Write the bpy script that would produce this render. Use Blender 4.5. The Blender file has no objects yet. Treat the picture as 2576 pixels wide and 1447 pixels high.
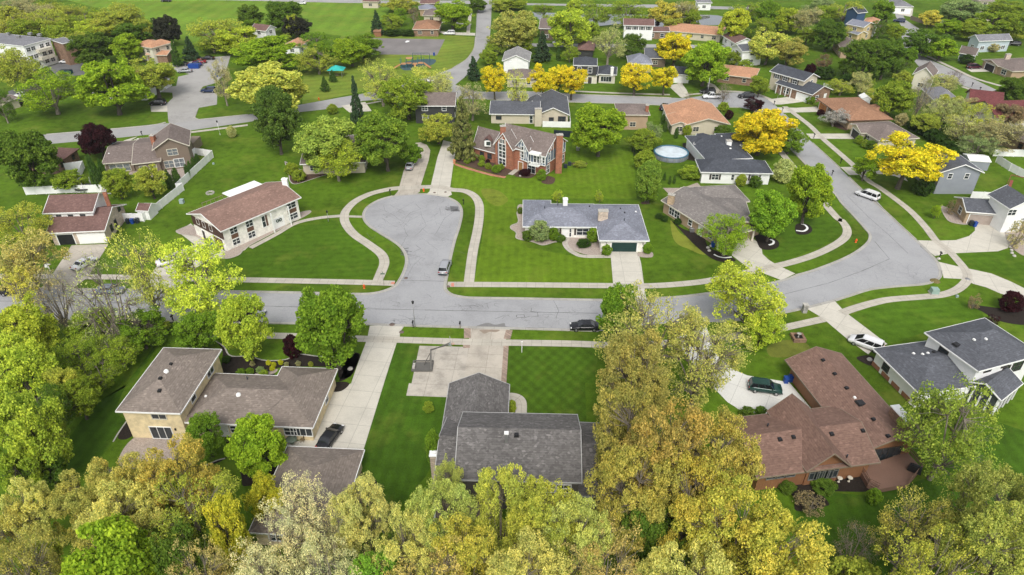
import bpy, bmesh, math, random
import numpy as np
from mathutils import Vector, Matrix
from mathutils.geometry import tessellate_polygon
random.seed(7)
# ---------------------------------------------------------------- camera, sky, sun, exposure
S = bpy.context.scene
H0 = 68.0; PITCH = math.radians(33.5); FL = 1717.0; CX = 1288.0; CY = 723.5
cam = bpy.data.cameras.new('camera'); camo = bpy.data.objects.new('camera', cam)
S.collection.objects.link(camo)
cam.sensor_width = 36.0; cam.lens = 36.0 * FL / 2576.0
cam.clip_start = 1.0; cam.clip_end = 6000.0
camo.location = (0, 0, H0); camo.rotation_euler = (math.radians(90) - PITCH, 0, 0)
S.camera = camo
W = bpy.data.worlds.new('World'); S.world = W; W.use_nodes = True
wn = W.node_tree; wn.nodes.clear()
SUN_EL = math.radians(50); SUN_AZ = math.radians(180)     # azimuth from +Y, clockwise
sky = wn.nodes.new('ShaderNodeTexSky'); sky.sky_type = 'NISHITA'; sky.sun_disc = False
sky.sun_elevation = SUN_EL; sky.sun_rotation = SUN_AZ; sky.dust_density = 3.0; sky.air_density = 1.0; sky.ozone_density = 1.0
hs = wn.nodes.new('ShaderNodeHueSaturation'); hs.inputs['Saturation'].default_value = 0.22
bg = wn.nodes.new('ShaderNodeBackground'); bg.inputs['Strength'].default_value = 0.15
wo = wn.nodes.new('ShaderNodeOutputWorld')
wn.links.new(sky.outputs[0], hs.inputs['Color']); wn.links.new(hs.outputs[0], bg.inputs['Color']); wn.links.new(bg.outputs[0], wo.inputs['Surface'])
sl = bpy.data.lights.new('sun', 'SUN'); sl.energy = 1.3; sl.angle = math.radians(20); sl.color = (1.0, 0.95, 0.87)
so = bpy.data.objects.new('sun', sl); S.collection.objects.link(so)
sd = Vector((math.sin(SUN_AZ) * math.cos(SUN_EL), math.cos(SUN_AZ) * math.cos(SUN_EL), math.sin(SUN_EL)))
so.rotation_euler = sd.to_track_quat('Z', 'Y').to_euler()
S.view_settings.view_transform = 'Standard'; S.view_settings.look = 'None'
S.view_settings.exposure = 0.52; S.view_settings.gamma = 1.0
S.cycles.max_bounces = 5; S.cycles.diffuse_bounces = 3; S.cycles.transmission_bounces = 2; S.cycles.glossy_bounces = 2
S.cycles.caustics_reflective = False; S.cycles.caustics_refractive = False
# ---------------------------------------------------------------- placing: picture position on a level plane -> world point
sp, cp = math.sin(PITCH), math.cos(PITCH)
def G(x, y, z=0.0):
    dx, dy = x - CX, y - CY
    d = (dx, FL * cp - dy * sp, -FL * sp - dy * cp)
    t = (z - H0) / d[2]
    return Vector((d[0] * t, d[1] * t, z))
def height_at(Y, y):                    # height of the ray through row y above a point Y metres out
    dy = y - CY
    return H0 + Y * (-FL * sp - dy * cp) / (FL * cp - dy * sp)
def scale_at(Y, z):                     # picture units per metre
    return FL / (Y * cp + (H0 - z) * sp)
TO = {n: (((n - 1) % 3) * 858.67, (0, 482.6, 964.3)[(n - 1) // 3]) for n in range(1, 10)}
TO[0] = None
def t(n, x, y):
    if n == 0: return (x, y)
    return (TO[n][0] + x / 3.0, TO[n][1] + y / 3.0)
def g(n, x, y, z=0.0):
    a = t(n, x, y); return G(a[0], a[1], z)
COL = S.collection
def tag(o, label=None, cat=None, group=None, kind=None):
    if label: o['label'] = label
    if cat: o['category'] = cat
    if group: o['group'] = group
    if kind: o['kind'] = kind
    return o
def empty(name, loc, rz=0.0):
    o = bpy.data.objects.new(name, None); COL.objects.link(o)
    o.location = loc; o.rotation_euler = (0, 0, rz); o.empty_display_size = 0.3
    return o
def linkmesh(name, me, mats, parent=None, loc=None):
    if not isinstance(mats, (list, tuple)): mats = [mats]
    for m in mats: me.materials.append(m)
    o = bpy.data.objects.new(name, me); COL.objects.link(o)
    if parent is not None: o.parent = parent
    if loc is not None: o.location = loc
    return o
class MB:
    """collects faces, builds one mesh"""
    def __init__(s): s.v = []; s.f = []; s.m = []; s.uv = []; s.smooth = []
    def face(s, pts, mi=0, uv=None, smooth=False):
        b = len(s.v); s.v += [tuple(p) for p in pts]; s.f.append(list(range(b, b + len(pts)))); s.m.append(mi)
        s.uv.append(uv if uv else [(p[0], p[1]) for p in pts]); s.smooth.append(smooth)
    def box(s, c, size, rz=0.0, mi=0, taper=1.0):
        hx, hy, hz = size[0] / 2, size[1] / 2, size[2] / 2
        R = Matrix.Rotation(rz, 3, 'Z'); c = Vector(c)
        P = []
        for (x, y, z) in ((-1,-1,-1),(1,-1,-1),(1,1,-1),(-1,1,-1),(-1,-1,1),(1,-1,1),(1,1,1),(-1,1,1)):
            k = taper if z > 0 else 1.0
            P.append(c + R @ Vector((x * hx * k, y * hy * k, z * hz)))
        for q in ((3,2,1,0),(4,5,6,7),(0,1,5,4),(1,2,6,5),(2,3,7,6),(3,0,4,7)):
            s.face([P[i] for i in q], mi)
    def bar(s, a, b, w, h, mi=0, up=(0, 0, 1)):
        a, b = Vector(a), Vector(b); d = (b - a)
        if d.length < 1e-6: return
        d.normalize(); up = Vector(up)
        if abs(d.dot(up)) > 0.98: up = Vector((1, 0, 0))
        x = d.cross(up).normalized(); y = x.cross(d).normalized()
        P = []
        for e in (a, b):
            for (i, j) in ((-1,-1),(1,-1),(1,1),(-1,1)): P.append(e + x * (w / 2 * i) + y * (h / 2 * j))
        for q in ((3,2,1,0),(4,5,6,7),(0,1,5,4),(1,2,6,5),(2,3,7,6),(3,0,4,7)): s.face([P[i] for i in q], mi)
    def tube(s, a, b, r0, r1, n=8, mi=0, caps=True):
        a, b = Vector(a), Vector(b); d = (b - a).normalized()
        up = Vector((0, 0, 1)) if abs(d.z) < 0.95 else Vector((1, 0, 0))
        x = d.cross(up).normalized(); y = x.cross(d)
        A = [a + (x * math.cos(k * 2 * math.pi / n) + y * math.sin(k * 2 * math.pi / n)) * r0 for k in range(n)]
        B = [b + (x * math.cos(k * 2 * math.pi / n) + y * math.sin(k * 2 * math.pi / n)) * r1 for k in range(n)]
        for k in range(n): s.face([A[k], A[(k + 1) % n], B[(k + 1) % n], B[k]], mi, None, True)
        if caps: s.face(A[::-1], mi); s.face(B, mi)
    def lathe(s, c, prof, n=12, mi=0):
        c = Vector(c)
        for (r0, z0), (r1, z1) in zip(prof[:-1], prof[1:]):
            for k in range(n):
                a0, a1 = k * 2 * math.pi / n, (k + 1) * 2 * math.pi / n
                pts = [c + Vector((r0 * math.cos(a0), r0 * math.sin(a0), z0)), c + Vector((r0 * math.cos(a1), r0 * math.sin(a1), z0)),
                       c + Vector((r1 * math.cos(a1), r1 * math.sin(a1), z1)), c + Vector((r1 * math.cos(a0), r1 * math.sin(a0), z1))]
                s.face(pts, mi, None, True)
    def build(s, name, mats, parent=None, loc=None, weld=False, fix=True):
        me = bpy.data.meshes.new(name)
        org = Vector(loc) if loc is not None else None
        vs = s.v if org is None else [(v[0] - org.x, v[1] - org.y, v[2] - org.z) for v in s.v]
        me.from_pydata(vs, [], s.f)
        me.polygons.foreach_set('material_index', s.m)
        me.polygons.foreach_set('use_smooth', s.smooth)
        uvl = me.uv_layers.new(name='UVMap')
        flat = [c for fu in s.uv for p in fu for c in p[:2]]
        uvl.data.foreach_set('uv', flat)
        if weld or fix:
            bm = bmesh.new(); bm.from_mesh(me)
            bmesh.ops.remove_doubles(bm, verts=bm.verts, dist=0.0005)
            if fix: bmesh.ops.recalc_face_normals(bm, faces=bm.faces)
            bm.to_mesh(me); bm.free()
        me.update()
        return linkmesh(name, me, mats, parent, loc)
def part(mb, name, mats, parent, fix=True):
    """mesh built from world coordinates, parented to an Empty at parent.location"""
    if not mb.f: return None
    return mb.build(name, mats, parent=parent, loc=None, fix=fix)
def shift(mb, d):
    d = Vector(d); mb.v = [tuple(Vector(v) + d) for v in mb.v]; return mb
def copy_tree(o, parent=None):
    c = o.copy(); COL.objects.link(c); c.parent = parent
    if parent is not None: c.matrix_parent_inverse = o.matrix_parent_inverse.copy()
    for ch in list(o.children): copy_tree(ch, c)
    return c
# ---------------------------------------------------------------- materials
def newmat(name):
    m = bpy.data.materials.new(name); m.use_nodes = True; m.node_tree.nodes.clear()
    return m, m.node_tree
def N(nt, typ, **kw):
    n = nt.nodes.new(typ)
    for k, v in kw.items():
        if k in n.inputs: n.inputs[k].default_value = v
        else: setattr(n, k, v)
    return n
def ramp(nt, stops):
    r = nt.nodes.new('ShaderNodeValToRGB'); e = r.color_ramp.elements
    while len(e) < len(stops): e.new(0.5)
    for i, (p, c) in enumerate(stops):
        e[i].position = p; e[i].color = (c[0], c[1], c[2], 1) if isinstance(c, (tuple, list)) else (c, c, c, 1)
    return r
def mix(nt, a, b, f, mode='MIX'):
    m = nt.nodes.new('ShaderNodeMix'); m.data_type = 'RGBA'; m.blend_type = mode
    for s, v in ((m.inputs[6], a), (m.inputs[7], b)):
        if hasattr(v, 'links') or hasattr(v, 'is_linked'): nt.links.new(v, s)
        else: s.default_value = (v[0], v[1], v[2], 1)
    if isinstance(f, (int, float)): m.inputs[0].default_value = f
    else: nt.links.new(f, m.inputs[0])
    return m.outputs[2]
def finish(m, nt, col, rough=0.8, metal=0.0, bump=None, bstr=0.3, spec=0.3):
    p = nt.nodes.new('ShaderNodeBsdfPrincipled'); o = nt.nodes.new('ShaderNodeOutputMaterial')
    if isinstance(col, tuple): p.inputs['Base Color'].default_value = (*col[:3], 1)
    else: nt.links.new(col, p.inputs['Base Color'])
    if isinstance(rough, (int, float)): p.inputs['Roughness'].default_value = rough
    else: nt.links.new(rough, p.inputs['Roughness'])
    p.inputs['Metallic'].default_value = metal
    p.inputs['Specular IOR Level'].default_value = spec
    if bump is not None:
        b = nt.nodes.new('ShaderNodeBump'); b.inputs['Strength'].default_value = bstr; b.inputs['Distance'].default_value = 0.05
        nt.links.new(bump, b.inputs['Height']); nt.links.new(b.outputs[0], p.inputs['Normal'])
    nt.links.new(p.outputs[0], o.inputs[0])
    return m
def pos(nt): return nt.nodes.new('ShaderNodeNewGeometry').outputs['Position']
def noise(nt, vec, scale, detail=3.0, rough=0.55, dist=0.0):
    n = N(nt, 'ShaderNodeTexNoise', Scale=scale, Detail=detail, Roughness=rough, Distortion=dist)
    nt.links.new(vec, n.inputs['Vector']); return n.outputs['Fac']
def mul(c, k): return tuple(min(1, x * k) for x in c[:3])
def plain(name, col, rough=0.7, metal=0.0, var=0.12, sc=1.5, spec=0.3):
    m, nt = newmat(name)
    f = noise(nt, pos(nt), sc, 4)
    r = ramp(nt, [(0.25, mul(col, 1 - var)), (0.75, mul(col, 1 + var))]); nt.links.new(f, r.inputs[0])
    return finish(m, nt, r.outputs[0], rough, metal, None, 0, spec)
def shingle(name, col, var=0.3):
    m, nt = newmat(name)
    uv = nt.nodes.new('ShaderNodeUVMap').outputs[0]
    mp = N(nt, 'ShaderNodeMapping'); mp.inputs['Scale'].default_value = (3.0, 4.2, 1); nt.links.new(uv, mp.inputs[0])
    wn_ = N(nt, 'ShaderNodeTexVoronoi', Scale=1.0, feature='F1'); nt.links.new(mp.outputs[0], wn_.inputs['Vector'])
    sep = nt.nodes.new('ShaderNodeSeparateColor'); nt.links.new(wn_.outputs['Color'], sep.inputs[0])
    r = ramp(nt, [(0.0, mul(col, 1 - var)), (0.55, col), (0.93, mul(col, 1 + var)), (1.0, mul(col, 1 + var * 2.6))]); nt.links.new(sep.outputs[0], r.inputs[0])
    big = noise(nt, pos(nt), 0.22, 5, 0.65)
    r2 = ramp(nt, [(0.3, 0.87), (0.7, 1.10)]); nt.links.new(big, r2.inputs[0])
    c = mix(nt, r.outputs[0], r2.outputs[0], 1.0, 'MULTIPLY')
    w = N(nt, 'ShaderNodeTexWave', Scale=1.1, Distortion=0.4); w.bands_direction = 'Y'; nt.links.new(uv, w.inputs['Vector'])
    r3 = ramp(nt, [(0.0, 0.86), (0.35, 1.0)]); nt.links.new(w.outputs['Fac'], r3.inputs[0])
    c = mix(nt, c, r3.outputs[0], 1.0, 'MULTIPLY')
    return finish(m, nt, c, 0.9, 0, sep.outputs[1], 0.35, 0.15)
def siding(name, col, lap=0.2, amt=0.88, vertical=False):
    m, nt = newmat(name)
    sx = nt.nodes.new('ShaderNodeSeparateXYZ'); nt.links.new(pos(nt), sx.inputs[0])
    if vertical:
        a = N(nt, 'ShaderNodeMath', operation='ADD'); nt.links.new(sx.outputs[0], a.inputs[0]); nt.links.new(sx.outputs[1], a.inputs[1]); src = a.outputs[0]
    else: src = sx.outputs[2]
    d = N(nt, 'ShaderNodeMath', operation='DIVIDE'); d.inputs[1].default_value = lap; nt.links.new(src, d.inputs[0])
    fr = N(nt, 'ShaderNodeMath', operation='FRACT'); nt.links.new(d.outputs[0], fr.inputs[0])
    r = ramp(nt, [(0.0, mul(col, amt)), (0.18, col), (1.0, col)]); nt.links.new(fr.outputs[0], r.inputs[0])
    f = noise(nt, pos(nt), 0.7, 4); r2 = ramp(nt, [(0.3, 0.92), (0.7, 1.05)]); nt.links.new(f, r2.inputs[0])
    return finish(m, nt, mix(nt, r.outputs[0], r2.outputs[0], 1.0, 'MULTIPLY'), 0.6, 0, fr.outputs[0], 0.15)
def brick(name, col, mortar=(0.42, 0.40, 0.36), sc=1.0, var=0.25):
    m, nt = newmat(name)
    sx = nt.nodes.new('ShaderNodeSeparateXYZ'); nt.links.new(pos(nt), sx.inputs[0])
    a = N(nt, 'ShaderNodeMath', operation='ADD'); nt.links.new(sx.outputs[0], a.inputs[0]); nt.links.new(sx.outputs[1], a.inputs[1])
    cb = nt.nodes.new('ShaderNodeCombineXYZ'); nt.links.new(a.outputs[0], cb.inputs[0]); nt.links.new(sx.outputs[2], cb.inputs[1])
    b = N(nt, 'ShaderNodeTexBrick', Scale=2.2 * sc); b.inputs['Color1'].default_value = (*mul(col, 1 - var), 1); b.inputs['Color2'].default_value = (*mul(col, 1 + var), 1)
    b.inputs['Mortar'].default_value = (*mortar, 1); b.inputs['Mortar Size'].default_value = 0.018
    nt.links.new(cb.outputs[0], b.inputs['Vector'])
    f = noise(nt, pos(nt), 1.3, 4); r2 = ramp(nt, [(0.3, 0.8), (0.7, 1.15)]); nt.links.new(f, r2.inputs[0])
    return finish(m, nt, mix(nt, b.outputs[0], r2.outputs[0], 1.0, 'MULTIPLY'), 0.85)
def grass(name, col, dark=0.62, dry=0.0, stripes=None, var=1.0, seed=0.0):
    """mown grass: patchy tone at several scales, optional mowing stripes (angle, width, strength, second angle)"""
    m, nt = newmat(name)
    P = pos(nt)
    mp = N(nt, 'ShaderNodeMapping'); mp.inputs['Location'].default_value = (seed, seed * 1.7, 0); nt.links.new(P, mp.inputs[0]); V_ = mp.outputs[0]
    n1 = noise(nt, V_, 0.045, 4, 0.6); n2 = noise(nt, V_, 0.6, 5, 0.7); n3 = noise(nt, V_, 6.0, 3, 0.8)
    r1 = ramp(nt, [(0.3, mul(col, dark)), (0.52, col), (0.75, mul(col, 1.28))]); nt.links.new(n1, r1.inputs[0])
    r2 = ramp(nt, [(0.28, 1 - 0.40 * var), (0.5, 1.0), (0.74, 1 + 0.30 * var)]); nt.links.new(n2, r2.inputs[0])
    r3 = ramp(nt, [(0.25, 0.62), (0.5, 1.0), (0.8, 1.3)]); nt.links.new(n3, r3.inputs[0])
    c = mix(nt, r1.outputs[0], r2.outputs[0], 1.0, 'MULTIPLY'); c = mix(nt, c, r3.outputs[0], 1.0, 'MULTIPLY')
    n4 = noise(nt, V_, 0.13, 5, 0.65)
    r4 = ramp(nt, [(0.54 - dry * 0.25, 0.0), (0.70, 1.0)]); nt.links.new(n4, r4.inputs[0])
    mm = N(nt, 'ShaderNodeMath', operation='MULTIPLY'); mm.inputs[1].default_value = 0.3 + dry; nt.links.new(r4.outputs[0], mm.inputs[0])
    c = mix(nt, c, (0.20, 0.22, 0.035), mm.outputs[0])
    if stripes:
        angs = [stripes[0]] + ([stripes[3]] if len(stripes) > 3 else [])
        for an in angs:
            mp2 = N(nt, 'ShaderNodeMapping'); mp2.inputs['Rotation'].default_value = (0, 0, math.radians(an)); nt.links.new(P, mp2.inputs[0])
            w = N(nt, 'ShaderNodeTexWave', Scale=0.314 / stripes[1], Distortion=1.3); w.inputs['Detail'].default_value = 3; w.inputs['Detail Scale'].default_value = 0.5
            w.bands_direction = 'X'; nt.links.new(mp2.outputs[0], w.inputs['Vector'])
            k = stripes[2]
            r = ramp(nt, [(0.2, 1 - k), (0.8, 1 + k)]); nt.links.new(w.outputs['Fac'], r.inputs[0])
            c = mix(nt, c, r.outputs[0], 1.0, 'MULTIPLY')
    return finish(m, nt, c, 0.95, 0, n3, 0.5, 0.1)
def concrete(name, col, joint=3.0, jx=None, var=0.1, stain=0.25):
    m, nt = newmat(name)
    uv = nt.nodes.new('ShaderNodeUVMap').outputs[0]
    b = N(nt, 'ShaderNodeTexBrick', Scale=1.0); b.offset = 0.0
    b.inputs['Brick Width'].default_value = jx or joint; b.inputs['Row Height'].default_value = joint
    b.inputs['Color1'].default_value = (*mul(col, 1 - var * 0.5), 1); b.inputs['Color2'].default_value = (*mul(col, 1 + var * 0.5), 1)
    b.inputs['Mortar'].default_value = (*mul(col, 0.55), 1); b.inputs['Mortar Size'].default_value = 0.028; b.inputs['Mortar Smooth'].default_value = 0.3
    nt.links.new(uv, b.inputs['Vector'])
    P = pos(nt)
    n1 = noise(nt, P, 0.35, 6, 0.7); r1 = ramp(nt, [(0.28, 1 - stain), (0.55, 1.0), (0.8, 1.06)]); nt.links.new(n1, r1.inputs[0])
    n2 = noise(nt, P, 5.0, 4, 0.8); r2 = ramp(nt, [(0.3, 0.9), (0.7, 1.08)]); nt.links.new(n2, r2.inputs[0])
    c = mix(nt, b.outputs[0], r1.outputs[0], 1.0, 'MULTIPLY'); c = mix(nt, c, r2.outputs[0], 1.0, 'MULTIPLY')
    return finish(m, nt, c, 0.85, 0, None, 0, 0.2)
def asphalt(name, col, crack=1.0):
    m, nt = newmat(name); P = pos(nt)
    n1 = noise(nt, P, 0.12, 6, 0.65); r1 = ramp(nt, [(0.3, mul(col, 0.80)), (0.5, col), (0.72, mul(col, 1.1))]); nt.links.new(n1, r1.inputs[0])
    n2 = noise(nt, P, 3.0, 5, 0.8); r2 = ramp(nt, [(0.3, 0.9), (0.7, 1.08)]); nt.links.new(n2, r2.inputs[0])
    c = mix(nt, r1.outputs[0], r2.outputs[0], 1.0, 'MULTIPLY')
    # fine crack network, only where a broad mask lets it show
    wv = N(nt, 'ShaderNodeTexNoise', Scale=0.6, Detail=3.0); nt.links.new(P, wv.inputs['Vector'])
    ad = N(nt, 'ShaderNodeVectorMath', operation='MULTIPLY_ADD'); ad.inputs[1].default_value = (1.6, 1.6, 0); nt.links.new(wv.outputs['Color'], ad.inputs[0]); nt.links.new(P, ad.inputs[2])
    for sc, lo, st in ((0.5, 0.47, 0.42), (1.5, 0.56, 0.42)):
        v = N(nt, 'ShaderNodeTexVoronoi', Scale=sc, feature='DISTANCE_TO_EDGE'); nt.links.new(ad.outputs[0], v.inputs['Vector'])
        r = ramp(nt, [(0.0, 1.0), (0.012 * (1 + sc), 0.0)]); nt.links.new(v.outputs['Distance'], r.inputs[0])
        mk = noise(nt, P, 0.09 if sc < 1 else 0.14, 3, 0.5); rm = ramp(nt, [(lo, 0.0), (lo + 0.1, 1.0)]); nt.links.new(mk, rm.inputs[0])
        k = N(nt, 'ShaderNodeMath', operation='MULTIPLY'); nt.links.new(r.outputs[0], k.inputs[0]); nt.links.new(rm.outputs[0], k.inputs[1])
        k2 = N(nt, 'ShaderNodeMath', operation='MULTIPLY'); nt.links.new(k.outputs[0], k2.inputs[0]); k2.inputs[1].default_value = st * crack
        c = mix(nt, c, mul(col, 0.35), k2.outputs[0])
    return finish(m, nt, c, 0.9, 0, None, 0, 0.2)
def leafmat(name, trans=0.42, var=0.42):
    m, nt = newmat(name)
    oi = nt.nodes.new('ShaderNodeObjectInfo'); ge = nt.nodes.new('ShaderNodeNewGeometry')
    r = ramp(nt, [(0.0, (0.42, 0.52, 0.42)), (0.45, (0.93, 0.95, 0.9)), (1.0, (1.48, 1.40, 1.35))]); nt.links.new(ge.outputs['Random Per Island'], r.inputs[0])  # random leaf tones; pale highlights and dark gaps put into the colour
    c = mix(nt, oi.outputs['Color'], r.outputs[0], 1.0, 'MULTIPLY')
    f = noise(nt, ge.outputs['Position'], 0.45, 3, 0.6); r2 = ramp(nt, [(0.3, (0.76, 0.86, 0.9)), (0.7, (1.16, 1.11, 1.0))]); nt.links.new(f, r2.inputs[0])
    c = mix(nt, c, r2.outputs[0], 1.0, 'MULTIPLY')
    va = N(nt, 'ShaderNodeVectorMath', operation='ADD'); va.inputs[1].default_value = (0, 0, 0.75); nt.links.new(ge.outputs['Normal'], va.inputs[0])
    vn = N(nt, 'ShaderNodeVectorMath', operation='NORMALIZE'); nt.links.new(va.outputs[0], vn.inputs[0])
    d = nt.nodes.new('ShaderNodeBsdfDiffuse'); nt.links.new(vn.outputs[0], d.inputs['Normal']); tr = nt.nodes.new('ShaderNodeBsdfTranslucent'); ms = nt.nodes.new('ShaderNodeMixShader'); ms.inputs[0].default_value = trans
    nt.links.new(c, d.inputs[0]); nt.links.new(c, tr.inputs[0]); nt.links.new(d.outputs[0], ms.inputs[1]); nt.links.new(tr.outputs[0], ms.inputs[2])
    o = nt.nodes.new('ShaderNodeOutputMaterial'); nt.links.new(ms.outputs[0], o.inputs[0])
    return m
def tinted(name, rough=0.35, spec=0.5, coat=0.0, metal=0.0):
    m, nt = newmat(name); oi = nt.nodes.new('ShaderNodeObjectInfo')
    finish(m, nt, oi.outputs['Color'], rough, metal, None, 0, spec)
    for n in nt.nodes:
        if n.type == 'BSDF_PRINCIPLED': n.inputs['Coat Weight'].default_value = coat
    return m
M = {}
M['white'] = plain('white_paint', (0.82, 0.82, 0.80), 0.5, var=0.04)
M['cream'] = plain('cream_trim', (0.62, 0.58, 0.48), 0.6, var=0.05)
M['greytrim'] = plain('grey_trim', (0.42, 0.42, 0.41), 0.6)
M['darktrim'] = plain('dark_trim', (0.06, 0.05, 0.045), 0.6)
M['browntrim'] = plain('brown_trim', (0.13, 0.07, 0.045), 0.6)
M['glass'] = plain('window_glass', (0.035, 0.042, 0.048), 0.12, var=0.3, spec=0.6)
M['curtain'] = plain('curtained_glass', (0.16, 0.18, 0.19), 0.25, var=0.5, sc=3, spec=0.6)
M['black'] = plain('black_paint', (0.02, 0.02, 0.022), 0.4)
M['metal'] = plain('galvanised_metal', (0.35, 0.35, 0.35), 0.4, 0.6)
M['bark'] = plain('bark', (0.10, 0.085, 0.068), 0.95, var=0.4, sc=4)
M['bark_light'] = plain('pale_bark', (0.22, 0.19, 0.155), 0.95, var=0.3, sc=4)
M['leaf'] = leafmat('foliage')
M['needle'] = leafmat('needles', 0.1, 0.4)
M['mulch'] = plain('mulch', (0.022, 0.016, 0.012), 0.98, var=0.5, sc=5)
M['mulch_red'] = plain('brown_mulch', (0.085, 0.052, 0.036), 0.98, var=0.45, sc=4)
M['gravel'] = plain('gravel', (0.36, 0.30, 0.26), 0.95, var=0.35, sc=5)
M['stone'] = plain('edging_stone', (0.42, 0.40, 0.36), 0.9, var=0.3, sc=3)
M['blue_plastic'] = plain('blue_plastic', (0.015, 0.06, 0.28), 0.45)
M['dark_plastic'] = plain('dark_plastic', (0.02, 0.03, 0.04), 0.5)
M['orange'] = plain('orange_paint', (0.75, 0.12, 0.02), 0.5)
M['water'] = plain('pond_water', (0.10, 0.11, 0.11), 0.05, metal=0.75, var=0.1, spec=1.0)
M['poolwater'] = plain('pool_cover', (0.55, 0.62, 0.66), 0.3, var=0.2, sc=0.8)
M['poolblue'] = plain('pool_wall', (0.05, 0.16, 0.24), 0.5)
M['wood'] = siding('deck_boards', (0.23, 0.135, 0.10), 0.16, 0.6, vertical=True)
M['woodgrey'] = siding('grey_boards', (0.24, 0.19, 0.14), 0.2, 0.6, vertical=True)
M['tyre'] = plain('tyre_rubber', (0.018, 0.018, 0.018), 0.9)
M['rim'] = plain('alloy_rim', (0.45, 0.45, 0.46), 0.3, 0.7)
M['carglass'] = plain('car_glass', (0.012, 0.014, 0.017), 0.08, spec=0.7)
M['lamp_white'] = plain('headlight_glass', (0.7, 0.7, 0.7), 0.15, spec=0.7)
M['lamp_red'] = plain('taillight_glass', (0.35, 0.01, 0.01), 0.2, spec=0.6)
M['car'] = tinted('car_paint', 0.25, 0.45, 0.15, 0.1)
M['tint'] = tinted('painted', 0.6)
M['tar'] = plain('tar_seam', (0.12, 0.12, 0.122), 0.8)
M['rubber'] = plain('play_surface', (0.055, 0.10, 0.11), 0.9, var=0.2)
# ---------------------------------------------------------------- things and parts
def root_of(o):
    while o.parent is not None: o = o.parent
    return o
def add(mb, name, mats, parent):
    """part from world coordinates under a thing (or under one of its parts)"""
    if not mb.f: return None
    L = Vector(root_of(parent).location) if parent is not None else Vector((0, 0, 0))
    mb.v = [(v[0] - L.x, v[1] - L.y, v[2] - L.z) for v in mb.v]
    return mb.build(name, mats, parent=parent)
def thing(name, loc, label, cat, group=None):
    return tag(empty(name, loc), label, cat, group)
def single(mb, name, mats, label, cat, loc, group=None):
    return tag(mb.build(name, mats, loc=loc), label, cat, group)
# ---------------------------------------------------------------- ground sheets
def catmull(P, closed=False, k=6):
    P = [Vector(p) for p in P]; n = len(P); out = []
    rng = range(n) if closed else range(n - 1)
    for i in rng:
        p0 = P[(i - 1) % n] if closed or i > 0 else P[0] * 2 - P[1]
        p1 = P[i]; p2 = P[(i + 1) % n]
        p3 = P[(i + 2) % n] if closed or i + 2 < n else P[-1] * 2 - P[-2]
        # centripetal-like: limit overshoot by uniform tension
        for j in range(k):
            s = j / k
            out.append(0.5 * ((2 * p1) + (p2 - p0) * s + (2 * p0 - 5 * p1 + 4 * p2 - p3) * s * s + (3 * p1 - p0 - 3 * p2 + p3) * s ** 3))
    if not closed: out.append(P[-1])
    return out
def sheet(name, mat, P, z, smooth=False, ang=0.0, kind='structure', label=None):
    if smooth: P = catmull(P, True, 5)
    P = [Vector((p.x, p.y, 0)) for p in P]
    tri = tessellate_polygon([P])
    ca, sa = math.cos(ang), math.sin(ang)
    me = bpy.data.meshes.new(name)
    me.from_pydata([(p.x, p.y, z) for p in P], [], [tuple(q) for q in tri])
    uv = me.uv_layers.new(name='UVMap')
    for l in me.loops:
        p = P[l.vertex_index]; uv.data[l.index].uv = (p.x * ca + p.y * sa, -p.x * sa + p.y * ca)
    bm = bmesh.new(); bm.from_mesh(me)
    bmesh.ops.recalc_face_normals(bm, faces=bm.faces)
    if bm.faces and sum(f.normal.z * f.calc_area() for f in bm.faces) < 0:
        bmesh.ops.reverse_faces(bm, faces=bm.faces)
    bm.to_mesh(me); bm.free()
    o = linkmesh(name, me, mat)
    if kind: o['kind'] = kind
    if label: o['label'] = label
    return o
def ribbon(name, mat, P, w, z, smooth=True, k=6, kind='structure', off=0.0):
    P = [Vector((p.x, p.y, 0)) for p in P]
    if smooth and len(P) > 2: P = catmull(P, False, k)
    mb = MB(); L = []; R = []; s = 0; U = []
    for i, p in enumerate(P):
        d = (P[min(i + 1, len(P) - 1)] - P[max(i - 1, 0)]).normalized(); n = Vector((-d.y, d.x, 0))
        L.append(p + n * (w / 2 + off)); R.append(p + n * (-w / 2 + off))
        if i: s += (p - P[i - 1]).length
        U.append(s)
    for i in range(len(P) - 1):
        mb.face([(R[i].x, R[i].y, z), (R[i + 1].x, R[i + 1].y, z), (L[i + 1].x, L[i + 1].y, z), (L[i].x, L[i].y, z)], 0,
                [(U[i], -w / 2), (U[i + 1], -w / 2), (U[i + 1], w / 2), (U[i], w / 2)])
    o = mb.build(name, mat, fix=False)
    if kind: o['kind'] = kind
    return o
def kerb(P, side, smooth=True, low=False, gut=0.45):
    """kerb stone and gutter pan along the edge of a road; side = +1 when the lawn lies to the left of the line"""
    P = [Vector((p.x, p.y, 0)) for p in P]
    if smooth and len(P) > 2: P = catmull(P, False, 6)
    top = 0.04 if low else 0.13
    prof = [(-gut, 0.026), (-0.02, 0.030), (0.0, top), (0.16, top), (0.19, -0.02)]
    mb = MB(); rows = []; s = 0
    for i, p in enumerate(P):
        d = (P[min(i + 1, len(P) - 1)] - P[max(i - 1, 0)]).normalized(); n = Vector((-d.y, d.x, 0)) * side
        if i: s += (p - P[i - 1]).length
        rows.append(([Vector((p.x + n.x * o, p.y + n.y * o, z)) for o, z in prof], s))
    for (a, sa), (b, sb) in zip(rows[:-1], rows[1:]):
        for j in range(len(prof) - 1):
            q = [a[j], b[j], b[j + 1], a[j + 1]]
            if side > 0: pass
            else: q = q[::-1]
            mb.face(q, 0, [(sa, 0), (sb, 0), (sb, 0.4), (sa, 0.4)] if side > 0 else [(sa, 0.4), (sb, 0.4), (sb, 0), (sa, 0)])
    o = mb.build('kerb', M['kerb']); o['kind'] = 'structure'
    return o
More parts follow.
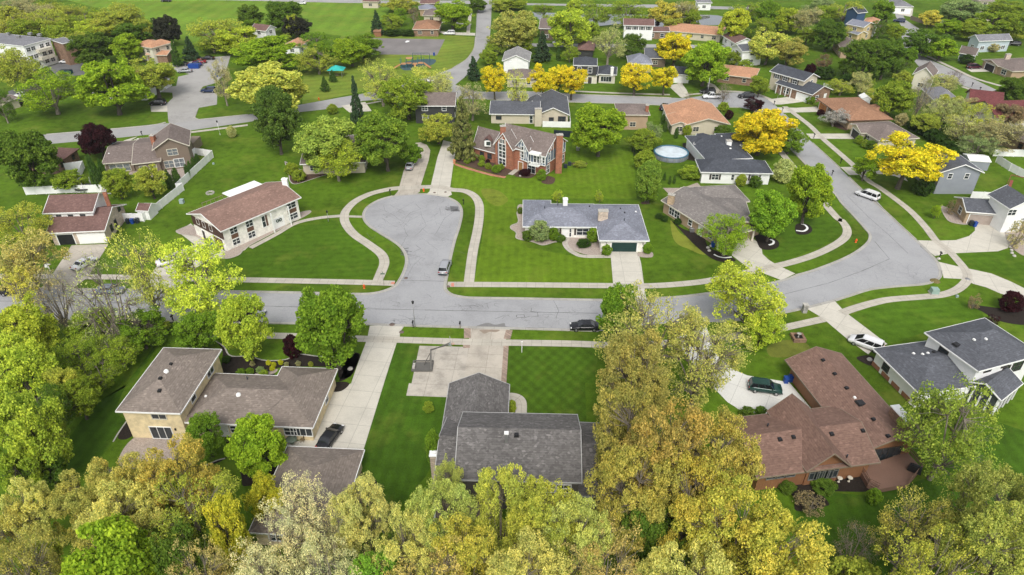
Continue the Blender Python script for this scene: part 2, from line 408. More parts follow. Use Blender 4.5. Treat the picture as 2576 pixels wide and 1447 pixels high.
# ---------------------------------------------------------------- houses
class Block:
    def __init__(s, tn, p, ze, rise=None, ridge='hip', oh=0.5, idx=0, base=0.0, inset=None):
        P0, P1, P2 = [g(*q, ze) if len(q) == 3 else g(tn, q[0], q[1], ze) for q in p]
        u = (P1 - P0); L = u.length; u.normalize(); n = Vector((-u.y, u.x, 0))
        D = (P2 - P0).dot(n)
        if D < 0: n = -n; D = -D
        s.eps = 0.018 * idx
        s.o = P0 - (u + n) * s.eps; s.u = u; s.n = n; s.L = L + 2 * s.eps; s.D = D + 2 * s.eps
        s.ze = ze + 0.023 * idx; s.ridge = ridge; s.oh = oh; s.base = base
        short = s.D if ridge == 'u' else s.L if ridge == 'n' else min(s.L, s.D)
        s.rise = rise if rise is not None else short * 0.5 * 0.42
        if ridge == 'flat': s.rise = 0.0
        s.hip_in = inset
        s.ax = 'u' if (ridge == 'u' or (ridge == 'hip' and s.L >= s.D)) else 'n'
    def P(s, a, b, z): return s.o + s.u * a + s.n * b + Vector((0, 0, z - s.o.z))
    def roofz(s, w):
        a, b = (w - s.o).dot(s.u), (w - s.o).dot(s.n)
        if s.ridge == 'flat': return s.ze
        dd = []
        if s.ridge in ('u', 'hip'): dd += [(b, s.D), (s.D - b, s.D)]
        if s.ridge in ('n', 'hip'): dd += [(a, s.L), (s.L - a, s.L)]
        short = s.D if s.ridge == 'u' else s.L if s.ridge == 'n' else min(s.L, s.D)
        k = s.rise / (short / 2)
        return s.ze + k * max(0, min(min(d for d, _ in dd), short / 2))
    def inside(s, w, m=0.0):
        a, b = (w - s.o).dot(s.u), (w - s.o).dot(s.n)
        return -m <= a <= s.L + m and -m <= b <= s.D + m
    def quads(s):
        L, D, z, r = s.L, s.D, s.ze, s.ze + s.rise
        P = s.P
        if s.ridge == 'flat': return [[P(0, 0, z), P(L, 0, z), P(L, D, z), P(0, D, z)]]
        if s.ridge == 'u': return [[P(0, 0, z), P(L, 0, z), P(L, D / 2, r), P(0, D / 2, r)], [P(L, D, z), P(0, D, z), P(0, D / 2, r), P(L, D / 2, r)]]
        if s.ridge == 'n': return [[P(L, 0, z), P(L, D, z), P(L / 2, D, r), P(L / 2, 0, r)], [P(0, D, z), P(0, 0, z), P(L / 2, 0, r), P(L / 2, D, r)]]
        if L >= D:
            h = D / 2
            return [[P(0, 0, z), P(L, 0, z), P(L - h, h, r), P(h, h, r)], [P(L, D, z), P(0, D, z), P(h, h, r), P(L - h, h, r)],
                    [P(L, 0, z), P(L, D, z), P(L - h, h, r)], [P(0, D, z), P(0, 0, z), P(h, h, r)]]
        h = L / 2
        return [[P(L, 0, z), P(L, D, z), P(h, D - h, r), P(h, h, r)], [P(0, D, z), P(0, 0, z), P(h, h, r), P(h, D - h, r)],
                [P(0, 0, z), P(L, 0, z), P(h, h, r)], [P(L, D, z), P(0, D, z), P(h, D - h, r)]]
    def roof(s, parent, rm, tm, th=0.12):
        mb = MB()
        for q in s.quads():
            e = (q[1] - q[0]).normalized(); nn = (q[1] - q[0]).cross(q[-1] - q[0]).normalized()
            if nn.z < 0: nn = -nn
            f = nn.cross(e)
            uv = [((p - q[0]).dot(e) + q[0].x, (p - q[0]).dot(f)) for p in q]
            mb.face(q, 0, uv)
            mb.face([p - Vector((0, 0, th)) for p in q][::-1], 1)
        # fascia: eaves and rakes
        edges = []
        L, D, z, r = s.L, s.D, s.ze, s.ze + s.rise; P = s.P
        c = [P(0, 0, z), P(L, 0, z), P(L, D, z), P(0, D, z)]
        for k in range(4):
            a, b = c[k], c[(k + 1) % 4]
            gable_end = (s.ridge == 'u' and k in (1, 3)) or (s.ridge == 'n' and k in (0, 2))
            if gable_end:
                m = (a + b) / 2; m.z = r; edges += [(a, m), (m, b)]
            else: edges.append((a, b))
        cen = P(L / 2, D / 2, z)
        fb = MB()
        for a, b in edges:
            d = (b - a).normalized(); out = Vector((d.y, -d.x, 0)).normalized()
            if out.dot((a + b) / 2 - cen) < 0: out = -out
            dn = Vector((0, 0, -0.19)); up = Vector((0, 0, 0.02)); o1 = out * 0.05; i1 = out * -0.03
            ex = d * 0.05
            A, B = a - ex, b + ex
            q = [A + o1 + up, B + o1 + up, B + o1 + dn, A + o1 + dn]; qi = [A + i1 + up, B + i1 + up, B + i1 + dn, A + i1 + dn]
            fb.face(q); fb.face(qi[::-1]); fb.face([q[0], qi[0], qi[1], q[1]]); fb.face([q[3], q[2], qi[2], qi[3]])
            fb.face([q[0], q[3], qi[3], qi[0]]); fb.face([q[1], qi[1], qi[2], q[2]])
        # ridge cap
        o = add(mb, 'roof', [rm, tm], parent)
        add(fb, 'fascia', tm, o)
        return o
    def face_line(s, f):
        """bottom-left corner, direction, outward normal, length of one wall"""
        h = s.oh; a0, a1, b0, b1 = h, s.L - h, h, s.D - h
        return {'f': (s.P(a0, b0, 0), s.u, -s.n, a1 - a0), 'r': (s.P(a1, b0, 0), s.n, s.u, b1 - b0),
                'b': (s.P(a1, b1, 0), -s.u, s.n, a1 - a0), 'l': (s.P(a0, b1, 0), -s.n, -s.u, b1 - b0)}[f]
    def wall(s, parent, wm):
        h = s.oh; a0, a1, b0, b1 = h, s.L - h, h, s.D - h; zb = s.base; P = s.P
        short = s.D if s.ridge == 'u' else s.L if s.ridge == 'n' else min(s.L, s.D)
        k = s.rise / (short / 2) if short else 0
        zt = s.ze + k * h - 0.14 if s.ridge != 'flat' else s.ze - 0.1
        mb = MB(); bt = [P(a0, b0, zb), P(a1, b0, zb), P(a1, b1, zb), P(a0, b1, zb)]
        tp = [P(a0, b0, zt), P(a1, b0, zt), P(a1, b1, zt), P(a0, b1, zt)]
        zr = s.ze + s.rise - 0.14
        for i in range(4):
            j = (i + 1) % 4; q = [bt[i], bt[j], tp[j]]
            if (s.ridge == 'u' and i in (1, 3)) or (s.ridge == 'n' and i in (0, 2)):
                m = (tp[i] + tp[j]) / 2; m.z = zr; q.append(m)
            q.append(tp[i]); mb.face(q)
        mb.face(bt[::-1])
        if s.ridge == 'flat': mb.face(tp)
        return add(mb, 'wall', wm, parent)
def opening(parent, B, f, pos_, sill, w, h, kind='w', mat=None, trim=None):
    p, d, n, Ln = B.face_line(f); c = p + d * (pos_ * Ln); rz = math.atan2(d.y, d.x)
    # windows sit in a frame standing proud of the wall; the pane lies behind the frame's face
    def bx(m_, dx, z0, w_, h_, out, th): m_.box(c + d * dx + n * out + Vector((0, 0, z0 + h_ / 2 - c.z)), (w_, th, h_), rz)
    fr = MB(); pn = MB(); t_ = 0.1
    tm = trim or M['white']
    if kind in ('w', 'c', 's', 'v'):
        bx(fr, 0, sill - t_, w + 2 * t_, t_, 0.045, 0.11); bx(fr, 0, sill + h, w + 2 * t_, t_, 0.045, 0.11)
        bx(fr, -(w + t_) / 2, sill, t_, h, 0.04, 0.1); bx(fr, (w + t_) / 2, sill, t_, h, 0.04, 0.1)
        nm = max(0, int(round(w / 0.95)) - 1)
        for k in range(nm): bx(fr, -w / 2 + w * (k + 1) / (nm + 1), sill, 0.07, h, 0.04, 0.08)
        if kind == 'v' or (h > 1.0 and nm <= 1): bx(fr, 0, sill + h * 0.5, w, 0.06, 0.038, 0.06)
        bx(pn, 0, sill, w, h, 0.01, 0.04)
        o = add(fr, 'window', tm, parent)
        add(pn, 'pane', M['curtain'] if kind == 'c' else M['glass'], o)
        if kind == 's':
            sh = MB()
            for q in (-1, 1): bx(sh, q * (w / 2 + t_ + 0.24), sill - 0.05, 0.42, h + 0.1, 0.03, 0.06)
            add(sh, 'shutter', mat or M['darktrim'], o)
    elif kind == 'd':
        bx(fr, 0, h, w + 0.24, 0.12, 0.04, 0.1)
        for q in (-1, 1): bx(fr, q * (w + 0.12) / 2, 0.0, 0.12, h, 0.04, 0.1)
        bx(pn, 0, 0.0, w, h, 0.01, 0.05)
        o = add(pn, 'door', mat or M['white'], parent); add(fr, 'door_frame', tm, o)
        hd = MB(); bx(hd, w * 0.36, 1.0, 0.06, 0.12, 0.07, 0.08); add(hd, 'handle', M['metal'], o)
    elif kind == 'g':
        bx(fr, 0, h, w + 0.3, 0.15, 0.04, 0.1)
        for q in (-1, 1): bx(fr, q * (w + 0.15) / 2, 0.0, 0.15, h, 0.04, 0.1)
        for k in range(4): bx(pn, 0, h / 4 * k + 0.015, w, h / 4 - 0.03, 0.02, 0.05)
        bx(pn, 0, 0, w, h, 0.0, 0.04)
        o = add(pn, 'garage_door', mat or M['white'], parent); add(fr, 'door_frame', tm, o)
    elif kind == 'o':                      # open garage bay: its dark inside is painted as a flat black panel
        bx(fr, 0, h, w + 0.3, 0.15, 0.05, 0.12)
        for q in (-1, 1): bx(fr, q * (w + 0.15) / 2, 0.0, 0.15, h, 0.05, 0.12)
        bx(pn, 0, 0, w, h, 0.0, 0.03)
        o = add(pn, 'bay_shade_panel', M['black'], parent); add(fr, 'door_frame', tm, o)
    elif kind == 'p':                      # coloured panel
        bx(pn, 0, sill, w, h, 0.02, 0.06); add(pn, 'panel', mat or M['browntrim'], parent)
    elif kind == 'a':                      # porch post
        bx(pn, 0, 0.0, 0.22, h, sill, 0.22); add(pn, 'porch_post', mat or M['white'], parent)
def chimney(parent, tn, x, y, w, d, ztop, mat, cap=None, zb=2.0, rz=0.0, pot=True):
    c = g(tn, x, y, ztop); mb = MB(); mb.box((c.x, c.y, (ztop + zb) / 2), (w, d, ztop - zb), rz)
    o = add(mb, 'chimney', mat, parent)
    cb = MB(); cb.box((c.x, c.y, ztop + 0.06), (w + 0.16, d + 0.16, 0.14), rz)
    if pot: cb.box((c.x, c.y, ztop + 0.23), (min(w, 0.8) * 0.45, min(d, 0.8) * 0.45, 0.22), rz)
    add(cb, 'chimney_cap', cap or M['stone'], o)
def vent(parent, blocks, tn, x, y, kind='box', s=0.45):
    z = 3.0
    for _ in range(8):
        p = g(tn, x, y, z); c = [b.roofz(p) for b in blocks if b.inside(p, 0.3)]
        z = max(c) if c else z
    p = g(tn, x, y, z); mb = MB(); rz = math.atan2(blocks[0].u.y, blocks[0].u.x)
    if kind == 'box': mb.box((p.x, p.y, z + 0.08), (s, s, 0.28), rz, 0, 0.8); add(mb, 'roof_vent', M['black'], parent)
    elif kind == 'white': mb.box((p.x, p.y, z + 0.08), (s, s * 0.8, 0.2), rz, 0, 0.8); add(mb, 'skylight', M['white'], parent)
    elif kind == 'dome': mb.lathe((p.x, p.y, z - 0.05), [(s * 0.9, 0), (s * 0.8, 0.2), (s * 0.45, 0.36), (0.01, 0.42)], 12); add(mb, 'skylight', M['white'], parent)
    elif kind == 'pipe': mb.tube((p.x, p.y, z - 0.1), (p.x, p.y, z + 0.5), 0.09, 0.09, 7); add(mb, 'vent_pipe', M['dark_plastic'], parent)
ALLB = []
def house(label, blocks, wm, rm, tm=None, name='house', cat='house', auto=True, group=None, wk='w'):
    """blocks: (tile, [P0,P1,P2], eave height, rise, ridge[, options])"""
    Bs = []
    for i, b in enumerate(blocks):
        o = b[5] if len(b) > 5 else {}
        B = Block(b[0], b[1], b[2], b[3], b[4], o.get('oh', 0.5), i, o.get('base', 0.0)); B.opt = o; Bs.append(B)
    c = Bs[0].P(Bs[0].L / 2, Bs[0].D / 2, 0)
    h = thing(name, (c.x, c.y, 0), label, cat, group)
    for B in Bs:
        o = B.opt
        if not o.get('nowall'): B.wall(h, o.get('wall', wm))
        B.roof(h, o.get('roof', rm), o.get('trim', tm or M['white']))
        if auto and not o.get('noauto'):
            faces = o.get('faces', 'flr')
            storeys = [z for z in (1.0, 3.7) if z + 1.3 < B.ze + 0.2 and z >= o.get('minz', 0)]
            for f in faces:
                ln = B.face_line(f)[3]; k = max(1, int(ln / 4.2))
                for z in storeys:
                    for j in range(k):
                        pp = (j + 0.5) / k; q = B.face_line(f); w0 = q[0] + q[1] * (pp * ln) + q[2] * 0.3
                        if any(b2 is not B and b2.inside(w0, -b2.oh) and b2.ze > z + 0.8 for b2 in Bs): continue
                        opening(h, B, f, pp, z, (1.5 if (j + len(f)) % 2 else 1.1), 1.15, o.get('wk', wk), None, tm)
    ALLB.append(Bs)
    return h, Bs
# ---------------------------------------------------------------- trees
def tube_np(rows, pts, rad, n=5):
    """polyline tube: appends (verts, quads)"""
    V_, F_ = rows; base = sum(len(v) for v in V_)
    pts = [np.array(p, float) for p in pts]; R = []
    for i, p in enumerate(pts):
        d = pts[min(i + 1, len(pts) - 1)] - pts[max(i - 1, 0)]; d = d / (np.linalg.norm(d) + 1e-9)
        up = np.array((0, 0, 1.0)) if abs(d[2]) < 0.9 else np.array((1.0, 0, 0))
        x = np.cross(d, up); x /= np.linalg.norm(x); y = np.cross(d, x)
        a = np.arange(n) * 2 * np.pi / n
        R.append(p + rad[i] * (np.cos(a)[:, None] * x + np.sin(a)[:, None] * y))
    V_.append(np.concatenate(R))
    for i in range(len(pts) - 1):
        for k in range(n):
            k2 = (k + 1) % n
            F_.append((base + i * n + k, base + i * n + k2, base + (i + 1) * n + k2, base + (i + 1) * n + k))
def leaves_mesh(name, C, Nrm, size, rs, aspect=0.7):
    """many small four-sided leaf clumps, each folded along its middle"""
    n = len(C); rnd = rs
    d = Nrm + rnd.normal(0, 0.55, (n, 3)); d /= np.linalg.norm(d, axis=1)[:, None] + 1e-9
    a = np.cross(d, rnd.normal(0, 1, (n, 3))); a /= np.linalg.norm(a, axis=1)[:, None] + 1e-9
    b = np.cross(d, a)
    s = (size * rnd.uniform(0.6, 1.35, n))[:, None]
    v = np.empty((n, 4, 3)); fold = d * s * 0.28
    v[:, 0] = C - a * s * 0.5; v[:, 1] = C + b * s * aspect * 0.5 + fold * rnd.uniform(-1, 1, (n, 1)); v[:, 2] = C + a * s * 0.5; v[:, 3] = C - b * s * aspect * 0.5 + fold * rnd.uniform(-1, 1, (n, 1))
    me = bpy.data.meshes.new(name)
    me.vertices.add(n * 4); me.vertices.foreach_set('co', v.reshape(-1))
    me.loops.add(n * 4); me.loops.foreach_set('vertex_index', np.arange(n * 4, dtype=np.int32))
    me.polygons.add(n); me.polygons.foreach_set('loop_start', np.arange(0, n * 4, 4, dtype=np.int32)); me.polygons.foreach_set('loop_total', np.full(n, 4, dtype=np.int32))
    me.update(calc_edges=True)
    return me
def prof_r(kind, q):
    """crown radius (0..1) at relative height q (0 bottom .. 1 top)"""
    q = np.clip(q, 0, 1)
    if kind == 'cone': return np.clip((1 - q) ** 0.85 * np.minimum(1, q * 9 + 0.55), 0.02, 1)
    if kind == 'spread': return np.sqrt(np.clip(1 - (2 * q - 0.95) ** 2 * 0.98, 0, 1)) * (0.55 + 0.45 * np.minimum(1, q * 1.6))
    if kind == 'column': return np.clip(np.sin(np.pi * np.clip(q * 0.93 + 0.05, 0, 1)) ** 0.5 * (1 - 0.25 * q), 0.05, 1)
    if kind == 'egg': return np.sqrt(np.clip(1 - (2 * q - 1) ** 2, 0, 1)) * (1.1 - 0.32 * q)
    return np.sqrt(np.clip(1 - (2 * q - 1) ** 2, 0, 1))
def make_tree(kind, seed, nclump, per, leaf, spread, clear=0.22, limbs=7, twig=True, tier=False, inner=0.45, flat=0.75, tr=0.028, lobes=0):
    """unit tree: 10 high, crown 10 wide; returns (crown mesh, trunk mesh)"""
    rs = np.random.RandomState(seed); z0 = 10 * clear; ch = 10 - z0
    # clump centres: mostly on an uneven shell, some inside
    cc = []; lc = []
    while lobes and len(lc) < lobes:           # big boughs: each carries its own mass of leaf clumps, so the outline is uneven
        q = rs.uniform(0.10, 0.90); an = rs.uniform(0, 2 * np.pi); rr = float(prof_r(kind, q)) * rs.uniform(0.55, 0.98)
        p_ = np.array((3.75 * rr * math.cos(an), 3.75 * rr * math.sin(an), z0 + ch * (0.04 + q * 0.82)))
        if all(np.linalg.norm(p_ - o_) > 9.5 / lobes ** 0.5 * 0.55 for o_, _ in lc) or rs.rand() < 0.04: lc.append((p_, rs.uniform(0.75, 1.45)))
    while lobes and len(cc) < nclump:
        p_, s_ = lc[rs.randint(len(lc))]; v_ = rs.normal(0, 1, 3); v_ /= np.linalg.norm(v_)
        w_ = p_ + v_ * np.array((1, 1, 0.72)) * s_ * (6.0 / lobes ** 0.5) * 0.98 * rs.uniform(0.35, 1.0) ** 0.4
        if w_[2] < z0 * 0.6 or w_[2] > 9.9 or math.hypot(w_[0], w_[1]) > 5.1: continue
        cc.append(tuple(w_))
    while len(cc) < nclump:
        q = rs.uniform(0.02, 0.98); an = rs.uniform(0, 2 * np.pi); rr = prof_r(kind, q)
        if rs.rand() > rr + 0.12: continue
        bump = 1 + 0.13 * math.sin(an * 3 + seed + q * 4) + 0.10 * math.sin(an * 5 + 2 * seed - q * 7) + 0.05 * math.sin(an * 9 + q * 11)
        f = rs.uniform(0.78, 1.0) if rs.rand() > inner * 0.55 else rs.uniform(0.15, 0.8)
        R_ = 4.6 * rr * bump * f
        if q > 0.9: R_ *= rs.uniform(0.3, 1)
        if tier: R_ *= rs.uniform(0.72, 1.12)
        cc.append((R_ * math.cos(an), R_ * math.sin(an), z0 + ch * (q * 0.94)))
    cc = np.array(cc)
    C = []; Nn = []
    for c in cc:
        k = int(per * rs.uniform(0.5, 1.5)); r = spread * rs.uniform(0.6, 1.35)
        d = rs.normal(0, 1, (k, 3)); d /= np.linalg.norm(d, axis=1)[:, None]
        rad = r * rs.uniform(0.35, 1.0, k) ** 0.5
        d2 = d.copy(); d2[:, 2] = d2[:, 2] * flat + 0.08
        C.append(c + d2 * rad[:, None]); nn = d * 0.6 + np.array((0, 0, 0.55)); Nn.append(nn)
    C = np.concatenate(C); Nn = np.concatenate(Nn)
    C[:, 2] = np.maximum(C[:, 2], 0.12)
    crown = leaves_mesh('crown', C, Nn, leaf, rs)
    rows = ([], [])
    if tier:      # conifer: straight stem, whorls of short branches
        tube_np(rows, [(0, 0, -0.15), (0, 0, 4), (0, 0, 9.7)], [0.22, 0.14, 0.02], 7)
        for c in cc[::2]: tube_np(rows, [(0, 0, c[2] + 0.25), c * np.array((0.9, 0.9, 1))], [0.045, 0.015], 3)
    else:
        top = z0 + ch * 0.35; lean = rs.uniform(-0.35, 0.35, 2)
        trunk = [(0, 0, -0.2), (lean[0] * 0.2, lean[1] * 0.2, z0 * 0.5), (lean[0] * 0.6, lean[1] * 0.6, z0), (lean[0], lean[1], top), (lean[0] * 1.2, lean[1] * 1.2, z0 + ch * 0.72)]
        tube_np(rows, trunk, [tr * 13, tr * 10, tr * 8.5, tr * 5, tr * 1.5], 8)
        # limb heads by angle and height, then each clump joins its nearest limb
        heads = [tuple(p_ * np.array((0.72, 0.72, 0.93))) for p_, _ in lc][:limbs]
        for i in range(limbs - len(heads)):
            an = 2 * math.pi * (i + rs.uniform(-0.25, 0.25)) / limbs; q = rs.uniform(0.35, 0.75)
            R_ = 4.6 * float(prof_r(kind, q)) * rs.uniform(0.5, 0.68); heads.append((R_ * math.cos(an), R_ * math.sin(an), z0 + ch * q))
        heads.append((lean[0] * 1.2, lean[1] * 1.2, z0 + ch * 0.72)); heads = np.array(heads); starts = []
        for i, hd in enumerate(heads[:-1]):
            s0 = np.array((lean[0] * 0.6, lean[1] * 0.6, z0 * rs.uniform(0.82, 1.25))); mid = s0 * 0.45 + hd * 0.55; mid[2] += -0.25 + rs.uniform(-0.3, 0.2); mid[:2] += rs.uniform(-0.3, 0.3, 2)
            tube_np(rows, [s0, mid, hd], [tr * 5.2, tr * 3.4, tr * 1.7], 5); starts.append(mid)
        starts.append(np.array((lean[0], lean[1], top)))
        if twig:
            for c in cc:
                j = int(np.argmin(np.linalg.norm(heads - c, axis=1))); a_ = heads[j] * 0.7 + starts[j] * 0.3
                m_ = (a_ + c) / 2 + rs.uniform(-0.3, 0.3, 3)
                tube_np(rows, [a_, m_, c], [tr * 1.5, tr * 0.9, tr * 0.35], 3)
                if per < 20:
                    for _ in range(5):
                        e = c + rs.normal(0, 0.5, 3) + (c - a_) * 0.15; tube_np(rows, [m_ * 0.3 + c * 0.7, e], [tr * 0.45, tr * 0.12], 3)
    v = np.concatenate(rows[0]); me = bpy.data.meshes.new('trunk'); me.from_pydata(v.tolist(), [], rows[1])
    me.polygons.foreach_set('use_smooth', [True] * len(rows[1])); me.update()
    return crown, me
TREES = {}
def fam(key, mats, specs):
    out = []
    for sp_ in specs:
        c, tr_ = make_tree(*sp_[0], **sp_[1]); c.materials.append(mats[0]); tr_.materials.append(mats[1]); out.append((c, tr_))
    TREES[key] = out
LM, NM, BK, BL = M['leaf'], M['needle'], M['bark'], M['bark_light']
fam('dense', (LM, BK), [(('egg', s, 380, 105, 0.29, 0.62), dict(clear=0.13, lobes=30)) for s in (1, 2, 3, 41, 61)])
fam('round', (LM, BK), [(('round', s, 330, 74, 0.26, 0.62), dict(clear=0.14, lobes=21)) for s in (4, 5, 6, 42, 62)])
fam('airy', (LM, BL), [(('round', s, 300, 46, 0.21, 0.62), dict(clear=0.13, lobes=15)) for s in (7, 8, 9, 63)])
fam('spread', (LM, BK), [(('spread', s, 260, 66, 0.26, 0.62), dict(clear=0.26, lobes=15, flat=0.6)) for s in (10, 11, 64)])
fam('open', (LM, BL), [(('egg', s, 200, 28, 0.20, 0.62), dict(clear=0.18, limbs=9, lobes=11)) for s in (12, 13, 14)])
fam('bare', (LM, BL), [(('egg', s, 150, 12, 0.17, 0.8), dict(clear=0.12, inner=0.7, limbs=9)) for s in (15, 16)])
fam('oak', (LM, BL), [(('round', s, 620, 82, 0.145, 0.42), dict(clear=0.08, limbs=12, tr=0.02, lobes=24)) for s in (20, 21, 22, 43)])
fam('oaklit', (LM, BL), [(('round', s, 420, 34, 0.14, 0.42), dict(clear=0.12, limbs=13, tr=0.024, lobes=18)) for s in (23, 24)])
fam('blossom', (LM, BL), [(('round', s, 460, 36, 0.13, 0.42), dict(clear=0.12, limbs=11, tr=0.022, lobes=16)) for s in (25, 26)])
fam('cone', (NM, BK), [(('cone', s, 260, 55, 0.42, 0.55), dict(clear=0.03, tier=True, inner=0.3, flat=0.45)) for s in (30, 31)])
fam('arbor', (NM, BK), [(('column', s, 170, 50, 0.55, 0.75), dict(clear=0.01, tier=True, inner=0.1, flat=1.6)) for s in (33,)])
fam('shrub', (LM, BK), [(('round', s, 150, 90, 0.5, 1.1), dict(clear=0.0, inner=0.15, limbs=5, twig=False)) for s in (35, 36)])
fam('twiggy', (LM, BL), [(('round', s, 90, 22, 0.45, 0.9), dict(clear=0.02, inner=0.6, limbs=8)) for s in (38,)])
PAL = dict(bright=(0.36, 0.50, 0.04), green=(0.15, 0.24, 0.035), mid=(0.34, 0.43, 0.05), deep=(0.065, 0.12, 0.025), lime=(0.54, 0.62, 0.07),
           yellow=(0.92, 0.75, 0.045), gold=(0.76, 0.67, 0.12), oak=(0.76, 0.71, 0.21), oakg=(0.62, 0.67, 0.18), orange=(0.48, 0.42, 0.11), blossom=(0.84, 0.77, 0.43),
           olive=(0.50, 0.53, 0.085), tan=(0.54, 0.48, 0.24), brown=(0.35, 0.27, 0.15), pale=(0.58, 0.59, 0.23), purple=(0.055, 0.016, 0.022), spruce=(0.05, 0.085, 0.04),
           blue=(0.08, 0.15, 0.11), darkpur=(0.065, 0.065, 0.045), wil=(0.68, 0.70, 0.14), sage=(0.34, 0.43, 0.17), kelly=(0.22, 0.35, 0.035))
tcount = [0]; TREP = []
def tree(fam_, col, tn, box, by, label, name=None, cat='tree', group=None, wz=0.55):
    """box: the crown's extent; by: the row where the trunk meets the ground (same tile units)"""
    x0, y0 = t(tn, box[0], box[1]); x1, y1 = t(tn, box[2], box[3]); yb = t(tn, 0, by)[1]
    Y = G(CX, yb).y; Hh = height_at(Y, y0)
    zc = Hh * wz; wdt = (x1 - x0) / scale_at(Y, zc)
    X = ((x0 + x1) / 2 - CX) / scale_at(Y, zc)
    Hh = max(0.5, Hh * 0.99)
    if fam_ in ('airy', 'round', 'open') and by * 1.0 and yb < 420: wdt *= 1.12 + .14 * (yb < 230)
    if fam_ == 'oak': wdt *= 1.08
    elif fam_ in ('dense', 'round', 'airy', 'blossom', 'oaklit'): wdt *= 1.07
    if fam_ == 'spread': wdt *= 1.1
    if Hh > 2.4 * wdt + 3 or Hh < wdt * 0.3: TREP.append((label, round(Hh, 1), round(wdt, 1)))
    v = TREES[fam_][tcount[0] % len(TREES[fam_])]; tcount[0] += 1
    rz = random.uniform(0, 6.28)
    c = PAL[col] if isinstance(col, str) else (min(.95, col[0] * 1.45), min(.95, col[1] * 1.55), min(.9, col[2] * 2.1))
    k = random.uniform(0.93, 1.07); k2 = random.uniform(0.98, 1.03); c = (min(1, c[0] * k / k2), min(1, c[1] * k * k2), min(1, c[2] * k), 1)
    nm = name or {'cone': 'spruce_tree', 'arbor': 'arborvitae', 'shrub': 'shrub', 'twiggy': 'shrub', 'oak': 'oak_tree', 'oaklit': 'oak_tree', 'bare': 'bare_tree', 'spread': 'locust_tree', 'blossom': 'blossoming_tree'}.get(fam_, 'maple_tree' if fam_ == 'dense' else 'tree')
    if fam_ in ('shrub', 'twiggy', 'arbor') and cat == 'tree': cat = 'shrub'
    scl = (wdt / 10, wdt / 10 * random.uniform(0.92, 1.05), Hh / 10)
    if fam_ == 'shrub':
        o = bpy.data.objects.new(nm, v[0]); COL.objects.link(o); o.location = (X, Y, 0); o.rotation_euler = (0, 0, rz); o.scale = scl; o.color = c
        return tag(o, label, cat, group)
    r = tag(empty(nm, (X, Y, 0), rz), label, cat, group)
    for me, n_ in ((v[0], 'crown'), (v[1], 'trunk')):
        o = bpy.data.objects.new(n_, me); COL.objects.link(o); o.parent = r; o.scale = scl; o.color = c
    return r
